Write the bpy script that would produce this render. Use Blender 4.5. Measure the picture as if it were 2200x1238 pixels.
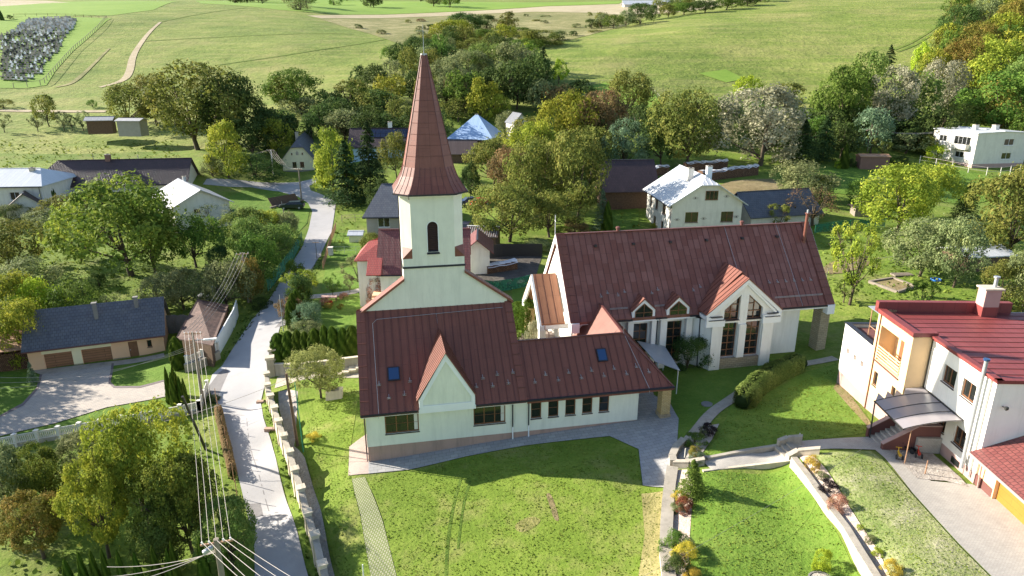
import bpy, bmesh, math, random
import numpy as np
from mathutils import Vector, Matrix
for o in list(bpy.data.objects): bpy.data.objects.remove(o)
sc = bpy.context.scene
COL = sc.collection
R = math.radians
# ---------------- camera -----------------
F0 = 1467.0; PITCH = R(18.1); CH = 30.0
cd = bpy.data.cameras.new('camera'); cam = bpy.data.objects.new('camera', cd); COL.objects.link(cam)
cam.location = (0, 0, CH); cam.rotation_euler = (R(90) - PITCH, 0, 0)
cd.sensor_width = 36; cd.lens = 36 * F0 / 2200; cd.clip_end = 6000; cd.clip_start = 0.5
sc.camera = cam
# ---------------- light ------------------
SAZ = -19.0; SEL = 24.3          # direction the light travels (azimuth from +X), sun elevation
w = bpy.data.worlds.new('World'); sc.world = w; w.use_nodes = True
nt = w.node_tree; bg = nt.nodes['Background']
sky = nt.nodes.new('ShaderNodeTexSky'); sky.sky_type = 'NISHITA'; sky.sun_disc = False
sky.sun_elevation = R(SEL)
sx, sy = -math.cos(R(SAZ)), -math.sin(R(SAZ))      # towards the sun
sky.sun_rotation = math.atan2(sx, sy)
sky.air_density = 1.0; sky.dust_density = 0.6; sky.ozone_density = 1.0
nt.links.new(sky.outputs[0], bg.inputs[0]); bg.inputs[1].default_value = 0.085
sl = bpy.data.lights.new('sun', 'SUN'); sl.energy = 5.0; sl.angle = R(0.6); sl.color = (1.0, 0.92, 0.79)
so = bpy.data.objects.new('sun', sl); COL.objects.link(so)
trv = Vector((math.cos(R(SAZ)) * math.cos(R(SEL)), math.sin(R(SAZ)) * math.cos(R(SEL)), -math.sin(R(SEL))))
so.rotation_euler = trv.to_track_quat('-Z', 'Y').to_euler()
so.location = (-60, 30, 60)
vs = sc.view_settings; vs.view_transform = 'Standard'; vs.look = 'None'; vs.gamma = 1; vs.use_curve_mapping = False
vs.exposure = 1.52
try:
    sc.cycles.max_bounces = 5; sc.cycles.diffuse_bounces = 3; sc.cycles.glossy_bounces = 2
    sc.cycles.transmission_bounces = 2; sc.cycles.transparent_max_bounces = 4
except Exception: pass

# ---------------- pixel <-> space helpers -----------------
def ray(px, py):
    u = (px - 1100) / F0; v = (619 - py) / F0
    return (u, math.cos(PITCH) + v * math.sin(PITCH), -math.sin(PITCH) + v * math.cos(PITCH))
def ZP(px, py, z):
    d = ray(px, py); t = (z - CH) / d[2]; return (d[0] * t, d[1] * t, z)
def YPt(px, py, Y):
    d = ray(px, py); t = Y / d[1]; return (d[0] * t, Y, CH + d[2] * t)
def proj(p):
    x, y, z = p[0], p[1], p[2] - CH
    f = y * math.cos(PITCH) - z * math.sin(PITCH); u = y * math.sin(PITCH) + z * math.cos(PITCH)
    return 1100 + F0 * x / f, 619 - F0 * u / f
HA = ZP(792, 995, 0); HAZ = R(11.3)
def WH(x, y, z=0):      # church frame -> world
    c, s = math.cos(HAZ), math.sin(HAZ)
    return (HA[0] + c * x - s * y, HA[1] + s * x + c * y, z)
# ---------------- terrain -----------------
ctl = []
for x, y, z in [(0,0,0),(-1.5,-1.5,-.05),(6,-.5,.4),(12,0,.85),(22,0,1.3),(25,0,1.4),(25,8,1.6),(0,12,.9),(12,12,1.4),(-1.5,6,.5),(20,12,1.8),
                (30,8,1.8),(36,6,1.8),(44,9,1.9),(46,14,2.2),(44,21,2.6),(30,21,2.4),(20,18,2.2),(8,16,1.6)]:
    p = WH(x, y); ctl.append((p[0], p[1], z))
for px, py, z in [(760,1040,-.1),(900,1030,.1),(1100,1000,.7),(1300,1040,1.1),(1410,1060,1.2),(800,1238,-.7),(1000,1238,-.3),(1200,1238,.3),(1400,1238,1.0),
    (700,1100,-.4),(740,1238,-.9),(665,960,-.1),(660,880,.2),(760,830,.6),(690,850,.4),(600,850,-.3),(690,1150,-.9),
    (1420,1100,1.1),(1441,1050,1.3),(1475,1040,2.0),(1465,1238,1.9),(1600,1100,2.2),(1700,1040,2.3),(1800,1200,2.3),(1850,1238,2.35),(1560,1230,2.0),
    (1722,1002,3.2),(1765,1050,3.3),(1822,1125,3.3),(1870,1185,3.3),(1690,1005,2.5),(1715,1045,2.55),(1760,1110,2.6),(1810,1180,2.6),(1915,1238,3.4),(1890,1150,3.4),(2000,1050,3.45),(2085,1040,3.5),(2130,1238,3.5),(2190,1180,3.5),
    (1700,962,2.9),(1760,950,3.1),(1870,940,3.2),(1510,1005,2.1),(1600,985,2.2),(1680,975,2.35),
    (1480,960,1.9),(1500,900,2.0),(1560,860,2.1),(1600,940,2.3),(1700,900,2.5),(1760,840,2.3),(1850,870,2.6),(1790,810,2.2),(1700,790,2.0),(1900,930,3.1),
    (1450,990,1.45),(1455,900,1.45),(1470,860,1.6),
    (620,620,.3),(540,740,-1.0),(510,850,-1.6),(560,1000,-1.7),(620,1200,-2.3),(480,900,-1.7),(500,1030,-2.0),(560,1238,-2.6),(570,870,-1.55),(600,950,-1.6),(640,1050,-1.9),(680,1200,-2.4),
    (430,900,-2.0),(400,960,-2.1),(300,1100,-2.6),(200,1000,-2.4),(100,1200,-3),(30,1050,-2.6),(200,850,-2.5),(40,900,-2.6),(98,800,-3),(354,765,-2.6),(300,780,-2.9),(0,800,-2.9),
    (440,800,-2.0),(380,800,-2.2),(420,700,-1.8),(480,760,-1.5),(300,640,-.6),(100,640,-.8),(20,640,-.8),(40,700,-1.6),(200,690,-1.4),(540,650,-.2),
    (283,590,.6),(400,550,1.0),(200,560,.8),(20,540,1.4),(500,520,1.6),(590,560,.9),(100,500,2.2),(300,490,2.6),(420,480,2.9),(620,520,1.8),
    (700,650,.8),(740,600,1.2),(760,690,.8),(640,680,.4),(600,770,-.6),(700,775,.5),(700,815,.3),(620,800,-.5),
    (1000,560,2.2),(850,480,2.8),(750,500,2.3),(690,440,3.3),(627,450,3.3),(660,560,1.1),(560,430,3.8),(690,500,2.0),
    (1100,560,2.6),(1300,500,3.2),(1437,520,2.9),(1600,490,3.8),(1750,640,2.6),(1850,640,3.0),(1900,520,4.3),(2100,560,4.3),(2195,640,3.9),(2030,660,3.2),(1780,500,4.3),
    (1950,680,2.8),(1810,760,2.3),(1820,700,2.4)]:
    p = ZP(px, py, z); ctl.append(p)
for px, py, Y in [(500,400,145),(300,400,140),(100,400,140),(20,420,132),(480,360,152),(640,374,159),(560,385,152),(720,400,146),(820,340,162),(1000,312,184),(1000,380,145),(1100,430,128),(1200,400,140),
    (200,340,170),(50,340,170),(350,330,172),(100,290,196),(300,275,200),(20,240,226),(250,238,226),(420,260,205),(60,190,266),(240,186,268),(380,175,272),(100,40,420),(230,45,410),(350,100,340),(0,100,345),
    (20,12,520),(300,4,560),(600,10,560),(450,60,400),(640,60,410),(640,100,335),(500,180,262),(640,230,212),(700,170,270),(830,60,430),(800,120,320),(850,250,202),(760,290,186),
    (1000,200,226),(1150,245,204),(1200,190,232),(1270,200,226),(1060,150,262),(1000,100,330),(1000,60,420),(1000,40,520),(1000,18,660),(800,30,560),(700,14,760),(900,4,840),(1100,35,540),(1100,10,720),
    (1300,62,400),(1250,95,320),(1395,14,620),(1400,28,520),(1300,30,560),(1500,22,540),(1180,95,320),(1230,130,272),(1300,170,240),(1400,235,208),(1390,200,222),(1500,215,222),(1600,190,236),(1350,100,292),
    (1500,60,330),(1700,100,292),(1500,33,400),(1800,50,350),(1640,0,470),(1900,0,440),(2040,0,450),(1750,180,242),(1850,230,206),(1950,110,280),(2050,60,320),(2150,10,380),
    (1500,380,142),(1600,415,128),(1560,360,150),(1350,390,140),(1700,350,154),(1830,370,148),(1850,330,162),(2035,356,153),(2112,372,146),(2180,370,148),(2100,430,130),(1960,420,130),(1980,330,166),
    (2150,270,182),(2000,260,190),(1900,270,186),(1750,300,176),(2190,330,162),(2195,230,205),(2100,170,230),(2195,120,262),(1480,300,176),(1300,300,178),(1200,310,172)]:
    ctl.append(YPt(px, py, Y))
# beyond the picture
for x, y, z in [(-60,5,-4),(0,5,-1.5),(60,5,4),(120,40,7),(-120,40,-3),(-200,100,6),(200,120,14),(0,-60,-3),(-90,-60,-5),(90,-60,4),(-300,300,34),(300,250,52),(-500,560,80),(500,450,95),(-700,1400,150),(700,1400,170),(0,1400,150),(-150,1000,112),(150,1000,112),(0,850,98),(-1200,800,110),(1200,800,150),(-1400,0,0),(1400,0,30),(-60,-200,-5),(60,-200,0)]:
    ctl.append((x, y, z))
ctl = np.array(ctl)
def _phi(r): return np.sqrt(r * r + 4.0)
_D = np.sqrt(((ctl[:, None, :2] - ctl[None, :, :2]) ** 2).sum(-1))
_A = _phi(_D) + np.diag(np.where(ctl[:, 1] > 170, -3.0, -0.10))
_n = len(ctl); _M = np.zeros((_n + 3, _n + 3)); _M[:_n, :_n] = _A
_P = np.c_[np.ones(_n), ctl[:, :2]]; _M[:_n, _n:] = _P; _M[_n:, :_n] = _P.T
_w = np.linalg.solve(_M, np.r_[ctl[:, 2], 0, 0, 0])
def Traw(x, y):
    x = np.atleast_1d(np.asarray(x, float)); y = np.atleast_1d(np.asarray(y, float)); out = np.empty(x.shape)
    xf, yf, of = x.ravel(), y.ravel(), out.ravel()
    for i in range(0, len(xf), 4000):
        a = xf[i:i+4000]; b = yf[i:i+4000]
        r = np.sqrt((a[:, None] - ctl[None, :, 0]) ** 2 + (b[:, None] - ctl[None, :, 1]) ** 2)
        of[i:i+4000] = _phi(r) @ _w[:_n] + _w[_n] + a * _w[_n+1] + b * _w[_n+2]
    return of.reshape(x.shape)
# grid: rows in Y, fan-shaped columns
YR = [-200, -120, -60, -30, -10, 0, 6, 12, 17]
y_ = 20.0
while y_ < 1500: YR.append(y_); y_ += max(0.55, 0.0105 * y_)
YR = np.array(YR); NU = 321
UU = np.linspace(-1, 1, NU)
def halfw(Y): return 26 + 0.93 * np.abs(Y)
GX = UU[None, :] * halfw(YR)[:, None]; GY = np.repeat(YR[:, None], NU, 1)
GZ = Traw(GX, GY)
def T(x, y):
    x = np.asarray(x, float); y = np.asarray(y, float)
    j = np.clip(np.searchsorted(YR, y) - 1, 0, len(YR) - 2); fy = np.clip((y - YR[j]) / (YR[j+1] - YR[j]), 0, 1)
    def row(jj):
        u = np.clip((x / halfw(YR[jj]) + 1) / 2 * (NU - 1), 0, NU - 1.001); i = u.astype(int) if hasattr(u, 'astype') else int(u)
        f = u - i; return GZ[jj, i] * (1 - f) + GZ[jj, i+1] * f
    return row(j) * (1 - fy) + row(j + 1) * fy
def Tf(x, y): return float(T(np.float64(x), np.float64(y)))
def G(px, py):
    d = ray(px, py); hd = d[1]
    ts = np.concatenate([np.linspace(20, 220, 500), np.linspace(221, 1300, 900)]) / hd
    X = d[0] * ts; Y = d[1] * ts; Zr = CH + d[2] * ts
    below = np.nonzero(Zr < T(X, Y))[0]
    if len(below) == 0: k = len(ts) - 1; return (X[k], Y[k], float(T(X[k], Y[k])))
    k = below[0]
    if k == 0: return (X[0], Y[0], Tf(X[0], Y[0]))
    a, b = ts[k-1], ts[k]
    for _ in range(22):
        m = (a + b) / 2
        if CH + d[2] * m < Tf(d[0] * m, d[1] * m): b = m
        else: a = m
    return (d[0] * b, d[1] * b, Tf(d[0] * b, d[1] * b))

# ---------------- mesh builder -----------------
SPLIT = {'gutter', 'coping', 'broach', 'bargeboard', 'stair_wall', 'stair_coping', 'lightning_wire', 'balcony_door', 'pier', 'pillar', 'ledge_flashing', 'fascia', 'garage_plinth', 'cellar_window', 'cable_box', 'snow_rail', 'brick_surround'}
class MB:
    def __init__(s): s.v = []; s.f = []; s.m = []
    def poly(s, pts, m=0):
        n = len(s.v); s.v += [tuple(p) for p in pts]; s.f.append(tuple(range(n, n + len(pts)))); s.m.append(m)
    def box(s, x0, y0, z0, x1, y1, z1, m=0):
        if x0 > x1: x0, x1 = x1, x0
        if y0 > y1: y0, y1 = y1, y0
        if z0 > z1: z0, z1 = z1, z0
        n = len(s.v)
        s.v += [(x0,y0,z0),(x1,y0,z0),(x1,y1,z0),(x0,y1,z0),(x0,y0,z1),(x1,y0,z1),(x1,y1,z1),(x0,y1,z1)]
        for q in ((0,3,2,1),(4,5,6,7),(0,1,5,4),(1,2,6,5),(2,3,7,6),(3,0,4,7)): s.f.append(tuple(n + i for i in q)); s.m.append(m)
    def extr(s, pts, vec, m=0, ms=None, cap=True):
        vec = Vector(vec); a = [Vector(p) for p in pts]; b = [p + vec for p in a]; ms = m if ms is None else ms
        nrm = Vector((0, 0, 0))
        for i in range(len(a)): nrm += (a[i] - a[0]).cross(a[(i+1) % len(a)] - a[0])
        if nrm.dot(vec) > 0: a.reverse(); b.reverse()
        # a faces outward away from vec
        n = len(s.v); k = len(a); s.v += [tuple(p) for p in a + b]
        if cap:
            s.f.append(tuple(range(n, n + k))); s.m.append(m)
            s.f.append(tuple(range(n + 2*k - 1, n + k - 1, -1))); s.m.append(ms)
        for i in range(k):
            j = (i + 1) % k; s.f.append((n + j, n + i, n + k + i, n + k + j)); s.m.append(ms)
    def bar(s, p0, p1, w, h=None, m=0, up=(0, 0, 1)):
        h = w if h is None else h; p0 = Vector(p0); p1 = Vector(p1); d = (p1 - p0)
        if d.length < 1e-6: return
        d.normalize(); up = Vector(up)
        if abs(d.dot(up)) > .99: up = Vector((0, 1, 0))
        sd = d.cross(up).normalized(); u2 = sd.cross(d).normalized()
        n = len(s.v)
        for p in (p0, p1):
            for a, b in ((-1,-1),(1,-1),(1,1),(-1,1)): s.v.append(tuple(p + sd * (a * w / 2) + u2 * (b * h / 2)))
        for q in ((0,1,2,3),(7,6,5,4),(0,4,5,1),(1,5,6,2),(2,6,7,3),(3,7,4,0)): s.f.append(tuple(n + i for i in q)); s.m.append(m)
    def tube(s, pts, rad, n=8, m=0, cap=True):
        pts = [Vector(p) for p in pts]; rad = rad if hasattr(rad, '__len__') else [rad] * len(pts); base = len(s.v)
        for i, p in enumerate(pts):
            d = (pts[min(i+1, len(pts)-1)] - pts[max(i-1, 0)]).normalized()
            a = d.cross(Vector((0, 0, 1)) if abs(d.z) < .95 else Vector((1, 0, 0))).normalized(); b = d.cross(a)
            for k in range(n):
                t = 2 * math.pi * k / n; s.v.append(tuple(p + (a * math.cos(t) + b * math.sin(t)) * rad[i]))
        for i in range(len(pts) - 1):
            for k in range(n):
                k2 = (k + 1) % n; s.f.append((base + i*n + k, base + i*n + k2, base + (i+1)*n + k2, base + (i+1)*n + k)); s.m.append(m)
        if cap:
            s.f.append(tuple(base + k for k in range(n - 1, -1, -1))); s.m.append(m)
            s.f.append(tuple(base + (len(pts)-1)*n + k for k in range(n))); s.m.append(m)
    def lathe(s, c, prof, n=12, m=0):
        base = len(s.v)
        for r, z in prof:
            for k in range(n):
                t = 2 * math.pi * k / n; s.v.append((c[0] + r * math.cos(t), c[1] + r * math.sin(t), c[2] + z))
        for i in range(len(prof) - 1):
            for k in range(n):
                k2 = (k + 1) % n; s.f.append((base + i*n + k, base + i*n + k2, base + (i+1)*n + k2, base + (i+1)*n + k)); s.m.append(m)
        s.f.append(tuple(base + k for k in range(n - 1, -1, -1))); s.m.append(m)
        s.f.append(tuple(base + (len(prof)-1)*n + k for k in range(n))); s.m.append(m)
    def wall(s, P, u, W, H, holes=(), depth=.18, m=0, mr=None, top=None):
        """rectangular wall face seen from outside; P bottom-left, u to the right; holes (u0,z0,u1,z1); reveals go inward"""
        mr = m if mr is None else mr
        P = Vector(P); u = Vector((u[0], u[1], 0)).normalized(); zz = Vector((0, 0, 1)); n_out = u.cross(zz)
        us = sorted(set([0, W] + [h[0] for h in holes] + [h[2] for h in holes])); zs = sorted(set([0, H] + [h[1] for h in holes] + [h[3] for h in holes]))
        for i in range(len(us) - 1):
            for j in range(len(zs) - 1):
                cu = (us[i] + us[i+1]) / 2; cz = (zs[j] + zs[j+1]) / 2
                if any(h[0] < cu < h[2] and h[1] < cz < h[3] for h in holes): continue
                s.poly([P + u*us[i] + zz*zs[j], P + u*us[i+1] + zz*zs[j], P + u*us[i+1] + zz*zs[j+1], P + u*us[i] + zz*zs[j+1]], m)
        for h in holes:
            c = [P + u*h[0] + zz*h[1], P + u*h[2] + zz*h[1], P + u*h[2] + zz*h[3], P + u*h[0] + zz*h[3]]
            for i in range(4):
                a, b = c[i], c[(i+1) % 4]; s.poly([b, a, a - n_out*depth, b - n_out*depth][::-1], mr)
    def build(s, name, mats, parent=None, smooth=False):
        if name in SPLIT:
            par = {}; 
            def find(a):
                while par.setdefault(a, a) != a: par[a] = par[par[a]]; a = par[a]
                return a
            key = [tuple(round(c, 3) for c in v) for v in s.v]
            for f in s.f:
                r = find(key[f[0]])
                for i in f[1:]: par[find(key[i])] = r
            comp = {}
            for f, m in zip(s.f, s.m): comp.setdefault(find(key[f[0]]), []).append((f, m))
            if 1 < len(comp) <= 40:
                o = None
                for fs in comp.values():
                    b = MB(); mp = {}
                    for f, m in fs:
                        for i in f:
                            if i not in mp: mp[i] = len(b.v); b.v.append(s.v[i])
                        b.f.append(tuple(mp[i] for i in f)); b.m.append(m)
                    o = b._build(name, mats, parent, smooth)
                return o
        return s._build(name, mats, parent, smooth)
    def _build(s, name, mats, parent=None, smooth=False):
        me = bpy.data.meshes.new(name); me.from_pydata(s.v, [], s.f)
        for mm in (mats if isinstance(mats, (list, tuple)) else [mats]): me.materials.append(mm)
        if any(s.m): me.polygons.foreach_set('material_index', s.m)
        autouv(me)
        if smooth: me.polygons.foreach_set('use_smooth', [True] * len(me.polygons))
        me.update()
        o = bpy.data.objects.new(name, me); COL.objects.link(o)
        if parent is not None: o.parent = parent
        return o
def autouv(me):
    uv = me.uv_layers.new(name='uv'); n = len(me.loops); out = np.empty((n, 2))
    vs_ = np.empty(len(me.vertices) * 3); me.vertices.foreach_get('co', vs_); vs_ = vs_.reshape(-1, 3)
    for p in me.polygons:
        nn = p.normal; idx = list(p.vertices); c = vs_[idx]
        if abs(nn.z) > .985: out[p.loop_start:p.loop_start + len(idx)] = c[:, :2]
        else:
            t = np.array([-nn.y, nn.x, 0.0]); t /= np.linalg.norm(t); b = np.cross(np.array(nn), t)
            out[p.loop_start:p.loop_start + len(idx), 0] = c @ t; out[p.loop_start:p.loop_start + len(idx), 1] = c @ b
    uv.data.foreach_set('uv', out.ravel())
def thing(name, label, cat, loc=(0, 0, 0), rz=0, group=None):
    o = bpy.data.objects.new(name, None); COL.objects.link(o); o.location = loc; o.rotation_euler = (0, 0, rz); o.empty_display_size = .3
    o['label'] = label; o['category'] = cat
    if group: o['group'] = group
    return o
def tag(o, label=None, cat=None, group=None, kind=None):
    for k, v in (('label', label), ('category', cat), ('group', group), ('kind', kind)):
        if v: o[k] = v
    return o
def copy_tree(o, parent=None, lst=[]):
    c = o.copy(); COL.objects.link(c); c.parent = parent
    for ch in o.children: copy_tree(ch, c)
    return c
rnd = random.Random(7)
# ---------------- materials -----------------
def _mat(name):
    m = bpy.data.materials.new(name); m.use_nodes = True; t = m.node_tree
    return m, t, t.nodes['Principled BSDF'], t.nodes, t.links
def _coord(N, L, kind='OBJ', scale=None):
    tc = N.new('ShaderNodeTexCoord')
    if kind == 'GEO': g = N.new('ShaderNodeNewGeometry'); s = g.outputs['Position']
    elif kind == 'UV': s = tc.outputs['UV']
    else: s = tc.outputs['Object']
    if scale:
        mp = N.new('ShaderNodeMapping'); mp.inputs['Scale'].default_value = scale; L.new(s, mp.inputs[0]); return mp.outputs[0]
    return s
def _noise(N, L, co, sc_, det=4, rough=.55):
    n = N.new('ShaderNodeTexNoise'); n.inputs['Scale'].default_value = sc_; n.inputs['Detail'].default_value = det; n.inputs['Roughness'].default_value = rough
    L.new(co, n.inputs['Vector']); return n.outputs['Fac']
def _ramp(N, L, f, stops):
    r = N.new('ShaderNodeValToRGB'); L.new(f, r.inputs[0]); e = r.color_ramp.elements
    e[0].position, e[0].color = stops[0][0], (*stops[0][1], 1); e[1].position, e[1].color = stops[-1][0], (*stops[-1][1], 1)
    for p, c in stops[1:-1]: x = e.new(p); x.color = (*c, 1)
    return r.outputs[0]
def _mix(N, L, a, b, f, mode='MIX'):
    m = N.new('ShaderNodeMix'); m.data_type = 'RGBA'; m.blend_type = mode
    for s_, val in ((m.inputs['A'], a), (m.inputs['B'], b), (m.inputs['Factor'], f)):
        if isinstance(val, (int, float)): s_.default_value = val
        elif isinstance(val, tuple): s_.default_value = (*val, 1)
        else: L.new(val, s_)
    return m.outputs['Result']
def _bump(N, L, b, h, st, dist=.02, prev=None):
    u = N.new('ShaderNodeBump'); u.inputs['Strength'].default_value = st; u.inputs['Distance'].default_value = dist; L.new(h, u.inputs['Height'])
    if prev: L.new(prev, u.inputs['Normal'])
    L.new(u.outputs[0], b.inputs['Normal']); return u.outputs[0]
def _math(N, L, op, a, b=None):
    m = N.new('ShaderNodeMath'); m.operation = op
    for i, v in enumerate((a, b)):
        if v is None: continue
        if isinstance(v, (int, float)): m.inputs[i].default_value = v
        else: L.new(v, m.inputs[i])
    return m.outputs[0]
def mul(c, k): return tuple(min(1, x * k) for x in c)
def plain(name, c, rough=.7, var=.12, sc_=1.5, bump=.15, bsc=30, metal=0, spec=.4, dirt=None):
    m, t, b, N, L = _mat(name); co = _coord(N, L)
    f = _noise(N, L, co, sc_, 5, .6)
    col = _ramp(N, L, f, [(.3, mul(c, 1 - var)), (.7, mul(c, 1 + var * .6))])
    if dirt:
        f2 = _noise(N, L, _coord(N, L, scale=(1, 1, .12)), 1.6, 7, .75)
        fr = _ramp(N, L, f2, [(.48, (0, 0, 0)), (.7, (1, 1, 1))]); col = _mix(N, L, col, dirt, _math(N, L, 'MULTIPLY', fr, .75))
    L.new(col, b.inputs['Base Color']); b.inputs['Roughness'].default_value = rough; b.inputs['Metallic'].default_value = metal
    b.inputs['Specular IOR Level'].default_value = spec
    if bump: _bump(N, L, b, _noise(N, L, co, bsc, 3), bump)
    return m
def brick(name, c1, c2, mortar, bw, bh, mo=.02, rough=.8, off=.5, bias=0, bump=.4, var=.15, spec=.3, freq=2):
    m, t, b, N, L = _mat(name); co = _coord(N, L, 'UV'); k = N.new('ShaderNodeTexBrick'); L.new(co, k.inputs['Vector'])
    k.inputs['Color1'].default_value = (*c1, 1); k.inputs['Color2'].default_value = (*c2, 1); k.inputs['Mortar'].default_value = (*mortar, 1)
    k.inputs['Scale'].default_value = 1; k.inputs['Mortar Size'].default_value = mo; k.inputs['Brick Width'].default_value = bw; k.inputs['Row Height'].default_value = bh
    k.inputs['Bias'].default_value = bias; k.offset = off; k.offset_frequency = freq
    f = _noise(N, L, _coord(N, L), 1.2, 6, .65)
    col = _mix(N, L, k.outputs['Color'], _ramp(N, L, f, [(.3, (1 - var,) * 3), (.7, (1, 1, 1))]), 1.0, 'MULTIPLY')
    L.new(col, b.inputs['Base Color']); b.inputs['Roughness'].default_value = rough; b.inputs['Specular IOR Level'].default_value = spec
    inv = _math(N, L, 'SUBTRACT', 1.0, k.outputs['Fac']); _bump(N, L, b, inv, bump, .015)
    return m
def metalroof(name, c, rough=.45, sheet=None, var=.24, spec=.5, pw=.6, ph=2.2):
    """painted sheet metal: panels of slightly different tone between standing seams"""
    m, t, b, N, L = _mat(name); co = _coord(N, L, 'UV')
    mp = N.new('ShaderNodeMapping'); mp.inputs['Rotation'].default_value = (0, 0, R(90)); L.new(co, mp.inputs[0])
    k = N.new('ShaderNodeTexBrick'); L.new(mp.outputs[0], k.inputs['Vector'])
    k.inputs['Scale'].default_value = 1; k.inputs['Mortar Size'].default_value = .014; k.inputs['Brick Width'].default_value = ph; k.inputs['Row Height'].default_value = pw
    k.inputs['Bias'].default_value = -.1; k.offset = .37; k.offset_frequency = 3; k.inputs['Mortar Smooth'].default_value = .1
    c2 = sheet if sheet else mul(c, 1.12)
    k.inputs['Color1'].default_value = (*c, 1); k.inputs['Color2'].default_value = (*c2, 1); k.inputs['Mortar'].default_value = (*mul(c, .62), 1)
    f = _noise(N, L, _coord(N, L), .7, 6, .65)
    col = _mix(N, L, k.outputs['Color'], _ramp(N, L, f, [(.25, (1 - var,) * 3), (.75, (1, 1, 1))]), 1.0, 'MULTIPLY')
    f3 = _noise(N, L, _coord(N, L, 'UV', (3.2, .35, 1)), 2.0, 5, .6)
    col = _mix(N, L, col, mul(c, .7), _math(N, L, 'MULTIPLY', _ramp(N, L, f3, [(.5, (0, 0, 0)), (.75, (1, 1, 1))]), .6))
    L.new(col, b.inputs['Base Color']); b.inputs['Specular IOR Level'].default_value = spec
    L.new(_ramp(N, L, f, [(.2, (rough + .15,) * 3), (.8, (rough - .05,) * 3)]), b.inputs['Roughness'])
    p = _bump(N, L, b, _math(N, L, 'SUBTRACT', 1.0, k.outputs['Fac']), .25, .01); _bump(N, L, b, _noise(N, L, _coord(N, L), 2.2, 2), .12, .03, p)
    return m
def tileroof(name, c, c2, tw=.3, th=.35, rough=.6, var=.3, moss=None):
    m, t, b, N, L = _mat(name); co = _coord(N, L, 'UV'); k = N.new('ShaderNodeTexBrick'); L.new(co, k.inputs['Vector'])
    k.inputs['Scale'].default_value = 1; k.inputs['Mortar Size'].default_value = .022; k.inputs['Brick Width'].default_value = tw; k.inputs['Row Height'].default_value = th
    k.inputs['Color1'].default_value = (*c, 1); k.inputs['Color2'].default_value = (*c2, 1); k.inputs['Mortar'].default_value = (*mul(c, .45), 1)
    f = _noise(N, L, _coord(N, L), .6, 7, .7)
    col = _mix(N, L, k.outputs['Color'], _ramp(N, L, f, [(.3, (1 - var,) * 3), (.7, (1, 1, 1))]), 1.0, 'MULTIPLY')
    if moss: col = _mix(N, L, col, moss, _math(N, L, 'MULTIPLY', _ramp(N, L, _noise(N, L, _coord(N, L), 1.6, 8, .75), [(.5, (0, 0, 0)), (.66, (1, 1, 1))]), .6))
    L.new(col, b.inputs['Base Color']); b.inputs['Roughness'].default_value = rough
    wv = N.new('ShaderNodeTexWave'); wv.inputs['Scale'].default_value = 1 / tw / 3.14159 * 1.57; wv.bands_direction = 'X'; L.new(co, wv.inputs['Vector'])
    p = _bump(N, L, b, _math(N, L, 'SUBTRACT', 1.0, k.outputs['Fac']), .5, .02); _bump(N, L, b, wv.outputs['Fac'], .25, .02, p)
    return m
def grass(name, cs, big=.05, mid=.45, fine=5.0, rough=.9, bump=.6, dry=None, dryamt=.35, ang=None, weave=None):
    """cs: three colours dark, mid, light"""
    m, t, b, N, L = _mat(name); co = _coord(N, L, 'GEO')
    f1 = _noise(N, L, co, big, 5, .6); f2 = _noise(N, L, co, mid, 5, .65); f3 = _noise(N, L, co, fine, 4, .7)
    s = _math(N, L, 'ADD', _math(N, L, 'ADD', _math(N, L, 'MULTIPLY', f1, .35), _math(N, L, 'MULTIPLY', f2, .3)), _math(N, L, 'MULTIPLY', f3, .35))
    col = _ramp(N, L, s, [(.36, cs[0]), (.5, cs[1]), (.64, cs[2])])
    if dry:
        f4 = _noise(N, L, co, mid * .55, 7, .7); col = _mix(N, L, col, dry, _math(N, L, 'MULTIPLY', _ramp(N, L, f4, [(.5, (0, 0, 0)), (.68, (1, 1, 1))]), dryamt))
    if weave:
        g = N.new('ShaderNodeMapping'); g.inputs['Rotation'].default_value = (0, 0, weave[0]); g.inputs['Scale'].default_value = (weave[1], weave[1] * weave[2], 1); L.new(co, g.inputs[0])
        f5 = _noise(N, L, g.outputs[0], 1.0, 5, .6); col = _mix(N, L, col, weave[3], _math(N, L, 'MULTIPLY', _ramp(N, L, f5, [(.46, (0, 0, 0)), (.66, (1, 1, 1))]), weave[4]))
    L.new(col, b.inputs['Base Color']); b.inputs['Roughness'].default_value = rough; b.inputs['Specular IOR Level'].default_value = .15
    p = _bump(N, L, b, f3, bump, .12); _bump(N, L, b, f2, bump * .6, .5, p)
    return m
def leafmat(name, cs, trans=.35):
    m, t, b, N, L = _mat(name)
    at = N.new('ShaderNodeAttribute'); at.attribute_name = 'tint'; oi = N.new('ShaderNodeObjectInfo')
    n = len(cs); col = _ramp(N, L, at.outputs['Fac'], [(i / (n - 1), c) for i, c in enumerate(cs)])
    hs = N.new('ShaderNodeHueSaturation'); L.new(col, hs.inputs['Color'])
    L.new(_math(N, L, 'ADD', _math(N, L, 'MULTIPLY', oi.outputs['Random'], .03), .472), hs.inputs['Hue'])
    L.new(_math(N, L, 'ADD', _math(N, L, 'MULTIPLY', oi.outputs['Random'], .3), .85), hs.inputs['Value'])
    L.new(hs.outputs[0], b.inputs['Base Color']); b.inputs['Roughness'].default_value = .75; b.inputs['Specular IOR Level'].default_value = .08
    tr = N.new('ShaderNodeBsdfTranslucent'); L.new(hs.outputs[0], tr.inputs[0]); mx = N.new('ShaderNodeMixShader'); mx.inputs[0].default_value = trans
    L.new(b.outputs[0], mx.inputs[1]); L.new(tr.outputs[0], mx.inputs[2]); L.new(mx.outputs[0], N['Material Output'].inputs[0])
    return m
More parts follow.
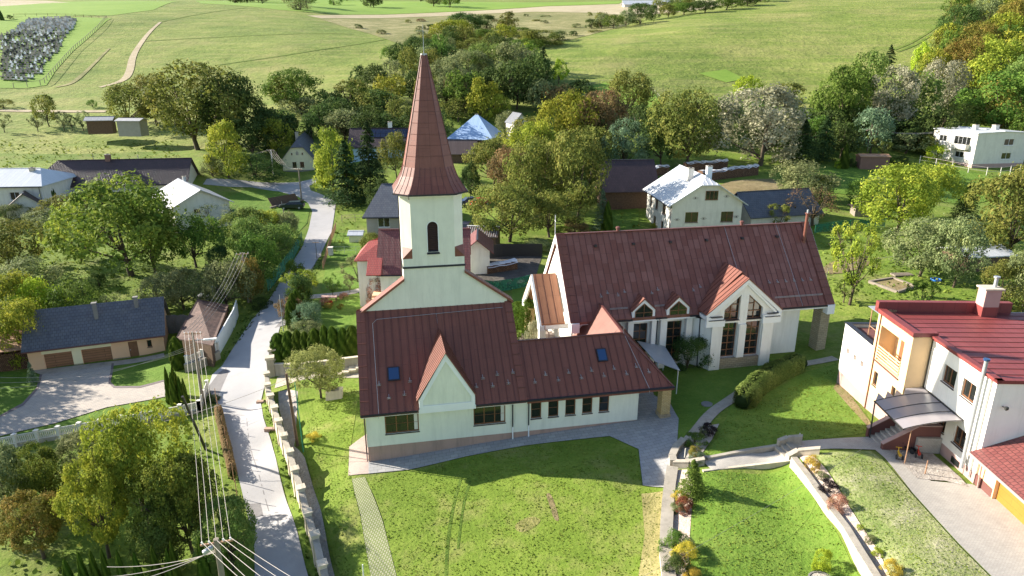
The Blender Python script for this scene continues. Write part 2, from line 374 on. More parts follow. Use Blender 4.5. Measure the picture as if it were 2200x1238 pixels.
def glassy(name, c, rough=.06, spec=.8):
    m, t, b, N, L = _mat(name); b.inputs['Base Color'].default_value = (*c, 1); b.inputs['Roughness'].default_value = rough; b.inputs['Specular IOR Level'].default_value = spec
    _bump(N, L, b, _noise(N, L, _coord(N, L), 1.2, 2), .05, .02)
    return m
M = {}
M['mint'] = plain('cream_mint_render', (.74,.76,.64), .85, .06, .8, .2, 60, dirt=(.60,.62,.52))
M['trimw'] = plain('white_trim', (.80,.82,.82), .7, .04, 1, .05)
M['plinth'] = plain('brown_plinth_render', (.40,.27,.21), .85, .08, 1, .25, 50, dirt=(.24,.18,.14))
M['roofA'] = metalroof('dark_red_sheet_roof', (.20,.064,.04), .5, (.225,.075,.048))
M['roofB'] = metalroof('patched_red_sheet_roof', (.215,.07,.045), .48, (.29,.12,.09), pw=.62, ph=1.05)
M['seam'] = plain('roof_seam', (.13,.045,.038), .5, .08, 1, 0)
M['spire'] = metalroof('spire_copper_red_sheet', (.22,.07,.046), .45, (.245,.085,.056), pw=.9, ph=1.6)
M['gutter'] = plain('dark_gutter_metal', (.035,.035,.045), .4, .1, 1, 0, metal=.3)
M['white'] = plain('white_render', (.82,.80,.74), .85, .05, .8, .15, 60, dirt=(.66,.64,.58))
M['whiter'] = plain('bright_white_paint', (.84,.84,.82), .7, .03, 1, .05)
M['offw'] = plain('rough_offwhite_plaster', (.66,.63,.57), .9, .08, 1, .3, 25, dirt=(.5,.47,.42))
M['greyw'] = plain('grey_render', (.33,.31,.28), .9, .1, 1, .3, 25)
M['peach'] = plain('peach_render', (.74,.52,.30), .85, .05, 1, .2, 60)
M['orange_w'] = plain('orange_render', (.80,.50,.30), .85, .05, 1, .2, 60)
M['yellow_w'] = plain('pale_yellow_render', (.82,.74,.48), .85, .05, 1, .2, 60)
M['mauve'] = plain('mauve_plinth', (.42,.28,.25), .85, .08, 1, .2, 50)
M['maroon'] = plain('dark_maroon_render', (.15,.06,.05), .8, .1, 1, .2, 50)
M['ybrick'] = brick('yellow_brick', (.55,.40,.17), (.62,.48,.24), (.28,.20,.11), .30, .12, .012)
M['stonebrick'] = brick('sandstone_blocks', (.46,.38,.26), (.38,.31,.20), (.2,.16,.11), .45, .2, .015)
M['glass'] = glassy('dark_window_glass', (.018,.02,.02)); M['glassb'] = glassy('blue_skylight_glass', (.02,.06,.16), .08)
M['woodf'] = plain('brown_window_frame', (.22,.10,.045), .5, .15, 6, .1); M['whitef'] = plain('white_window_frame', (.75,.75,.75), .5, .03, 3, 0)
M['sill'] = plain('dark_sill_metal', (.06,.045,.045), .5, .1, 2, 0)
M['louvre'] = plain('dark_louvre', (.06,.03,.025), .7, .2, 4, .1)
M['paveb'] = brick('grey_paving_slabs', (.33,.33,.33), (.42,.41,.40), (.2,.19,.18), .6, .4, .012, .8, .5, -.2, .3)
M['paver'] = brick('beige_block_paving', (.46,.43,.385), (.40,.375,.34), (.28,.26,.23), .2, .1, .008, .85, .5, 0, .2)
M['pinkpave'] = brick('pinkish_block_paving', (.50,.40,.35), (.46,.37,.32), (.32,.26,.22), .2, .1, .008, .85)
M['drive'] = brick('light_stone_driveway', (.47,.41,.35), (.40,.36,.32), (.28,.25,.22), .35, .25, .012, .8)
M['kerb'] = plain('dark_kerb', (.16,.13,.13), .8, .15, 2, .2)
M['conc'] = plain('weathered_concrete', (.38,.34,.28), .9, .18, 1.2, .4, 18, dirt=(.22,.2,.16))
M['concl'] = plain('pale_limestone', (.56,.49,.38), .9, .16, 1.2, .5, 10, dirt=(.36,.31,.24))
M['concd'] = plain('dark_concrete', (.2,.19,.18), .9, .15, 1.2, .3, 18)
M['gravel'] = grass('pale_gravel', ((.26,.23,.2),(.42,.38,.34),(.6,.55,.5)), .1, 2, 9, .9, .8)
M['gravelp'] = grass('pinkish_bark_gravel', ((.36,.27,.21),(.52,.42,.35),(.62,.53,.46)), .1, 2, 9, .9, .6)
M['asph'] = grass('grey_asphalt_lane', ((.32,.315,.32),(.37,.362,.365),(.41,.40,.40)), .06, .5, 12, .85, .06, dry=(.28,.275,.275), dryamt=.5)
M['lawn'] = grass('mown_lawn', ((.095,.155,.018),(.14,.205,.026),(.20,.255,.045)), .07, .6, 4.5, .9, .5, dry=(.27,.25,.09), dryamt=.6)
M['lawn2'] = grass('lush_lawn', ((.075,.145,.018),(.11,.19,.025),(.165,.24,.04)), .07, .8, 5, .9, .6, dry=(.24,.27,.07), dryamt=.25)
M['meadow'] = grass('meadow', ((.08,.13,.02),(.15,.20,.036),(.26,.28,.075)), .011, .06, .55, .95, .5, dry=(.33,.27,.12), dryamt=.4, weave=(R(12), .03, 2.0, (.32,.29,.11), .4))
M['ground'] = grass('village_grass', ((.06,.11,.014),(.125,.185,.026),(.22,.26,.055)), .04, .35, 3, .95, .7, dry=(.26,.22,.10), dryamt=.45)
M['field'] = grass('bright_field', ((.13,.225,.03),(.175,.275,.04),(.23,.32,.06)), .01, .05, .6, .95, .2)
M['tan'] = grass('stubble_field', ((.30,.25,.15),(.40,.34,.22),(.47,.41,.28)), .01, .08, .8, .95, .3)
M['scrub'] = grass('scrub_grass', ((.09,.12,.03),(.20,.19,.075),(.38,.33,.17)), .015, .12, .9, .95, .6)
M['soil'] = grass('bare_earth', ((.13,.10,.05),(.21,.165,.085),(.28,.23,.13)), .1, .6, 4, .95, .6, dry=(.14,.17,.05), dryamt=.35)
M['dirtroad'] = grass('dirt_track', ((.30,.24,.15),(.40,.33,.22),(.48,.41,.29)), .05, .4, 3, .95, .3)
M['bark'] = plain('bark', (.10,.075,.05), .95, .35, 5, .8, 14); M['birch'] = plain('pale_bark', (.3,.27,.22), .9, .3, 4, .6, 12)
M['wood'] = plain('weathered_wood', (.13,.08,.05), .85, .3, 3, .5, 14); M['woodl'] = plain('grey_wood_pole', (.24,.20,.16), .85, .2, 3, .4, 14)
M['woodbr'] = plain('brown_garage_door', (.21,.10,.05), .6, .15, 3, .2, 8)
M['steel'] = plain('galvanised_steel', (.42,.44,.46), .45, .08, 3, 0, metal=.4); M['wire'] = plain('wire', (.30,.27,.25), .6, .05, 1, 0)
M['green_m'] = plain('green_paint', (.03,.22,.12), .6, .1, 2, 0); M['rust'] = plain('rusty_sheet', (.42,.24,.14), .7, .3, 1.5, .2)
for _n in M['meadow'].node_tree.nodes:
    if _n.type == 'BUMP': _n.inputs['Distance'].default_value *= 7
M['black'] = plain('black_metal', (.03,.03,.03), .5, .1, 2, 0)
# ---------------- terrain mesh and draped sheets -----------------
def build_terrain():
    nr, nc = GX.shape; co = np.stack([GX, GY, GZ], -1).reshape(-1, 3)
    i = np.arange(nr - 1)[:, None] * nc + np.arange(nc - 1)[None, :]
    q = np.stack([i, i + 1, i + nc + 1, i + nc], -1).reshape(-1, 4)
    me = bpy.data.meshes.new('ground'); me.vertices.add(len(co)); me.vertices.foreach_set('co', co.ravel())
    me.loops.add(q.size); me.loops.foreach_set('vertex_index', q.ravel()); me.polygons.add(len(q))
    me.polygons.foreach_set('loop_start', np.arange(0, q.size, 4)); me.polygons.foreach_set('loop_total', np.full(len(q), 4))
    me.materials.append(M['ground']); me.materials.append(M['meadow'])
    yc = co[q].mean(1); mi = ((yc[:, 1] > 205) | (yc[:, 1] > 175) & (yc[:, 0] < -60)).astype(int)
    me.polygons.foreach_set('material_index', mi); me.polygons.foreach_set('use_smooth', [True] * len(q)); me.update(); me.validate()
    o = bpy.data.objects.new('ground', me); COL.objects.link(o); o['kind'] = 'structure'; return o
build_terrain()
def _clip(poly, ax, val, sgn):
    out = []; n = len(poly)
    for i in range(n):
        a, b = poly[i], poly[(i+1) % n]; ia = (a[ax] - val) * sgn >= 0; ib = (b[ax] - val) * sgn >= 0
        if ia: out.append(a)
        if ia != ib:
            t = (val - a[ax]) / (b[ax] - a[ax]); out.append((a[0] + (b[0]-a[0]) * t, a[1] + (b[1]-a[1]) * t))
    return out
def smooth_poly(pts, it=2, closed=True):
    for _ in range(it):
        q = []; n = len(pts)
        for i in range(n if closed else n - 1):
            a, b = pts[i], pts[(i+1) % n]
            q += [(a[0]*.75 + b[0]*.25, a[1]*.75 + b[1]*.25), (a[0]*.25 + b[0]*.75, a[1]*.25 + b[1]*.75)]
        if not closed: q = [pts[0]] + q + [pts[-1]]
        pts = q
    return pts
def sheet(name, pts, mat, off=.03, cell=None, kind='structure', world=False, it=0, zfun=None, label=None, cat=None, rot=0, thick=0):
    """flat-lying sheet draped over the ground; pts are pixels of the outline (or world xy)"""
    P = [(p[0], p[1]) if world else G(*p)[:2] for p in pts]
    if it: P = smooth_poly(P, it)
    xs = [p[0] for p in P]; ys = [p[1] for p in P]; x0, x1, y0, y1 = min(xs), max(xs), min(ys), max(ys)
    cell = cell or max(.6, min(max(x1 - x0, y1 - y0) / 60, .016 * max(y0, 20) ))
    nx = max(1, int(math.ceil((x1 - x0) / cell))); ny = max(1, int(math.ceil((y1 - y0) / cell)))
    V = {}; vl = []; F = []
    def vid(p):
        k = (round(p[0], 3), round(p[1], 3))
        if k not in V: V[k] = len(vl); vl.append(k)
        return V[k]
    for j in range(ny):
        ya, yb = y0 + j * cell, y0 + (j + 1) * cell; row = _clip(_clip(P, 1, ya, 1), 1, yb, -1) if len(P) > 2 else []
        if len(row) < 3: continue
        for i in range(nx):
            xa = x0 + i * cell; c = _clip(row, 0, xa, 1)
            if len(c) < 3: continue
            c = _clip(c, 0, xa + cell, -1)
            if len(c) < 3: continue
            ids = []
            for p in c:
                k = vid(p)
                if not ids or ids[-1] != k: ids.append(k)
            if len(ids) > 1 and ids[0] == ids[-1]: ids.pop()
            if len(ids) >= 3 and len(set(ids)) == len(ids):
                ar = sum(vl[ids[a]][0] * vl[ids[(a+1) % len(ids)]][1] - vl[ids[(a+1) % len(ids)]][0] * vl[ids[a]][1] for a in range(len(ids)))
                if abs(ar) > 1e-4: F.append(ids if ar > 0 else ids[::-1])
    A_ = np.array(vl); z = (T(A_[:, 0], A_[:, 1]) if zfun is None else zfun(A_[:, 0], A_[:, 1])) + off
    me = bpy.data.meshes.new(name); me.from_pydata([(a[0], a[1], float(b)) for a, b in zip(vl, z)], [], F); me.materials.append(mat)
    me.polygons.foreach_set('use_smooth', [True] * len(me.polygons))
    uv = me.uv_layers.new(name='uv'); li = np.empty(len(me.loops), int); me.loops.foreach_get('vertex_index', li)
    c, s = math.cos(rot), math.sin(rot); U = np.stack([A_[:, 0] * c + A_[:, 1] * s, -A_[:, 0] * s + A_[:, 1] * c], -1)
    uv.data.foreach_set('uv', U[li].ravel()); me.update()
    o = bpy.data.objects.new(name, me); COL.objects.link(o); tag(o, label, cat, kind=kind); return o
def strip(name, center, width, mat, off=.04, world=False, seg=1.0, kind='structure', it=2, **kw):
    """ribbon along a centre line given in pixels"""
    P = [(p[0], p[1]) if world else G(*p)[:2] for p in center]; W_ = width if hasattr(width, '__len__') else [width] * len(P)
    Q = [(p[0], p[1]) for p in P]
    L_ = [0]
    for a, b in zip(Q, Q[1:]): L_.append(L_[-1] + math.hypot(b[0]-a[0], b[1]-a[1]))
    S = smooth_poly(Q, it, False); 
    left, right = [], []; acc = 0
    tot = sum(math.hypot(b[0]-a[0], b[1]-a[1]) for a, b in zip(S, S[1:]))
    for i, p in enumerate(S):
        a = S[max(0, i-1)]; b = S[min(len(S)-1, i+1)]; d = Vector((b[0]-a[0], b[1]-a[1])).normalized()
        if i: acc += math.hypot(p[0]-S[i-1][0], p[1]-S[i-1][1])
        wv = np.interp(acc / tot * L_[-1], L_, W_) / 2
        left.append((p[0] - d.y * wv, p[1] + d.x * wv)); right.append((p[0] + d.y * wv, p[1] - d.x * wv))
    return sheet(name, left + right[::-1], mat, off, world=True, kind=kind, **kw)

# far fields
sheet('field', [(700,0),(1340,3),(1330,8),(1180,13),(1000,24),(860,30),(740,32),(600,22),(430,8),(420,2)], M['field'], .12, cell=9)
sheet('field', [(740,33),(860,31),(1000,25),(1180,14),(1330,9),(1350,2),(1640,0),(1500,22),(1400,32),(1290,28),(1150,26),(1040,30),(900,37),(800,40),(690,40),(660,34)], M['tan'], .12, cell=7)
sheet('scrubland', [(690,42),(800,41),(900,38),(1040,31),(1150,27),(1290,29),(1400,33),(1330,60),(1270,75),(1230,85),(1170,92),(1100,110),(960,120),(860,96),(800,75),(740,58)], M['scrub'], .12, cell=4)
sheet('field', [(0,14),(60,10),(150,6),(100,2),(0,0)], M['tan'], .12, cell=6)
sheet('field', [(0,38),(240,34),(330,22),(400,4),(150,4),(0,14)], M['field'], .12, cell=6)
sheet('field', [(1262,188),(1300,178),(1400,196),(1420,222),(1380,240),(1300,222),(1270,205)], M['field'], .12, cell=3)
sheet('field', [(1500,158),(1560,150),(1600,170),(1560,178)], M['field'], .12, cell=3)
sheet('cemetery_lawn', [(0,40),(70,36),(188,38),(240,40),(212,62),(160,108),(118,155),(100,184),(60,190),(0,190)], M['field'], .12, cell=3)
# dirt track, double ruts
strip('dirt_track', [(215,188),(255,178),(272,168),(280,150),(284,125),(296,103),(318,72),(345,48)], [2,2.6,3,3,2.8,2.4,2.0,1.4], M['dirtroad'], .15, cell=1.5)
strip('dirt_track', [(120,188),(150,182),(170,168),(200,140),(235,105)], [1.5,2,2,1.4,1], M['scrub'], .15, cell=1.5)
strip('field_path', [(0,238),(120,240),(230,240)], 3, M['dirtroad'], .15, cell=1.5)
for k, c_ in enumerate([[(345,48),(400,36),(470,24),(530,17)],[(470,140),(600,122),(700,106),(790,92),(835,84)],[(300,90),(400,84),(560,76),(700,72),(760,74)],[(1920,108),(1960,92),(2010,60),(2030,40)],[(1928,112),(1968,97),(2018,64)]]):
    strip('wheel_track', c_, 1.3, M['ground'], .12, cell=1.6)
# lane through the village
roadL = [(548,1270),(548,1238),(546,1160),(528,1090),(508,1010),(492,950),(478,900),(462,862),(448,830),(456,806),(478,786),(510,735),(540,690),(575,650),(600,610),(625,570),(650,530),(664,490),(671,455),(662,437),(640,423),(600,412),(540,403),(480,401),(436,397)]
roadR = [(444,385),(520,388),(590,393),(640,392),(668,386),(690,380),(694,386),(664,400),(668,410),(695,420),(722,434),(717,470),(712,500),(690,545),(662,590),(640,625),(614,668),(602,702),(592,738),(580,770),(586,800),(573,815),(566,840),(560,865),(566,900),(583,950),(600,1020),(618,1085),(640,1150),(662,1238),(672,1275)]
sheet('road', roadL + roadR, M['asph'], .06, cell=.8)
# hall surroundings
cA = WH
sheet('pavement', [cA(-1.55,2.5)[:2],cA(-1.55,-1.35)[:2],cA(0,-1.6)[:2],cA(0,4)[:2]], M['pinkpave'], .05, world=True, rot=HAZ)
sheet('pavement', [cA(0,0.2)[:2],cA(0,-1.6)[:2]]+[G(*p)[:2] for p in [(880,1010),(1000,982),(1130,958),(1310,938),(1372,966),(1381,1044),(1428,1048),(1440,1010),(1452,990),(1458,900),(1440,868),(1405,850)]]+[cA(26,6)[:2],cA(22,6)[:2],cA(22.3,.3)[:2]], M['paveb'], .055, world=True, rot=HAZ, cell=.7)
sheet('grass_grid_path', [(756,1030),(784,1026),(800,1062),(822,1120),(852,1238),(800,1260),(775,1110),(762,1060)], brick('grass_grid_pavers', (.36,.34,.24), (.31,.30,.20), (.16,.20,.06), .24, .17, .035, .9), .05, rot=R(80), cell=.6)
sheet('lawn', [(784,1027),(880,1011),(1000,983),(1130,959),(1310,939),(1371,967),(1380,1045),(1428,1049),(1424,1080),(1418,1150),(1420,1260),(856,1260),(824,1120),(802,1062)], M['lawn'], .03, cell=.7)
sheet('lawn', [(756,1031),(748,1000),(778,815),(720,812),(640,815),(640,850),(652,950),(690,1100),(740,1260),(800,1260),(774,1110),(761,1060)], M['lawn'], .03, cell=.7)
sheet('gravel_bed', [(598,842),(640,842),(638,880),(632,960),(655,985),(668,1030),(690,1100),(722,1250),(700,1250),(664,1100),(640,1020),(622,960),(600,880)], M['gravel'], .05, cell=.6)
sheet('dry_grass', [(1424,1056),(1418,1150),(1422,1260),(1368,1260),(1385,1150),(1378,1062)], grass('dry_lawn', ((.16,.15,.05),(.27,.24,.10),(.36,.32,.15)), .1, .9, 5), .045, cell=.6)
sheet('soil_patch', [(1172,1062),(1183,1060),(1196,1095),(1202,1122),(1190,1118),(1180,1085)], M['soil'], .045, cell=.5, it=1)
sheet('soil_patch', [(1100,1130),(1140,1108),(1170,1120),(1120,1150)], grass('worn_lawn', ((.14,.15,.04),(.22,.21,.07),(.30,.27,.12)), .3, 1.2, 6), .042, cell=.5, it=2)
# terrace garden between the hall and the two storey house
sheet('lawn', [(1482,1030),(1500,1018),(1700,1002),(1740,1060),(1800,1150),(1862,1260),(1480,1260),(1484,1120),(1490,1060)], M['lawn2'], .03, cell=.7)
sheet('lawn', [(1500,985),(1540,945),(1560,900),(1570,870),(1640,850),(1730,800),(1796,782),(1812,822),(1866,900),(1875,930),(1740,948),(1680,958),(1600,972)], M['lawn2'], .03, cell=.7)
sheet('lawn', [(1458,985),(1456,900),(1440,860),(1450,800),(1480,790),(1650,770),(1700,770),(1640,830),(1570,855),(1540,890),(1495,930)], M['lawn2'], .028, cell=.7)
strip('garden_path', [(1450,985),(1492,935),(1530,885),(1570,860),(1640,812),(1700,786),(1795,770)], 1.1, M['conc'], .06, cell=.6)
sheet('gravel_bed', [(1446,992),(1475,960),(1512,918),(1545,912),(1530,945),(1505,980),(1540,982),(1470,1000)], M['gravel'], .065, cell=.5)
sheet('gravel_bed', [(1447,1010),(1480,1010),(1490,1050),(1486,1090),(1482,1150),(1476,1260),(1440,1260),(1436,1150),(1440,1060)], M['gravelp'], .05, cell=.5)
sheet('paved_ramp', [(1508,992),(1600,976),(1692,962),(1700,990),(1620,1000),(1530,1012)], M['paver'], .07, cell=.6)
sheet('paved_path', [(1700,952),(1745,947),(1872,940),(1905,964),(1960,1010),(2000,1035),(2088,1042),(2140,1066),(2230,1130),(2230,1260),(2150,1260),(2060,1170),(1960,1060),(1900,985),(1880,968),(1720,976)], M['paver'], .06, cell=.7)
sheet('gravel_bed', [(1716,982),(1745,980),(1775,1010),(1815,1075),(1850,1130),(1890,1190),(1922,1260),(1895,1260),(1850,1180),(1790,1090),(1735,1010)], M['gravelp'], .05, cell=.5)
sheet('grass_grid_paving', [(1748,980),(1870,970),(1895,988),(1960,1064),(2058,1172),(2146,1260),(1925,1260),(1892,1190),(1852,1130),(1816,1072),(1778,1008)], grass('grassy_grid_pavers', ((.12,.20,.035),(.24,.27,.10),(.44,.40,.28)), .15, .55, 6, .9, .7), .05, cell=.7)
sheet('gravel_bed', [(1905,962),(1985,962),(2065,1030),(2080,1048),(2030,1035),(1970,1030),(1935,995)], M['gravel'], .08, cell=.5)
sheet('gravel_border', [(1796,825),(1808,822),(1868,905),(1880,935),(1872,940),(1862,915),(1790,835)], M['soil'], .05, cell=.5)
# left property
sheet('driveway', [(90,806),(240,782),(242,800),(236,822),(246,832),(300,832),(362,816),(362,852),(230,876),(120,910),(0,938),(-60,950),(-60,910),(0,895),(50,870),(82,835)], M['drive'], .06, it=0, cell=.8, rot=R(20))
sheet('lawn', [(-40,800),(60,800),(88,808),(80,835),(48,868),(0,893),(-60,905)], M['lawn2'], .04, cell=.8)
sheet('lawn', [(245,783),(360,768),(378,765),(376,800),(362,815),(300,830),(246,830),(238,822)], M['lawn2'], .04, cell=.7)
sheet('lawn', [(-60,952),(0,940),(120,912),(230,878),(365,853),(380,870),(372,885),(240,900),(120,935),(-60,972)], M['lawn2'], .04, cell=.7)
sheet('kerb_strip', [(240,782),(245,782),(238,822),(247,831),(300,831),(362,815),(362,818),(300,835),(244,835),(233,824)], M['kerb'], .085, cell=.6)
sheet('kerb_strip', [(86,806),(91,806),(83,836),(52,872),(0,898),(-60,912),(-60,908),(0,894),(48,868),(79,834)], M['kerb'], .085, cell=.6)
sheet('pavement', [(90,806),(354,768),(352,760),(64,798)], M['conc'], .07, cell=.7)
# behind the hall
sheet('pavement', [(700,780),(780,774),(785,812),(700,812),(590,835),(596,812)], M['conc'], .05, cell=.6)
strip('garden_path', [(650,640),(700,636),(750,630),(790,620)], 1.6, M['gravel'], .05, cell=.7)
sheet('lawn', [(660,700),(700,650),(790,640),(800,720),(770,725),(700,735)], M['lawn2'], .035, cell=.8)
sheet('lawn', [(722,500),(790,505),(780,560),(700,560)], M['lawn2'], .035, cell=1)
sheet('lawn', [(700,575),(780,575),(780,618),(690,625)], M['lawn2'], .035, cell=1)
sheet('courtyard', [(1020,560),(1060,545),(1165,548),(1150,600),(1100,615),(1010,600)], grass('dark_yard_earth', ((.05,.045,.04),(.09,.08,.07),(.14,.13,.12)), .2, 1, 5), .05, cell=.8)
sheet('lawn', [(1100,615),(1150,603),(1180,640),(1140,700),(1100,690)], M['lawn2'], .035, cell=.8)
sheet('lawn', [(580,408),(600,412),(660,425),(668,440),(660,480),(640,500),(560,520),(500,500),(480,430),(520,410)], M['lawn2'], .05, cell=1.5)
sheet('soil_field', [(1540,400),(1580,388),(1660,385),(1700,410),(1690,440),(1590,440)], M['soil'], .08, cell=1.5)
sheet('lawn', [(1640,372),(1830,355),(1990,355),(2120,375),(2180,410),(2080,440),(1960,430),(1840,420),(1720,410),(1690,385)], M['lawn2'], .08, cell=2)
sheet('soil_patch', [(1755,585),(1790,560),(1840,552),(1875,560),(1860,575),(1790,592)], M['soil'], .06, cell=1, it=1)
sheet('lawn', [(1310,420),(1372,430),(1372,500),(1300,500)], M['lawn2'], .06, cell=1.5)
sheet('soil_patch', [(640,560),(690,545),(690,552),(650,570)], M['conc'], .05, cell=.8)

LT = grass('flattened_lawn', ((.05,.10,.014),(.09,.145,.02),(.14,.19,.035)), .2, 1.2, 6)
strip('tyre_mark', [(990,1030),(978,1070),(968,1120),(960,1180),(958,1262)], .22, LT, .043, cell=.5)
strip('tyre_mark', [(1010,1034),(998,1075),(990,1122),(984,1180)], .18, LT, .043, cell=.5)
RP = grass('asphalt_patch', ((.17,.165,.165),(.21,.20,.20),(.25,.24,.24)), .2, 1, 8, .85, .1)
sheet('asphalt_patch', [(590,706),(612,700),(622,684),(604,690)], RP, .066, cell=.6); sheet('asphalt_patch', [(530,1085),(560,1082),(566,1110),(540,1112)], RP, .066, cell=.6)
sheet('asphalt_patch', [(448,832),(470,802),(486,792),(492,800),(470,850),(458,862)], RP, .066, cell=.6)
for c_ in ([(530,900),(536,960),(556,1020),(578,1100)],[(600,700),(640,640),(672,580),(695,520)]): strip('road_crack', c_, .06, RP, .068, cell=.5)
# ---------------- building helpers -----------------
def pane_window(parent, P, u, hole, nv=1, nh=1, depth=.14, fw=.07, mf='woodf', glass='glass', sill=True, mw=.045, silld=.12, name='window'):
    """P wall origin (local), u wall direction, hole (u0,z0,u1,z1)"""
    P = Vector(P); u = Vector((u[0], u[1], 0)).normalized(); z = Vector((0, 0, 1)); n = u.cross(z); a, z0, b, z1 = hole
    def pt(s, t, o): return P + u * s + z * t + n * o
    f = MB()
    def obox(s0, t0, s1, t1, o0, o1):
        c = [pt(s0, t0, o1), pt(s1, t0, o1), pt(s1, t1, o1), pt(s0, t1, o1)]; f.extr(c, -n * (o1 - o0))
    d = -depth
    obox(a, z0, a + fw, z1, d, d + .06); obox(b - fw, z0, b, z1, d, d + .06); obox(a + fw, z0, b - fw, z0 + fw, d, d + .06); obox(a + fw, z1 - fw, b - fw, z1, d, d + .06)
    for i in range(1, nv + 1):
        s = a + (b - a) * i / (nv + 1); wv = fw * .9 if nv <= 2 else mw; obox(s - wv / 2, z0 + fw, s + wv / 2, z1 - fw, d + .003, d + .055)
    for j in range(1, nh + 1):
        t = z0 + (z1 - z0) * j / (nh + 1); obox(a + fw, t - mw / 2, b - fw, t + mw / 2, d + .006, d + .05)
    w_ = f.build(name, M[mf], parent)
    g = MB(); g.poly([pt(a, z0, d + .02), pt(b, z0, d + .02), pt(b, z1, d + .02), pt(a, z1, d + .02)]); g.build('pane', M[glass], w_)
    if sill:
        s_ = MB(); c = [pt(a - .04, z0 - .02, silld * .5), pt(b + .04, z0 - .02, silld * .5), pt(b + .04, z0 + .03, -depth + .0), pt(a - .04, z0 + .03, -depth + .0)]
        s_.extr([pt(a - .04, z0 - .03, silld * .6), pt(b + .04, z0 - .03, silld * .6), pt(b + .04, z0 + .02, -.13), pt(a - .04, z0 + .02, -.13)], (0, 0, -.05)); s_.build('sill', M['sill'] if mf != 'whitef' else M['whitef'], w_)
    return w_
def seams(mb, pts, sp=.6, w=.035, h=.045, m=1, off=0):
    """standing seams running up the slope of a convex planar roof polygon"""
    P = [Vector(p) for p in pts]; n = (P[1]-P[0]).cross(P[2]-P[0]).normalized()
    if n.z < 0: n = -n
    t = Vector((-n.y, n.x, 0)).normalized(); b = n.cross(t)
    U = [(p.dot(t), p.dot(b)) for p in P]; c0 = P[0] - t * U[0][0] - b * U[0][1]
    u = math.ceil((min(x[0] for x in U) + .05 + off) / sp) * sp - off
    while u < max(x[0] for x in U) - .05:
        hit = []
        for i in range(len(U)):
            a, c = U[i], U[(i+1) % len(U)]
            if (a[0] - u) * (c[0] - u) < 0: hit.append(a[1] + (c[1]-a[1]) * (u - a[0]) / (c[0]-a[0]))
        if len(hit) >= 2 and max(hit) - min(hit) > .2:
            p0 = c0 + t * u + b * (min(hit) + .02); p1 = c0 + t * u + b * (max(hit) - .02); mb.bar(p0 + n * h / 2, p1 + n * h / 2, w, h, m, up=n)
        u += sp
def roofpoly(mb, pts, th=.12, m=0, sp=None, ms=1, sw=.035, shh=.045):
    P = [Vector(p) for p in pts]; n = (P[1]-P[0]).cross(P[2]-P[0]).normalized()
    if n.z < 0: P.reverse(); n = -n
    mb.extr(P, (0, 0, -th), m, m)
    if sp: seams(mb, P, sp, sw, shh, ms)
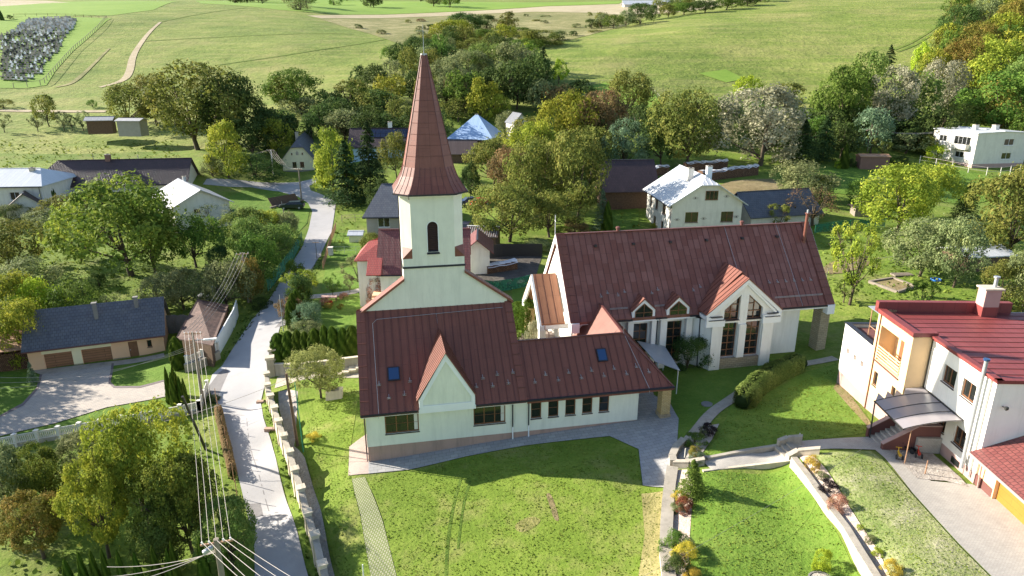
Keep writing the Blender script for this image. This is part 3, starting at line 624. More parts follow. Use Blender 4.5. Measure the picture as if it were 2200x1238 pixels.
def house(name, label, cat, px=None, az=0, w=10, d=10, hz=3, ze=None, zr=None, axis='x', oh=.5, wall='white', roof='roofA', z0=None, plinth=None, ph=.6, wins=(), hipn=0, hipf=0, sp=None, xy=None, gbase=True,
          seamm='seam', mf='woodf', th=.14, roofname='roof', group=None, gutter=True, chim=(), halfhip=0, verge='seam', gable=True):
    """simple gable house; local x along front wall, y into depth; origin is the front-left ground corner; wins (side,u0,z0,u1,z1,nv,nh)"""
    X, Y = xy if xy else ZP(px[0], px[1], z0)[:2]
    zb = z0 if z0 is not None else Tf(X, Y)
    t = thing(name, label, cat, (X, Y, zb), R(az), group)
    H = ze
    wl = MB(); sides = {'f': ((0, 0, 0), (1, 0), w), 'r': ((w, 0, 0), (0, 1), d), 'b': ((w, d, 0), (-1, 0), w), 'l': ((0, d, 0), (0, -1), d)}
    for k, (P, u, L_) in sides.items():
        hs = [x[1:5] for x in wins if x[0] == k and x[4] <= H]
        wl.wall(P, u, L_, H, hs)
    for (P, u, L_) in sides.values(): # foundation skirt
        U = Vector((u[0], u[1], 0)); P = Vector(P); n = U.cross(Vector((0, 0, 1)))
        wl.poly([P + Vector((0,0,-2.5)), P + U * L_ + Vector((0,0,-2.5)), P + U * L_, P])
    rp = zr - ze
    if gable:
        if axis == 'x':
            if not hipn: wl.poly([(0, d, H), (0, 0, H), (0, d/2, zr - .02)])
            if not hipf: wl.poly([(w, 0, H), (w, d, H), (w, d/2, zr - .02)])
        else:
            k = halfhip
            if not hipn:
                if k: wl.poly([(0, 0, H), (w, 0, H), (w - w/2*k, 0, H + rp*k - .02), (w/2*k, 0, H + rp*k - .02)])
                else: wl.poly([(0, 0, H), (w, 0, H), (w/2, 0, zr - .02)])
            if not hipf: wl.poly([(w, d, H), (0, d, H), (w/2, d, zr - .02)])
    wo = wl.build('wall', M[wall], t)
    if plinth:
        pb = MB()
        for (P, u, L_) in sides.values():
            U = Vector((u[0], u[1], 0)); P = Vector(P); n = U.cross(Vector((0, 0, 1)))
            a = P - U * .03 + n * .03; b = P + U * (L_ + .03) + n * .03; pb.poly([a + Vector((0,0,-2.5)), b + Vector((0,0,-2.5)), b + Vector((0,0,ph)), a + Vector((0,0,ph))]); pb.poly([a + Vector((0,0,ph)), b + Vector((0,0,ph)), b - n * .05 + Vector((0,0,ph)), a - n * .05 + Vector((0,0,ph))])
        pb.build('plinth', M[plinth], t)
    for x in wins:
        P, u, L_ = sides[x[0]]; nv, nh = (x[5], x[6]) if len(x) > 6 else (1, 0)
        if x[4] > H:   # window in the gable triangle: sits on the face in its own surround
            pane_window(t, Vector(P) + Vector((u[1], -u[0], 0)) * .06, u, x[1:5], nv, nh, depth=.03, mf=mf)
        else: pane_window(t, P, u, x[1:5], nv, nh, mf=mf)
    rb = MB(); s = rp / ((d if axis == 'x' else w) / 2); e = oh * s
    def rpt(a, b, z): return (a, b, z + .06)
    if axis == 'x':
        xa, xb = (-oh, w + oh); ra = hipn if hipn else -oh; rf = w - hipf if hipf else w + oh
        roofpoly(rb, [rpt(xa, -oh, ze - e), rpt(xb, -oh, ze - e), rpt(rf, d/2, zr), rpt(ra, d/2, zr)], th, 0, sp)
        roofpoly(rb, [rpt(xb, d + oh, ze - e), rpt(xa, d + oh, ze - e), rpt(ra, d/2, zr), rpt(rf, d/2, zr)], th, 0, sp)
        if hipn: roofpoly(rb, [rpt(xa, d + oh, ze - e), rpt(xa, -oh, ze - e), rpt(ra, d/2, zr)], th, 0, sp)
        if hipf: roofpoly(rb, [rpt(xb, -oh, ze - e), rpt(xb, d + oh, ze - e), rpt(rf, d/2, zr)], th, 0, sp)
        rb.bar(rpt(ra, d/2, zr + .02), rpt(rf, d/2, zr + .02), .25, .06, 1)
    else:
        ya, yb = (-oh, d + oh); ra = hipn if hipn else -oh; rf = d - hipf if hipf else d + oh; k = halfhip
        if k:
            zk = ze + rp * k; xk = w/2*k; ra = halfhip and max(.9, w * .16)
            L1 = [rpt(-oh, yb, ze - e), rpt(-oh, ya, ze - e), rpt(xk, ya, zk), rpt(w/2, ra, zr), rpt(w/2, rf, zr)]
            R1 = [rpt(w + oh, ya, ze - e), rpt(w + oh, yb, ze - e), rpt(w/2, rf, zr), rpt(w/2, ra, zr), rpt(w - xk, ya, zk)]
            roofpoly(rb, L1, th, 0, sp); roofpoly(rb, R1, th, 0, sp); roofpoly(rb, [rpt(xk, ya, zk), rpt(w - xk, ya, zk), rpt(w/2, ra, zr)], th, 0, sp)
        else:
            roofpoly(rb, [rpt(-oh, yb, ze - e), rpt(-oh, ya, ze - e), rpt(w/2, ra, zr), rpt(w/2, rf, zr)], th, 0, sp)
            roofpoly(rb, [rpt(w + oh, ya, ze - e), rpt(w + oh, yb, ze - e), rpt(w/2, rf, zr), rpt(w/2, ra, zr)], th, 0, sp)
            if hipn: roofpoly(rb, [rpt(-oh, ya, ze - e), rpt(w + oh, ya, ze - e), rpt(w/2, ra, zr)], th, 0, sp)
            if hipf: roofpoly(rb, [rpt(w + oh, yb, ze - e), rpt(-oh, yb, ze - e), rpt(w/2, rf, zr)], th, 0, sp)
        rb.bar(rpt(w/2, ra, zr + .02), rpt(w/2, rf, zr + .02), .25, .06, 1)
    ro = rb.build(roofname, [M[roof], M[seamm]], t)
    if gutter:
        g = MB(); zg = ze - e - .08
        if axis == 'x': g.tube([(-oh, -oh - .08, zg), (w + oh, -oh - .08, zg)], .08, 6); g.tube([(w - .3, -.12, zg), (w - .3, -.12, 0)], .05, 6)
        else: g.tube([(-oh - .08, -oh, zg), (-oh - .08, d + oh, zg)], .08, 6); g.tube([(-.12, .3, zg), (-.12, .3, 0)], .05, 6)
        g.build('gutter', M['gutter'], t)
    for c in chim:
        x, y, sz, zt = c[:4]; cb = MB(); 
        zlo = ze
        cb.box(x - sz/2, y - sz/2, zlo, x + sz/2, y + sz/2, zt, 0); cb.box(x - sz/2 - .06, y - sz/2 - .06, zt, x + sz/2 + .06, y + sz/2 + .06, zt + .1, 1); cb.box(x - sz/5, y - sz/5, zt + .1, x + sz/5, y + sz/5, zt + .22, 2)
        cb.build('chimney', [M[c[4]] if len(c) > 4 else M['white'], M['conc'], M['black']], ro)
    return t
# ================= church hall with the tower ====================
HALL = thing('church', 'pale green church hall with dark red roof, dormer gable and tall red spire', 'church', WH(0, 0, 0), HAZ)
def B_(name, mb, mats, parent=HALL, label=None, smooth=False):
    o = mb.build(name, [M[x] for x in mats] if isinstance(mats, (list, tuple)) else M[mats], parent, smooth)
    if label: o['label'] = label
    return o
big = [(1.46, 2.42-1.42, 4.09, 3.98-1.42), (8.45, 1.0, 11.05, 2.6)]
sm = [(13.16 + 1.45*k, 1.09, 14.03 + 1.45*k, 2.65) for k in range(5)]
m_ = MB(); m_.wall((0, 0, 1.42), (1, 0), 22.4, 2.85, big + sm, .2); m_.wall((0, 12, 1.42), (0, -1), 12, 3.0)
m_.wall((22.4, 0, 1.42), (0, 1), 3.2, 2.85); m_.wall((22.4, 3.2, 1.42), (.35, .94), 5, 2.85); m_.wall((12.6, 12, 1.42), (-1, 0), 12.6, 3.0); m_.wall((22, 6.8, 1.42), (-1, 0), 9.4, 3.0); m_.wall((12.6, 6.8, 1.42), (0, 1), 5.2, 3)
m_.poly([(0, 12, 4.4), (0, 0, 4.4), (0, 6, 10.3)]); m_.poly([(12.5, 0, 4.4), (12.5, 12, 4.4), (12.5, 6, 10.3)])
B_('wall', m_, 'mint')
m_ = MB(); m_.box(.04, .03, -1, 22.36, .5, 1.42); m_.box(.04, .5, -1, .4, 12, 1.42); m_.box(22.0, .5, 0, 22.36, 8, 1.42); B_('plinth', m_, 'plinth')
for h in big:
    w_ = pane_window(HALL, (0, 0, 1.42), (1, 0), h, 2, 1, .16, .08, mw=.02)
for h in sm: pane_window(HALL, (0, 0, 1.42), (1, 0), h, 0, 1, .16, .07, mw=.03)
# curtain strips seen in the two wide windows
for h in big:
    c = MB(); c.box(h[2] - .36, -.0 + .13, 1.42 + h[1] + .1, h[2] - .08, .139, 1.42 + h[3] - .08)
    B_('curtain', c, 'offw')
SL = .93
def zr_(y): return 4.52 + SL * (y + .55)
m_ = MB()
roofpoly(m_, [(-.3, -.55, zr_(-.55)), (4.16, -.55, zr_(-.55)), (4.16, .45, zr_(.45)), (-.3, .45, zr_(.45))], .22, 0, .62); roofpoly(m_, [(8.52, -.55, zr_(-.55)), (12.65, -.55, zr_(-.55)), (12.65, .45, zr_(.45)), (8.52, .45, zr_(.45))], .22, 0, .62); roofpoly(m_, [(-.3, .45, zr_(.45)), (12.65, .45, zr_(.45)), (12.65, 6.02, zr_(6.02)), (-.3, 6.02, zr_(6.02))], .22, 0, .62)
roofpoly(m_, [(12.65, 12.6, zr_(-.55)), (-.3, 12.6, zr_(-.55)), (-.3, 6.6, zr_(6.0)), (12.65, 6.6, zr_(6.0))], .22, 0, None)
for xa, xb in ((-.34, .34), (12.12, 12.72)):   # raised verge flashings
    m_.extr([(xa, -.58, zr_(-.58) + .1), (xb, -.58, zr_(-.58) + .1), (xb, 6.0, zr_(6.0) + .1), (xa, 6.0, zr_(6.0) + .1)], (0, 0, -.14))
    for k in range(1, 9):
        yy = -.55 + k * .72; m_.bar((xa, yy, zr_(yy) + .12), (xb, yy, zr_(yy) + .12), .04, .05, 1)
mainroof = B_('roof', m_, ['roofA', 'seam'])
m_ = MB(); zw = lambda y: zr_(y) - .12; yr = 3.35; RX = 22.0
roofpoly(m_, [(12.73, -.55, zw(-.55)), (25.3, -.55, zw(-.55)), (RX, yr, zw(yr)), (12.73, yr, zw(yr))], .2, 0, .62)
roofpoly(m_, [(18.1, 7.25, zw(-.55)), (12.73, 7.25, zw(-.55)), (12.73, yr, zw(yr)), (RX, yr, zw(yr))], .2, 0, None)
roofpoly(m_, [(25.3, -.55, zw(-.55)), (25.3, 9.3, zw(-.55)), (RX, 9.6, zw(yr) + .55), (RX, yr, zw(yr))], .2, 0, .62)
roofpoly(m_, [(18.1, 9.3, zw(-.55)), (18.1, 7.25, zw(-.55)), (RX, yr, zw(yr)), (RX, 9.6, zw(yr) + .55)], .2, 0, .62)
m_.bar((12.7, yr, zw(yr) + .03), (RX, yr, zw(yr) + .03), .2, .07, 1); m_.bar((25.3, -.55, zw(-.55) + .03), (RX, yr, zw(yr) + .03), .16, .07, 1); m_.bar((RX, yr, zw(yr) + .04), (RX, 9.6, zw(yr) + .57), .2, .07, 1)
B_('roof', m_, ['roofA', 'seam'], label='lower wing roof with skylight')
# snow guards
def guard(mb, x, y, zf):
    z = zf(y); mb.bar((x - .15, y, z + .12), (x + .15, y, z + .12), .025, .025); mb.bar((x - .15, y - .1, z + .05), (x + .15, y - .1, z + .05), .025, .025); mb.bar((x, y + .25, z + .27), (x, y - .12, z + .06), .03, .05)
for k in range(12):
    m_ = MB(); x = 13.6 + k * .98; guard(m_, x, .55 + (k % 2) * .42, zw); B_('snow_guard', m_, 'steel')
for x, y in ((1.2, 1.15), (1.9, .3), (3.1, .42), (3.6, 1.2), (9.4, 1.0), (10.1, .45), (10.6, 1.15), (11.4, .55), (8.8, .5), (11.9, 1.2)): m_ = MB(); guard(m_, x, y, zr_); B_('snow_guard', m_, 'steel')
# lightning wires
m_ = MB(); m_.tube([(1.0, -.6, zr_(-.6) - .3), (1.05, -.5, zr_(-.5) + .06), (1.0, 2, zr_(2) + .06), (.95, 5.1, zr_(5.1) + .07), (1.3, 5.35, zr_(5.35) + .07), (11.9, 5.6, zr_(5.6) + .07)], .018, 4)
m_.tube([(6.2, 5.5, zr_(5.5) + .06), (6.25, 4.45, 9.1), (6.3, 3.8, 9.0)], .018, 4); m_.tube([(RX + .05, yr, zw(yr) + .5), (RX + .05, yr, zw(yr) + .06), (23.1, -.5, zw(-.5) + .07), (23.1, -.62, 4.1)], .02, 4)
B_('lightning_wire', m_, 'steel')
# gutter, fascia, soffit
m_ = MB(); m_.box(-.3, -.47, 4.22, 4.1, .02, 4.47); m_.box(8.55, -.47, 4.22, 25.2, .02, 4.44); m_.box(4.1, -.56, 4.22, 8.58, .02, 4.55); m_.box(22.42, .0, 4.2, 25.1, 7, 4.4); B_('fascia', m_, 'trimw')
m_ = MB()
for a, b in ((-.35, 4.0), (8.62, 12.6), (12.6, 25.35)): m_.box(a, -.66, 4.40, b, -.5, 4.53); 
B_('gutter', m_, 'gutter')
for x in (11.63, 12.96, -.08):
    m_ = MB(); m_.tube([(x, -.5, 4.4), (x, -.09, 4.1), (x, -.09, 2.0 if x > 0 else .9)], .05, 8); dpo = B_('downpipe', m_, 'gutter' if x > 0 else 'sill')
    m2 = MB(); m2.tube([(x, -.09, 2.0 if x > 0 else .9), (x, -.09, .2)], .055, 8); m2.build('pipe_foot', M['trimw' if x > 1 else 'mauve'], dpo)
# dormer gable
m_ = MB(); dg = [(4.16, -.5, 4.55), (8.52, -.5, 4.55), (8.52, -.5, 5.42), (6.3, -.5, 9.12), (4.16, -.5, 5.40)]
m_.extr(dg, (0, .9, 0)); dr = B_('dormer', m_, 'mint')
m_ = MB(); tw = .3
inner = [(4.16 + tw, -.58, 4.55 + tw), (8.52 - tw, -.58, 4.55 + tw), (8.52 - tw, -.58, 5.33), (6.3, -.58, 8.48), (4.16 + tw, -.58, 5.31)]; outer = [(p[0], -.58, p[2]) for p in dg]
for i in range(5):
    j = (i + 1) % 5; m_.extr([outer[i], outer[j], inner[j], inner[i]], (0, .07, 0))
m_.build('trim', M['trimw'], dr)
m_ = MB(); pk = (6.3, 8.95)
for sx_ in (-1, 1):
    ex = 6.3 + sx_ * 2.33
    q = [(6.3, -.66, 9.24), (ex, -.66, 5.40), (ex, (5.40 - 4.52) / SL - .55, 5.40), (6.3, (9.24 - 4.52) / SL - .55, 9.24)]
    roofpoly(m_, q, .1, 0, .42)
m_.build('dormer_roof', [M['roofA'], M['seam']], dr)
# skylights
def skylight(parent, x, y, wd, ht, zf, nrm=SL):
    t_ = Vector((0, 1, nrm)).normalized(); c = Vector((x, y, zf(y))); u = Vector((1, 0, 0)); n = u.cross(t_)
    m_ = MB(); q = [c - u*wd/2 - t_*ht/2, c + u*wd/2 - t_*ht/2, c + u*wd/2 + t_*ht/2, c - u*wd/2 + t_*ht/2]; m_.extr([p + n * .14 for p in q], -n * .16)
    s_ = m_.build('skylight', M['gutter'], parent); g = MB(); k = .09
    q = [c - u*(wd/2-k) - t_*(ht/2-k), c + u*(wd/2-k) - t_*(ht/2-k), c + u*(wd/2-k) + t_*(ht/2-k), c - u*(wd/2-k) + t_*(ht/2-k)]; g.extr([p + n * .155 for p in q], -n * .03); g.build('pane', M['glassb'], s_)
def onroof(px, py, zf):   # solve for the point of a hall roof plane under a pixel (used for skylights)
    best = None
    for y in np.arange(-.5, 6, .02):
        p = WH(0, y, zf(y)); d = ray(px, py); t = (p[2] - CH) / d[2]; x_, y_ = d[0]*t - HA[0], d[1]*t - HA[1]
        ly = -math.sin(HAZ) * x_ + math.cos(HAZ) * y_
        if best is None or abs(ly - y) < best[0]: best = (abs(ly - y), math.cos(HAZ) * x_ + math.sin(HAZ) * y_, y)
    return best[1], best[2]
x, y = onroof(846, 804, zr_); skylight(HALL, x, y, .95, 1.15, zr_)
x, y = onroof(1293, 764, zw); skylight(HALL, x, y, .85, 1.15, zw)
# shoulder wall and tower
m_ = MB(); m_.extr([(.3, 6.0, 9.6), (12.35, 6.0, 9.6), (12.35, 6.0, 10.95), (8.75, 6.0, 13.45), (8.75, 6.0, 14.1), (3.7, 6.0, 14.1), (3.7, 6.0, 13.05), (.3, 6.0, 10.55)], (0, .6, 0))
m_.box(3.7, 6.6, 4, 8.75, 11.05, 14.1); B_('shoulder_wall', m_, 'mint')
m_ = MB()
for a, b in (((-.25, 10.38), (3.72, 13.3)), ((12.85, 10.78), (8.73, 13.72))):
    m_.extr([(a[0], 5.82, a[1]), (b[0], 5.82, b[1]), (b[0], 6.85, b[1]), (a[0], 6.85, a[1])], (0, 0, -.22))
B_('coping', m_, 'spire')
m_ = MB(); m_.box(3.62, 5.9, 14.1, 8.83, 11.13, 14.2); m_.extr([(3.62, 5.88, 14.1), (8.83, 5.88, 14.1), (8.83, 6.02, 14.26), (3.62, 6.02, 14.26)], (0, .05, 0)); B_('band', m_, 'gutter')

m_ = MB(); cx, cy = 6.22, 8.52
sq = [(3.7, 6.0), (8.75, 6.0), (8.75, 11.05), (3.7, 11.05)]
zc = 14.9; cs_ = .78
m_.extr([(x, y, 14.2) for x, y in sq], (0, 0, zc - 14.2))
octo = [(3.7 + cs_, 6.0), (8.75 - cs_, 6.0), (8.75, 6.0 + cs_), (8.75, 11.05 - cs_), (8.75 - cs_, 11.05), (3.7 + cs_, 11.05), (3.7, 11.05 - cs_), (3.7, 6.0 + cs_)]
# front face with arched opening
fx0, fx1 = octo[0][0], octo[1][0]; ax, aw, zb_, zs_ = 6.2, .43, 15.4, 17.5
def arch(n=9, r=aw, xx=ax, zs=zs_, y=6.0): return [(xx + r * math.cos(math.pi * k / (n-1)), y, zs + r * math.sin(math.pi * k / (n-1))) for k in range(n)]
A9 = arch(); ZT = 20.15
m_.poly([(fx0, 6, zc), (fx1, 6, zc), (fx1, 6, zb_), (fx0, 6, zb_)]); m_.poly([(fx0, 6, zb_), (ax - aw, 6, zb_), (ax - aw, 6, zs_), (fx0, 6, zs_)]); m_.poly([(ax + aw, 6, zb_), (fx1, 6, zb_), (fx1, 6, zs_), (ax + aw, 6, zs_)])
m_.poly([(fx0, 6, zs_)] + [A9[8 - k] for k in range(5)] + [(ax, 6, ZT), (fx0, 6, ZT)]); m_.poly([(fx1, 6, zs_), (fx1, 6, ZT), (ax, 6, ZT)] + [A9[4 - k] for k in range(5)])
for i in range(1, 8):
    a, b = octo[i], octo[(i+1) % 8]; m_.poly([(a[0], a[1], zc), (b[0], b[1], zc), (b[0], b[1], ZT), (a[0], a[1], ZT)])
B_('tower', m_, 'mint')
m_ = MB(); rim = [(ax - aw, 6, zb_)] + [A9[8 - k] for k in range(9)] + [(ax + aw, 6, zb_)]
for a, b in zip(rim, rim[1:]): m_.poly([b, a, (a[0], 6.35, a[2]), (b[0], 6.35, b[2])])
for k, s in ((.03, 1),): 
    for a, b in zip(rim, rim[1:]):
        va = Vector((a[0] - ax, 0, max(0, a[2] - zs_))).normalized() * .06 if a[2] >= zs_ else Vector((math.copysign(.06, a[0] - ax), 0, 0)); vb = Vector((b[0] - ax, 0, max(0, b[2] - zs_))).normalized() * .06 if b[2] >= zs_ else Vector((math.copysign(.06, b[0] - ax), 0, 0))
        m_.poly([Vector(a) + Vector((0, -.012, 0)), Vector(b) + Vector((0, -.012, 0)), Vector(b) + vb + Vector((0, -.012, 0)), Vector(a) + va + Vector((0, -.012, 0))])
bw = B_('belfry_window', m_, 'trimw')
m_ = MB()
for k in range(16):
    z = zb_ + .08 + k * .155; half = aw if z < zs_ else math.sqrt(max(.0, aw*aw - (z - zs_)**2))
    if half > .08: m_.extr([(ax - half, 6.16, z), (ax + half, 6.16, z), (ax + half, 6.3, z + .13), (ax - half, 6.3, z + .13)], (0, .01, -.03))
m_.poly([(ax - aw, 6.34, zb_), (ax + aw, 6.34, zb_)] + [(p[0], 6.34, p[2]) for p in A9]); m_.build('louvre', M['louvre'], bw)
m_ = MB(); m_.extr([(ax - aw - .1, 5.86, zb_ - .12), (ax + aw + .1, 5.86, zb_ - .12), (ax + aw, 6.3, zb_ + .18), (ax - aw, 6.3, zb_ + .18)], (0, 0, -.05)); m_.build('sill', M['gutter'], bw)
m_ = MB() # broaches
for (cxx, cyy), a, b in (((3.7, 6.0), octo[7], octo[0]), ((8.75, 6.0), octo[1], octo[2]), ((8.75, 11.05), octo[3], octo[4]), ((3.7, 11.05), octo[5], octo[6])):
    m_.extr([(cxx + (cxx - cx) * .02, cyy + (cyy - cy) * .02, zc + .02), (a[0], a[1], zc + .85), (b[0], b[1], zc + .85)], (0, 0, -.06)); m_.poly([(cxx, cyy, zc), (a[0], a[1], zc), (a[0], a[1], zc + .8)]); m_.poly([(cxx, cyy, zc), (b[0], b[1], zc), (b[0], b[1], zc + .8)])
B_('broach', m_, 'spire')
def octring(r, c, z, k=1.0): # r half width, c chamfer
    return [(cx - r + c, cy - r, z), (cx + r - c, cy - r, z), (cx + r, cy - r + c, z), (cx + r, cy + r - c, z), (cx + r - c, cy + r, z), (cx - r + c, cy + r, z), (cx - r, cy + r - c, z), (cx - r, cy - r + c, z)]
m_ = MB(); rings = [octring(2.98, 1.15, 20.2), octring(2.55, 1.0, 20.85), octring(2.22, .88, 21.5), octring(1.98, .8, 22.2), octring(.22, .09, 30.75)]
for a, b in zip(rings, rings[1:]):
    for i in range(8): m_.poly([a[i], a[(i+1) % 8], b[(i+1) % 8], b[i]])
m_.poly(rings[0][::-1]); 
# folded ribs on the hips and short seams on the flare
for i in range(8):
    for a, b in zip(rings, rings[1:]): m_.bar(Vector(a[i]), Vector(b[i]), .05, .05, 1)
for f in range(8):
    a0, a1 = Vector(rings[0][f]), Vector(rings[0][(f+1) % 8]); b0, b1 = Vector(rings[1][f]), Vector(rings[1][(f+1) % 8]); c0, c1 = Vector(rings[2][f]), Vector(rings[2][(f+1) % 8]); d0, d1 = Vector(rings[3][f]), Vector(rings[3][(f+1)%8])
    nn = 6 if f % 2 == 0 else 3
    for k in range(1, nn):
        t = k / nn; P_ = [a0.lerp(a1, t), b0.lerp(b1, t), c0.lerp(c1, t), d0.lerp(d1, t)]
        for p, q in zip(P_, P_[1:]): m_.bar(p, q, .035, .04, 1)
for k in range(1, 10): # horizontal joints
    t = k / 10; ring = [Vector(p).lerp(Vector(q), t) for p, q in zip(rings[3], rings[4])]
    for i in range(8): m_.bar(ring[i], ring[(i+1) % 8], .03, .03, 1)
B_('spire', m_, ['spire', 'seam'])
m_ = MB(); e0 = octring(2.98, 1.15, 20.17)
for i in range(8): m_.bar(e0[i], e0[(i+1) % 8], .14, .12)
B_('gutter', m_, 'gutter')
m_ = MB(); c0 = octring(2.6, .86, 19.95); c1 = octring(2.6, .86, 20.15)
for i in range(8): m_.poly([c0[i], c0[(i+1)%8], c1[(i+1)%8], c1[i]])
m_.poly(c0[::-1]); B_('cornice', m_, 'trimw')
m_ = MB(); m_.tube([(cx, cy, 30.7), (cx, cy, 30.85)], .26, 8); m_.tube([(cx, cy, 30.8), (cx, cy, 33.0)], [.03, .016], 6); m_.tube([(cx - .5, cy - .0, 32.5), (cx + .5, cy, 32.5)], .016, 6); pass
B_('cross', m_, 'steel')
m_ = MB(); m_.tube([(4.35, 5.6, 20.3), (4.35, 5.6, 20.0), (4.4, 5.95, 19.8)], .03, 5); m_.tube([(3.62, 7.3, 20), (3.6, 7.3, 14.3), (3.6, 7.3, 12)], .05, 6); B_('downpipe', m_, 'sill')
# porch pillar
m_ = MB(); m_.box(24.45, -.15, 1.75, 25.25, .75, 4.2); B_('pillar', m_, 'ybrick'); m_ = MB(); m_.box(24.38, -.22, 1.0, 25.32, .82, 1.75); B_('pillar_base', m_, 'stonebrick')
# ================= newer church building (gabled hall behind) ====================
C2 = thing('church_hall', 'large white parish building with patched red-brown roof and tall cross-shaped window gable', 'church building', WH(0, 0, 0), HAZ)
def BC(name, mb, mats, label=None, parent=None, smooth=False): 
    o = mb.build(name, [M[x] for x in mats] if isinstance(mats, (list, tuple)) else M[mats], parent or C2, smooth)
    if label: o['label'] = label
    return o
S2 = 1.19; E2y, E2z = 8.5, 7.25
def z2(y): return E2z + S2 * (y - E2y)
XA, XB = 18.85, 46.2; YR2 = 14.4; ZR2 = z2(YR2)
wy = 9.2
m_ = MB()
dw = [(25.3, 1.9, 26.75, 6.4), (28.75, 1.9, 30.3, 6.4)]
H0 = 1.2
m_.wall((19.4, wy, H0), (1, 0), 11.8, 5.9, [(a - 19.4, b - H0 + .3, c - 19.4, d - H0) for a, b, c, d in dw], .25)
m_.wall((39.0, 9.5, H0), (1, 0), 4.2, 6.0); m_.wall((43.2, 9.5, H0), (0, 1), 9.8, 6.2); m_.wall((43.2, 19.3, H0), (-1, 0), 23.8, 6.2); m_.wall((19.4, 19.3, H0), (0, -1), 10.1, 6.2)
for x, nx in ((19.4, -1), (43.2, 1)):
    q = [(x, 9.2, 7.2), (x, 19.4, 7.2), (x, YR2, ZR2 - .35)]; m_.poly(q if nx > 0 else q[::-1])
for x0, x1 in ((24.55, 25.1), (26.95, 27.4), (27.85, 28.5), (30.5, 31.1)): m_.box(x0, 8.62, H0, x1, 9.2, 6.95)
m_.wall((31.1, 9.2, H0), (1.3, -1.9), 2.3, 5.6)
BC('wall', m_, 'white')
for a, b, c, d in dw: pane_window(C2, (0, wy, 0), (1, 0), (a, b + .3, c, d), 1, 4, .2, .07, mw=.06)
# avant-corps with the cross window
m_ = MB(); P0 = (32.4, 7.3, 1.2); W0 = 6.4; 
lw = [(33.6 - 32.4, 1.75, 35.15 - 32.4, 5.35), (36.0 - 32.4, 1.75, 37.6 - 32.4, 5.35)]
m_.wall(P0, (1, 0), W0, 5.35, lw, .45)
zt = 6.55
# gable face above zt with two slanted windows
ctr = 35.6; gl, gr, pkz = 32.4, 38.8, 10.55
wl0, wl1, wr0, wr1 = 33.62, 35.2, 36.02, 37.6; zb2 = 6.8; zo, zi = 7.9, 9.32
m_.poly([(gl, 7.3, zt), (gr, 7.3, zt), (gr, 7.3, zb2), (gl, 7.3, zb2)])
m_.poly([(gl, 7.3, zb2), (wl0, 7.3, zb2), (wl0, 7.3, zo), (gl, 7.3, zo - .3)]); m_.poly([(wr1, 7.3, zb2), (gr, 7.3, zb2), (gr, 7.3, zo - .3), (wr1, 7.3, zo)])
m_.poly([(wl1, 7.3, zb2), (wr0, 7.3, zb2), (wr0, 7.3, zi), (ctr, 7.3, pkz), (wl1, 7.3, zi)])
m_.poly([(gl, 7.3, zo - .3), (wl0, 7.3, zo), (wl1, 7.3, zi), (ctr, 7.3, pkz)]); m_.poly([(wr1, 7.3, zo), (gr, 7.3, zo - .3), (ctr, 7.3, pkz), (wr0, 7.3, zi)])
for q in ([(wl0, zb2), (wl1, zb2), (wl1, zi), (wl0, zo)], [(wr0, zb2), (wr1, zb2), (wr1, zo), (wr0, zi)]):
    for i in range(4):
        a, b = q[i], q[(i+1) % 4]; m_.poly([(a[0], 7.3, a[1]), (b[0], 7.3, b[1]), (b[0], 7.72, b[1]), (a[0], 7.72, a[1])])
m_.wall((38.8, 7.3, 1.2), (.1, 1), 2.4, 5.6); m_.wall((32.4, 9.6, 5.0), (0, -1), 2.3, 1.8)
ga = BC('gable', m_, 'white')
for h in lw: pane_window(C2, P0, (1, 0), h, 1, 4, .36, .08, mw=.07)
for q, s_ in (([(wl0, zb2), (wl1, zb2), (wl1, zi), (wl0, zo)], 1), ([(wr0, zb2), (wr1, zb2), (wr1, zo), (wr0, zi)], -1)):
    f = MB(); 
    for i in range(4):
        a, b = q[i], q[(i+1) % 4]; f.bar((a[0], 7.62, a[1]), (b[0], 7.62, b[1]), .08, .12)
    xm = (q[0][0] + q[1][0]) / 2; zm = (zo + zi) / 2; f.bar((xm, 7.62, zb2), (xm, 7.62, zm), .07); f.bar((q[0][0], 7.62, 7.55), (q[1][0], 7.62, 7.55), .07)
    f.bar((q[0][0] if s_ < 0 else xm, 7.62, 8.3), (q[1][0] if s_ > 0 else xm, 7.62, 8.3), .07)
    wn = BC('window', f, 'woodf'); g = MB(); g.poly([(p[0], 7.66, p[1]) for p in q]); g.build('pane', M['glass'], wn)
    g = MB(); g.box(q[0][0] - .04, 7.2, zb2 - .04, q[1][0] + .04, 7.6, zb2 + .02); g.build('sill', M['sill'], wn)
m_ = MB() # outlined verge boards and corner blocks
for sx_, xo in ((-1, 31.7), (1, 39.45)):
    m_.extr([(ctr, 7.02, 10.55), (ctr, 7.02, 10.98), (xo, 7.02, 7.72), (xo, 7.02, 7.2)], (0, .28, 0)) 
    m_.extr([(ctr, 7.1, 10.35), (ctr, 7.1, 10.62), (xo - sx_ * .45, 7.1, 7.5), (xo - sx_ * .45, 7.1, 7.2)], (0, .2, 0))
    m_.box(min(xo, xo - sx_ * 1.9), 6.98, 6.35, max(xo, xo - sx_ * 1.9), 7.29, 7.0); m_.box(min(xo, xo - sx_ * .5), 6.985, 7.0, max(xo, xo - sx_ * .5), 8.6, 7.35)
    m_.box(min(xo, xo - sx_ * 1.9), 7.0, 7.0, max(xo, xo - sx_ * 1.7), 7.29, 7.2)
BC('trim', m_, 'whiter')
m_ = MB()
for xa, xb in ((31.9, 33.5), (37.75, 39.3)): m_.box(xa, 6.88, 7.0, xb, 7.1, 7.06); m_.box(xa + .2, 6.9, 7.32, xb - .2, 7.12, 7.38)
BC('ledge_flashing', m_, 'gutter')
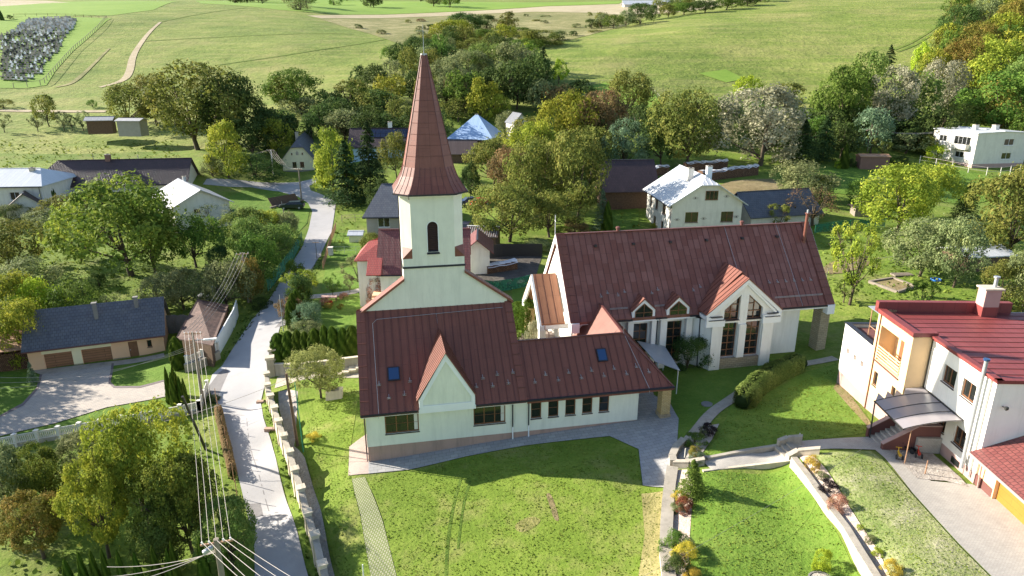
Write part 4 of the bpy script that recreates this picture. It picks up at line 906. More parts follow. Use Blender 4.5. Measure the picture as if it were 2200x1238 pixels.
m_ = MB(); m_.box(33.5, 7.22, 1.2, 37.7, 7.295, 2.9); BC('brick_panel', m_, 'stonebrick')
m_ = MB()
for x0, x1, ex in ((32.4, 33.5, -.06), (37.7, 38.8, .06), (35.22, 35.95, 0)): m_.box(x0, 7.08, 1.3 if ex else 2.95, x1, 7.296, 6.34)
BC('pier', m_, 'white')
# corner porch wall and pillar on the right
m_ = MB(); m_.box(45.3, 9.0, 1.4, 46.3, 10.3, 6.6); BC('pillar', m_, 'stonebrick')
m_ = MB(); m_.box(43.2, 13.6, 1.4, 46.0, 13.9, 7.0); m_.box(43.2, 9.3, 6.6, 46.2, 9.7, 7.1); BC('porch_wall', m_, 'white')
# main roof
m_ = MB()
roofpoly(m_, [(XA, E2y, z2(E2y)), (XB, E2y, z2(E2y)), (XB, YR2, ZR2), (XA, YR2, ZR2)], .25, 0, .62, sw=.03, shh=.035)
roofpoly(m_, [(XB, 20.3, z2(E2y)), (XA, 20.3, z2(E2y)), (XA, YR2, ZR2), (XB, YR2, ZR2)], .25, 0, None)
m_.bar((XA, YR2, ZR2 + .03), (XB, YR2, ZR2 + .03), .3, .08, 1)
for k in range(20):
    pass
rf = BC('roof', m_, ['roofB', 'seam'])
for xa, xb in ((XA - .03, XA + .85), (XB - .85, XB + .03)):
    m_ = MB(); m_.extr([(xa, E2y - .04, z2(E2y - .04) + .12), (xb, E2y - .04, z2(E2y - .04) + .12), (xb, YR2, ZR2 + .12), (xa, YR2, ZR2 + .12)], (0, 0, -.16))
    for k in range(1, 11):
        yy = E2y + k * .55; m_.bar((xa, yy, z2(yy) + .14), (xb, yy, z2(yy) + .14), .035, .04, 1)
    m_.build('verge', [M['roofA'], M['seam']], rf)
m_ = MB()  # bargeboards + corner blocks
for x, s_ in ((XA, -1), (XB, 1)):
    for q in ([(x, E2y - .1, z2(E2y - .1) + .02), (x, YR2, ZR2 + .05), (x, YR2, ZR2 - .55), (x, E2y + .1, z2(E2y) - .55)], [(x, 20.4, z2(E2y - .1) + .02), (x, YR2, ZR2 + .05), (x, YR2, ZR2 - .55), (x, 20.2, z2(E2y) - .55)]): m_.extr(q, (s_ * .08, 0, 0))
    m_.box(x - (.0 if s_ < 0 else .8), 8.3, 6.25, x + (.8 if s_ < 0 else .0), 9.2, 7.2)
m_.extr([(XA + .15, 9.0, 7.2), (XA + .15, 19.8, 7.2), (XA + .15, YR2, ZR2 - 1.0)], (.4, 0, 0))
BC('bargeboard', m_, 'whiter')
m_ = MB(); m_.box(19.4, 8.55, 6.92, 24.9, 9.2, 7.12); m_.box(27.2, 8.55, 6.92, 28.4, 9.2, 7.12); m_.box(24.7, 8.5, 6.85, 31.3, 8.62, 7.0); m_.box(39.4, 8.5, 6.85, 45.5, 9.3, 7.12); BC('fascia', m_, 'whiter')
m_ = MB(); m_.box(39.5, 8.36, 7.05, 45.4, 8.5, 7.2); m_.box(22, 8.36, 7.02, 24.9, 8.5, 7.16); m_.box(27.2, 8.36, 7.02, 28.35, 8.5, 7.16); m_.box(30.7, 8.36, 7.02, 31.6, 8.5, 7.16); BC('gutter', m_, 'gutter')
for x in (27.62, ):
    m_ = MB(); m_.tube([(x, 8.5, 6.95), (x, 8.95, 6.7), (x, 8.95, 1.8)], .06, 8); BC('downpipe', m_, 'gutter')
m_ = MB(); m_.tube([(31.7, 8.3, 6.9), (31.75, 8.2, 1.8)], .06, 8); BC('downpipe', m_, 'gutter')
# roof of the avant-corps
m_ = MB(); zg = 10.98
for s_ in (-1, 1):
    ex = 31.62 if s_ < 0 else 39.5; sl = (zg - 7.72) / (ctr - 31.7)
    q = [(ctr, 6.95, zg + .06), (ex, 6.95, 7.7), (ex, 8.3, 7.7), (ctr, 8.3, zg + .06)]; roofpoly(m_, q, .12, 0, .55)
    lo = 7.3
    q = [(ctr, 8.3, zg + .3), (ex, 8.3, 7.62), (ex, (7.62 - E2z) / S2 + E2y, 7.62), (ctr, (zg + .3 - E2z) / S2 + E2y, zg + .3)]; roofpoly(m_, q, .12, 0, .55)
m_.tube([(ctr, 7.6, zg), (ctr, 7.6, zg + 1.1)], .02, 4, 1)
BC('gable_roof', m_, ['roofA', 'seam'])
# two small dormers
for c, wd in ((26.0, 1.14), (29.48, 1.14)):
    yf = 8.55; a, b = c - wd, c + wd; ze_, zp = 8.02, 9.12
    m_ = MB(); iw = .3
    m_.extr([(a, yf, 6.97), (b, yf, 6.97), (b, yf, ze_ - .05), (c, yf, zp - .08), (a, yf, ze_ - .05)], (0, .2, 0)); m_.box(a, yf + .2, 6.97, a + .15, yf + .7, 7.9); m_.box(b - .15, yf + .2, 6.97, b, yf + .7, 7.9)
    d_ = BC('dormer', m_, 'whiter')
    q = [(a + iw, 7.15), (b - iw, 7.15), (b - iw, ze_ - .12), (c, zp - .48), (a + iw, ze_ - .12)]
    g = MB(); g.extr([(p[0], yf - .01, p[1]) for p in q], (0, .005, 0)); g.build('pane', M['glass'], d_)
    f = MB(); 
    for i in range(5): f.bar((q[i][0], yf - .03, q[i][1]), (q[(i+1)%5][0], yf - .03, q[(i+1)%5][1]), .06)
    f.bar((c, yf - .03, 7.15), (c, yf - .03, zp - .5), .05); f.bar((q[0][0], yf - .03, 7.75), (q[1][0], yf - .03, 7.75), .05); f.build('window_frame', M['woodf'], d_)
    r_ = MB()
    for s_ in (-1, 1):
        ex = c + s_ * (wd + .1); q = [(c, yf - .1, zp + .04), (ex, yf - .1, 7.96), (ex, (7.96 - E2z) / S2 + E2y + .1, 7.96), (c, (zp + .04 - E2z) / S2 + E2y + .1, zp + .04)]; roofpoly(r_, q, .09, 0, .5)
    r_.build('dormer_roof', [M['roofA'], M['seam']], d_)
# left porch
m_ = MB(); yp, zp = 14.4, 10.35; x0, x1 = 16.35, 18.9
roofpoly(m_, [(x0, 10.6, 6.5), (x1, 10.6, 6.5), (x1, yp, zp), (x0, yp, zp)], .15, 0, .7); roofpoly(m_, [(x1, 18.2, 6.5), (x0, 18.2, 6.5), (x0, yp, zp), (x1, yp, zp)], .15, 0, None)
M['sunlit_sheet'] = metalroof('sunlit_orange_sheet_roof', (.40,.17,.085), .45, (.43,.19,.10), pw=.8, ph=3)  # sunlight painted in: the brown-red roofing recoloured orange on the porch
BC('porch_roof', m_, ['sunlit_sheet', 'seam'])
m_ = MB()
for q in ([(x0, 10.4, 6.35), (x0, yp, zp), (x0, yp, zp - .8), (x0, 11.4, 6.35)], [(x0, 18.4, 6.35), (x0, yp, zp), (x0, yp, zp - .8), (x0, 17.4, 6.35)]): m_.extr(q, (.2, 0, 0))
m_.box(x0, 10.5, 5.85, x0 + .5, 11.4, 6.35); m_.box(x0 + .5, 10.6, 5.9, 19.4, 10.9, 6.3); m_.box(x0, 17.4, 5.8, x0 + .5, 18.3, 6.35); BC('porch_trim', m_, 'whiter')
m_ = MB(); m_.box(16.45, 16.7, 2, 17.35, 17.6, 5.85); m_.box(16.5, 11.0, 2.0, 17.4, 11.9, 3.6); BC('pillar', m_, 'ybrick')
m_ = MB(); m_.box(16.5, 11.0, 3.6, 17.1, 11.7, 5.9); BC('porch_column', m_, 'white')
m_ = MB()
for k in range(5): m_.box(13.6 + k * .5, 11.9, 1.8, 16.2, 16.8, 2.05 + k * .17)
m_.box(16.1, 11.0, 1.8, 19.4, 17.5, 2.9); BC('porch_steps', m_, 'pinkpave')
m_ = MB(); m_.tube([(16.9, 10.45, 6.4), (16.9, 10.5, 6.0), (17.3, 10.6, 5.6), (17.3, 10.6, 2.2)], .05, 6); BC('downpipe', m_, 'mauve')
m_ = MB(); m_.tube([(45.0, 13.0, 11.9), (45.0, 13.0, 15.6)], .16, 10); m_.tube([(45.0, 13.0, 15.55), (45.0, 13.0, 15.62)], .26, 10); BC('chimney', m_, 'roofA')
m_ = MB(); m_.tube([(45.0, 13, 15.62), (45.0, 13.0, 15.95)], .1, 8); BC('chimney_cap', m_, 'steel')
for x in (25.2, 38.6):
    m_ = MB(); m_.lathe((x, 14.45, ZR2), [(.16, 0), (.16, .3), (.24, .32), (.22, .45), (.1, .5)], 10); BC('vent', m_, 'maroon')
for k in range(6):
    x = 22.6 + k * 3.9; y = 13.4; m_ = MB(); m_.box(x - .14, y - .14, z2(y), x + .14, y + .14, z2(y) + .2); BC('vent', m_, 'gutter')
for i, x in enumerate(list(np.arange(39.8, 45.3, .92)) + [22.2, 22.9, 23.9, 24.6, 27.3, 28.0, 31.6, 32.4]):
    m_ = MB(); yy = 10.2 if i < 6 else 10.0 + (i % 2) * .2; guard(m_, float(x), yy, z2); BC('snow_guard', m_, 'steel')
for xa, xb in ((39.9, 45.2), (22.8, 24.6), (27.3, 28.3)):
    m_ = MB()
    for dz in (.12, .22): m_.bar((xa, 9.1, z2(9.1) + dz), (xb, 9.1, z2(9.1) + dz), .03)
    BC('snow_rail', m_, 'steel')
for x in (36.6, 42.4):
    m_ = MB(); m_.tube([(x, YR2, ZR2 + .3), (x, YR2, ZR2 + .06), (x + .2, 11, z2(11) + .05)] + ([(x + .3, 8.5, z2(8.5) + .05)] if x > 40 else []), .018, 4); BC('lightning_wire', m_, 'steel')
m_ = MB(); px_, py_ = 18.75, 14.4; m_.tube([(px_, py_, ZR2), (px_, py_, ZR2 + 1.9)], .035, 6); m_.bar((px_ - .05, py_ - .35, ZR2 + 1.35), (px_ + .05, py_ + .35, ZR2 + 1.35), .05); BC('cross', m_, 'whitef')
# glass canopy between the two buildings
CN = thing('entrance_canopy', 'translucent sheet canopy on thin posts between hall and parish building', 'canopy', WH(0, 0, 0), HAZ)
m_ = MB(); m_.extr([(25.7, 9.0, 4.7), (25.7, 4.6, 4.5), (27.6, 3.3, 4.0), (28.3, 8.4, 4.2)], (0, 0, -.05)); m_.build('canopy_sheet', M['steel'], CN)
for x, y in ((27.5, 3.5), (28.2, 8.2)): m_ = MB(); m_.tube([(x, y, 4.05), (x, y, 1.4)], .04, 6); m_.build('post', M['whitef'], CN)

# ================= two storey house on the right ====================
O2 = ZP(2090, 1040, 3.5); RH = thing('villa', 'white and peach two storey house with red sheet roof and corner balcony', 'house', (O2[0], O2[1], 0), R(-1.7))
def BR(name, mb, mats, label=None, parent=None):
    o = mb.build(name, [M[x] for x in mats] if isinstance(mats, (list, tuple)) else M[mats], parent or RH)
    if label: o['label'] = label
    return o
# left wall, direction for outward -x : u = (0,-1), origin at far end
def lh(y1, z0, y0, z1, base=4.3, far=7.2): return (far - y1, z0 - base, far - y0, z1 - base)
wins = [lh(5.38, 8.5, 3.9, 9.8), lh(3.15, 8.5, 1.7, 9.8), lh(4.85, 5.0, 3.9, 6.3), lh(2.9, 5.0, 1.65, 6.35)]
m_ = MB(); m_.wall((0, 7.2, 4.3), (0, -1), 7.2, 6.6, wins, .22); m_.wall((0, 0, 4.3), (1, 0), 12.5, 6.7, [], .2); m_.wall((12.5, 0, 4.3), (0, 1), 13, 6.7); m_.wall((12.5, 13, 4.3), (-1, 0), 12.5, 6.7)
BR('wall', m_, 'white')
for h in wins: pane_window(RH, (0, 7.2, 4.3), (0, -1), h, 1, 0, .18, .09)
m_ = MB(); m_.box(.03, .03, 1.8, 12.47, 12.9, 4.3); m_.box(-.0, .0, 4.2, .05, 7.2, 4.3); BR('plinth', m_, 'mauve')
m_ = MB(); m_.box(.0, 4.0, 3.55, .028, 4.9, 4.05); m_.box(-.01, 1.7, 3.6, .028, 2.6, 4.05); BR('cellar_window', m_, 'glass')
# peach bay with loggia (x -1.4..0, y 7.3..12.6)
m_ = MB(); bx = -1.4; ya, yb = 7.35, 12.6; zt_ = 11.25
lo = (yb - 11.9, 7.25 - 2.2, yb - 8.3, 10.2 - 2.2)
wb = [(yb - 11.75, 5.1 - 2.2, yb - 11.1, 6.3 - 2.2), (yb - 8.9, 5.1 - 2.2, yb - 8.3, 6.35 - 2.2)]
m_.wall((bx, yb, 2.2), (0, -1), yb - ya, zt_ - 2.2, [lo] + wb, 1.35)
m_.wall((bx, ya, 2.2), (1, 0), 1.4, zt_ - 2.2); m_.wall((0, yb, 2.2), (-1, 0), 1.4, zt_ - 2.2); m_.poly([(bx + 1.33, 8.3, 7.25), (bx + 1.33, 11.9, 7.25), (bx + 1.33, 11.9, 10.2), (bx + 1.33, 8.3, 10.2)])
BR('bay', m_, 'peach')
for h in wb: pane_window(RH, (bx, yb, 2.2), (0, -1), h, 0, 0, .16, .08)
m_ = MB(); m_.box(bx + 1.2, 9.1, 7.3, bx + 1.26, 10.0, 9.7); m_.box(bx + 1.2, 10.2, 7.3, bx + 1.26, 10.9, 9.7); BR('balcony_door', m_, 'woodf')
m_ = MB(); m_.box(bx + 1.19, 9.2, 7.5, bx + 1.195, 9.9, 9.5); BR('pane', m_, 'glass')
m_ = MB()
for k in range(5): m_.bar((bx - .06, 8.3, 7.55 + k * .24), (bx - .06, 11.9, 7.55 + k * .24), .05, .1)
for y in (8.35, 10.1, 11.85): m_.bar((bx - .0, y, 7.4), (bx - .0, y, 8.6), .05)
BR('balcony_rail', m_, 'peach')
m_ = MB(); m_.box(bx - .1, 8.2, 7.1, bx + .1, 12.0, 7.2); BR('sill', m_, 'maroon')
m_ = MB(); m_.box(bx - .02, ya + .0, 1.8, 0, yb, 3.95); BR('bay_plinth', m_, 'mauve')
m_ = MB()
m_.box(bx - .0, 8.6, 3.2, bx - .03, 9.0, 3.7); BR('cellar_window', m_, 'black')
m_ = MB(); m_.tube([(bx - .05, yb - .5, 11.1), (bx - .07, yb - .5, 2.6)], .05, 8); BR('downpipe', m_, 'woodbr')
# low white wing
m_ = MB(); sq3 = [(17.78 - 16.8 + 0, 5.6 - 3.6, 17.78 - 16.25, 6.15 - 3.6), (2.35, 2.0, 2.9, 2.55), (3.65, 2.0, 4.2, 2.55)]
m_.wall((bx, 17.8, 3.6), (0, -1), 5.2, 4.5, sq3, .3); m_.wall((6, 17.8, 3.6), (-1, 0), 7.4, 4.5); m_.poly([(bx, 17.8, 7.75), (bx, 12.6, 7.75), (6, 12.6, 7.75), (6, 17.8, 7.75)][::-1]); BR('terrace_wing', m_, 'white')
m_ = MB(); m_.poly([(bx + .28, 17.7, 5), (bx + .28, 12.7, 5), (bx + .28, 12.7, 6.6), (bx + .28, 17.7, 6.6)]); BR('parapet_back', m_, 'mauve')  # back face coloured darker, shade put in so the openings look deep
m_ = MB(); m_.box(bx + .02, 12.6, 1.6, 6, 17.75, 3.6); BR('wing_plinth', m_, 'mauve')
m_ = MB(); m_.box(bx - .06, 12.6, 8.1, bx + .42, 17.9, 8.16); m_.box(bx + .42, 17.5, 8.1, 6, 17.9, 8.16); BR('coping', m_, 'gutter')
m_ = MB(); m_.box(bx + .42, 12.6, 7.7, 6, 17.5, 7.8); BR('terrace_floor', m_, 'maroon')
m_ = MB()
for y in (13.4, 15.6): m_.tube([(bx + 1.0, y, 7.8), (bx + 1.0, y, 10.3)], .04, 6)
for z in (8.7,): m_.tube([(bx + 1.0, 12.6, z), (bx + 1.0, 15.6, z)], .03, 6)
m_.bar((bx + 1, 13.2, 10.3), (bx + 1, 16.0, 10.3), .05); m_.bar((bx + 3, 13.2, 10.4), (bx + 3, 16.0, 10.4), .05); m_.bar((bx + 1, 13.4, 10.3), (bx + 3, 13.4, 10.4), .05); BR('pergola_frame', m_, 'rust')
m_ = MB(); m_.extr([(bx + .8, 13.0, 10.36), (bx + 3.1, 13.0, 10.46), (bx + 3.1, 16.0, 10.46), (bx + .8, 16.0, 10.36)], (0, 0, -.03)); BR('pergola_sheet', m_, 'steel')
# roof: single-pitch red sheet with parapets
M['redroof'] = metalroof('glossy_red_sheet_roof', (.21,.045,.042), .45, (.24,.053,.048), .16, .45, pw=.9, ph=2.4)
M['redtile'] = tileroof('maroon_tile_roof', (.20,.06,.055), (.25,.08,.07), .3, .35, .45)
m_ = MB(); zA = 10.95
roofpoly(m_, [(-.12, -.15, zA + .1), (12.6, -.15, zA + .1), (12.6, 12.7, zA + .1), (-.12, 12.7, zA + .1)], .15, 0, None)
roofpoly(m_, [(bx, ya, zA + .105), (-.12, ya, zA + .105), (-.12, 12.7, zA + .105), (bx, 12.7, zA + .105)], .12, 0, None)
yy = .9
while yy < 12.4: m_.bar((.1 if yy < 7.4 else -1.0, yy, zA + .115), (12.4, yy, zA + .115), .035, .04, 1); yy += .92
BR('roof', m_, ['redroof', 'seam'])
m_ = MB()
m_.box(-.2, -.25, zA + .1, .25, 7.2, zA + .24); m_.box(-.2, -.25, zA + .1, 12.6, .1, zA + .24); m_.box(bx - .12, ya - .12, zA + .1, bx + .45, yb + .2, zA + .42); m_.box(bx + .45, ya - .12, zA + .1, .3, ya + .3, zA + .42); m_.box(bx - .12, yb + .0, zA + .1, 9.0, yb + .5, zA + .95)
BR('roof_parapet', m_, 'redroof')
m_ = MB(); m_.box(6.1, 11.7, zA, 7.3, 12.7, zA + .9, 1); m_.box(6.1, 11.7, zA + .9, 7.3, 12.7, zA + 2.3, 0); m_.box(5.95, 11.6, zA + 2.3, 7.45, 12.8, zA + 2.42, 2); ch_ = BR('chimney', m_, ['mauve', 'redroof', 'concl'])
m_ = MB(); m_.tube([(7.0, 12.2, zA + 2.4), (7.0, 12.2, zA + 3.2)], .14, 10); m_.tube([(7.0, 12.2, zA + 3.2), (7.0, 12.2, zA + 3.3)], .24, 10); m_.build('flue', M['steel'], ch_)
m_ = MB(); m_.tube([(-.28, 1.0, 4.1), (-.28, 1.0, 12.0)], .12, 12); fl = BR('flue_pipe', m_, 'steel'); m_ = MB(); m_.tube([(-.28, 1.0, 12.0), (-.28, 1.0, 12.12)], .2, 12); m_.build('flue_cap', M['glassb'], fl)
m_ = MB(); m_.tube([(-.1, .45, 10.9), (-.1, .45, 3.8)], .06, 8); BR('downpipe', m_, 'offw')
# entrance canopy, steps
m_ = MB(); n = 7; prev = None
for k in range(n):
    t = k / (n - 1); xx = -3.9 + t * 3.9; zz = 6.3 + .7 * math.sin(t * math.pi / 2) ** .9
    if prev: m_.extr([(prev[0], 2.2, prev[1]), (xx, 3.3 * 0 + 2.2 + .0, zz), (xx, 7.25, zz), (prev[0], 7.25 if prev[0] > -1.5 else 6.3, prev[1])], (0, 0, -.03))
    prev = (xx, zz)
M['poly'] = glassy('smoky_polycarbonate', (.26,.24,.25), .3, .5)
cn = BR('canopy', m_, 'poly'); m_ = MB()
for y in (2.2, 3.5, 4.8, 6.3):
    pp = [(-3.9 + t * 3.9, y, 6.32 + .7 * math.sin(t * math.pi / 2) ** .9) for t in np.linspace(0, 1, 8)]; m_.tube(pp, .025, 5)
m_.bar((-3.9, 2.2, 6.25), (-3.9, 6.4, 6.25), .1); m_.tube([(-3.9, 6.3, 6.3), (-3.85, 6.25, 3.1)], .05, 6); m_.bar((-.03, 2.2, 7.0), (-.03, 7.25, 7.0), .12, .16); m_.build('canopy_frame', M['black'], cn)
m_ = MB()
for k in range(6): m_.box(-3.75 + k * .34, 4.5, 2.4, -1.4, 6.4, 3.42 + k * .19)
m_.box(-1.7, 3.9, 2.4, 0, 7.3, 4.6); BR('steps', m_, 'paver')
m_ = MB()
for y in (4.15, 6.4):
    m_.extr([(-3.95, y, 2.4), (-.0, y, 2.4), (-.0, y, 5.4), (-1.6, y, 5.4), (-3.95, y, 3.9)], (0, .3, 0))
BR('stair_wall', m_, 'maroon')
m_ = MB()
for y in (4.15, 6.4): m_.extr([(-3.98, y - .03, 3.92), (-1.6, y - .03, 5.42), (-1.6, y + .33, 5.42), (-3.98, y + .33, 3.92)], (0, 0, .06)); m_.box(-1.6, y - .03, 5.42, 0, y + .33, 5.48)
BR('stair_coping', m_, 'mauve')
# garage wing
m_ = MB(); m_.wall((.15, -.0, 3.2), (0, -1), 9, 2.9, [(1.7, .1, 6.4, 2.3)], .3); m_.wall((.15, -9, 3.2), (1, 0), 8, 2.9); gw = BR('garage_wall', m_, 'peach')
m_ = MB(); m_.box(.14, -1.6, 2.8, .5, 0, 4.2); m_.box(.14, -9, 2.8, .5, -6.5, 4.2); m_.box(.08, -.55, 2.8, .14, 0, 4.25); BR('garage_plinth', m_, 'maroon')
M['doory'] = brick('ochre_sectional_door', (.40,.17,.03), (.42,.19,.035), (.25,.11,.02), 6, .5, .01, .5)
m_ = MB(); m_.box(.40, -6.4, 3.2, .44, -1.7, 5.5); BR('garage_door', m_, 'doory')
m_ = MB(); roofpoly(m_, [(-.65, -9.5, 5.95), (-.65, 0.0, 5.95), (5.3, 0.0, 8.3), (5.3, -9.5, 8.3)][::-1], .16, 0); 
roofpoly(m_, [(11, -9.5, 5.95), (11, 0, 5.95), (5.3, 0, 8.3), (5.3, -9.5, 8.3)], .16, 0); BR('garage_roof', m_, 'redtile')
m_ = MB(); m_.tube([(-.75, -9.5, 5.85), (-.75, 0.0, 5.85)], .09, 8); m_.tube([(-.7, -.5, 5.8), (-.1, -.5, 5.5), (-.0, -.5, 3.3)], .055, 8); BR('gutter', m_, 'mauve')
m_ = MB(); m_.tube([(.6, -.08, 9.3), (.7, -.25, 9.3)], .03, 6); m_.lathe((.75, -.28, 9.1), [(.02, 0), (.12, .1), (.12, .25), (.03, .3)], 8); BR('wall_lamp', m_, 'black')
# ================= other buildings ====================
M['slate'] = tileroof('blue_grey_slate', (.10,.105,.13), (.13,.135,.155), .4, .4, .55, .3, (.13,.12,.12)); M['slate2'] = tileroof('grey_diamond_slate', (.11,.12,.15), (.15,.16,.18), .45, .45, .5, .25)
M['darkroof'] = tileroof('dark_brown_roof', (.05,.03,.032), (.065,.038,.04), .5, .6, .5, .2); M['whiteroof'] = metalroof('pale_sheet_roof', (.52,.54,.57), .35, (.58,.60,.62), .08, .5, pw=.7, ph=9)
M['greyroof'] = metalroof('light_grey_corrugated', (.40,.40,.41), .5, (.44,.44,.45), .08, .4, pw=.35, ph=9); M['brownroof'] = metalroof('brown_sheet_roof', (.12,.085,.075), .4, (.14,.10,.09), .1, .4, pw=.4, ph=9)
M['sky_tint_roof'] = metalroof('sky_reflection_tinted_roof', (.36,.50,.74), .3, (.42,.56,.80), .06, .5, pw=.5, ph=9); M['cream_w'] = plain('cream_cottage_render', (.72,.66,.45), .85, .06, 1, .2, 40)  # hipped roof's blue is sky reflection painted into the sheet's base colour
M['redtile2'] = tileroof('bright_red_tile', (.42,.07,.06), (.46,.09,.07), .3, .35, .5, .12); M['shingle'] = tileroof('rusty_brown_shingles', (.085,.045,.035), (.16,.09,.07), .8, .45, .8, .35)
M['blue_w'] = plain('light_blue_render', (.35,.50,.62), .8, .05, 1, .2); M['solar'] = glassy('solar_panel', (.01,.015,.04), .1); M['brownw'] = plain('brown_plaster', (.22,.12,.09), .85, .1, 1, .2)
# garage row, lower left
g0 = ZP(67, 798, -3)
GAR = thing('garage_building', 'low orange garage building with blue grey slate roof and two brown doors', 'garage', (g0[0], g0[1], -3), R(20.9))
m_ = MB(); gh_ = [(1.5, 0, 4.25, 1.82), (5.23, 0, 8.22, 1.9), (10.03, .05, 11.0, 2.08), (12.0, 1.15, 12.5, 2.0)]
m_.wall((0, 0, -.2), (1, 0), 13.8, 2.85, [(a, b + .2, c, d + .2) for a, b, c, d in gh_], .2); m_.wall((13.8, 0, -.2), (0, 1), 6.6, 2.6); m_.wall((0, 6.6, -.2), (0, -1), 6.6, 2.6); m_.wall((13.8, 6.6, -.2), (-1, 0), 13.8, 2.6)
m_.poly([(13.8, 0, 2.4), (13.8, 6.6, 2.4), (13.8, 3.3, 6.0)]); m_.poly([(0, 6.6, 2.4), (0, 0, 2.4), (0, 3.3, 6.0)]); m_.build('wall', M['orange_w'], GAR)
m_ = MB(); m_.box(1.35, -.03, 1.85, 8.3, -.001, 2.4); m_.box(4.28, -.03, -.2, 5.2, -.001, 1.85); m_.build('yellow_panel', M['yellow_w'], GAR)
M['gdoor'] = brick('brown_panel_door', (.30,.15,.075), (.34,.17,.09), (.1,.05,.03), 5, .3, .02, .6)
for a, b, c, d in gh_[:2]: m_ = MB(); m_.box(a, .15, b, c, .2, d); m_.build('garage_door', M['gdoor'], GAR)
m_ = MB(); m_.box(10.03, .1, 0, 11.0, .16, 2.08); dd = m_.build('door', M['woodbr'], GAR); m_ = MB(); m_.box(10.12, .06, 1.0, 10.2, .1, 1.1); m_.build('handle', M['steel'], dd)
pane_window(GAR, (0, 0, -.2), (1, 0), (12.0, 1.35, 12.5, 2.2), 0, 0, .12, .05)
m_ = MB(); m_.box(8.3, -.05, -.3, 10.0, -.002, .25); m_.box(11.05, -.05, -.3, 13.85, -.002, .25); m_.box(4.28, -.06, -.3, 5.2, -.031, .2); m_.build('stone_base', M['stonebrick'], GAR)
m_ = MB(); roofpoly(m_, [(-.35, -.6, 2.62), (14.15, -.6, 2.62), (14.15, 3.3, 6.2), (-.35, 3.3, 6.2)], .16, 0); roofpoly(m_, [(14.15, 7.3, 2.3), (-.35, 7.3, 2.3), (-.35, 3.3, 6.2), (14.15, 3.3, 6.2)], .16, 0); gr_ = m_.build('roof', M['slate'], GAR)
m_ = MB(); m_.tube([(-.35, -.68, 2.5), (14.15, -.68, 2.5)], .07, 6); m_.build('gutter', M['maroon'], GAR)
for x, y in ((7.0, 1.9), (11.2, 2.6)):
    m_ = MB(); m_.box(x - .2, y - .2, 3.5, x + .2, y + .2, 6.6); m_.box(x - .28, y - .28, 6.6, x + .28, y + .28, 6.75); m_.build('chimney', M['concd'], gr_)
# woodpile under rusty sheet, far left
WP = thing('wood_store', 'firewood stack under a rusty sheet roof left of the garage', 'wood store', (g0[0] - 8.6, g0[1] - 2.3, -3.1), R(20.9))
M['logs'] = brick('stacked_firewood', (.20,.10,.055), (.32,.18,.10), (.03,.02,.015), .22, .16, .03, .9, .5, -.1, .8)
m_ = MB(); 
for k in range(14):
    m_.box(k * .62, -.1 - .1 * rnd.random(), 0, k * .62 + .6, 2.0, 2.2 + .25 * rnd.random())
m_.build('log_stack', M['logs'], WP)
m_ = MB(); m_.extr([(-.5, -.7, 2.75), (8.4, -.7, 2.75), (8.4, 3.2, 3.9), (-.5, 3.2, 3.9)], (0, 0, -.06)); m_.build('roof', M['rust'], WP)
# shed beside the lane
s0 = ZP(428, 790, -2); SH = thing('shed', 'brown shingle roofed wooden shed with pale panel fence beside the lane', 'shed', (s0[0], s0[1], -2), R(12))
m_ = MB()
P_ = lambda px, py, z: tuple((Vector(ZP(px, py, z)) - Vector((s0[0], s0[1], -2))) )
def loc12(px, py, z):
    v = Vector(ZP(px, py, z)) - Vector((s0[0], s0[1], -2)); c, s = math.cos(R(12)), math.sin(R(12)); return Vector((v.x * c + v.y * s, -v.x * s + v.y * c, v.z))
a, b, c, d = loc12(377, 727, .2), loc12(457, 742, .9), loc12(491, 655, .9), loc12(424, 643, 1.9)
e_ = loc12(385, 690, 1.6)
m_.extr([a, b, c, d], (0, 0, -.12)); m_.build('roof', M['shingle'], SH)
m_ = MB(); ins = lambda p, q, t: p.lerp(q, t)
f0, f1 = a.lerp(b, .18), a.lerp(b, .95); g1, g0_ = d.lerp(c, .95), d.lerp(c, .18)
for p, q in ((f0, f1), (f1, g1), (g1, g0_), (g0_, f0)): m_.poly([(p.x, p.y, -.6), (q.x, q.y, -.6), (q.x, q.y, q.z - .1), (p.x, p.y, p.z - .1)])
m_.build('wall', M['wood'], SH)
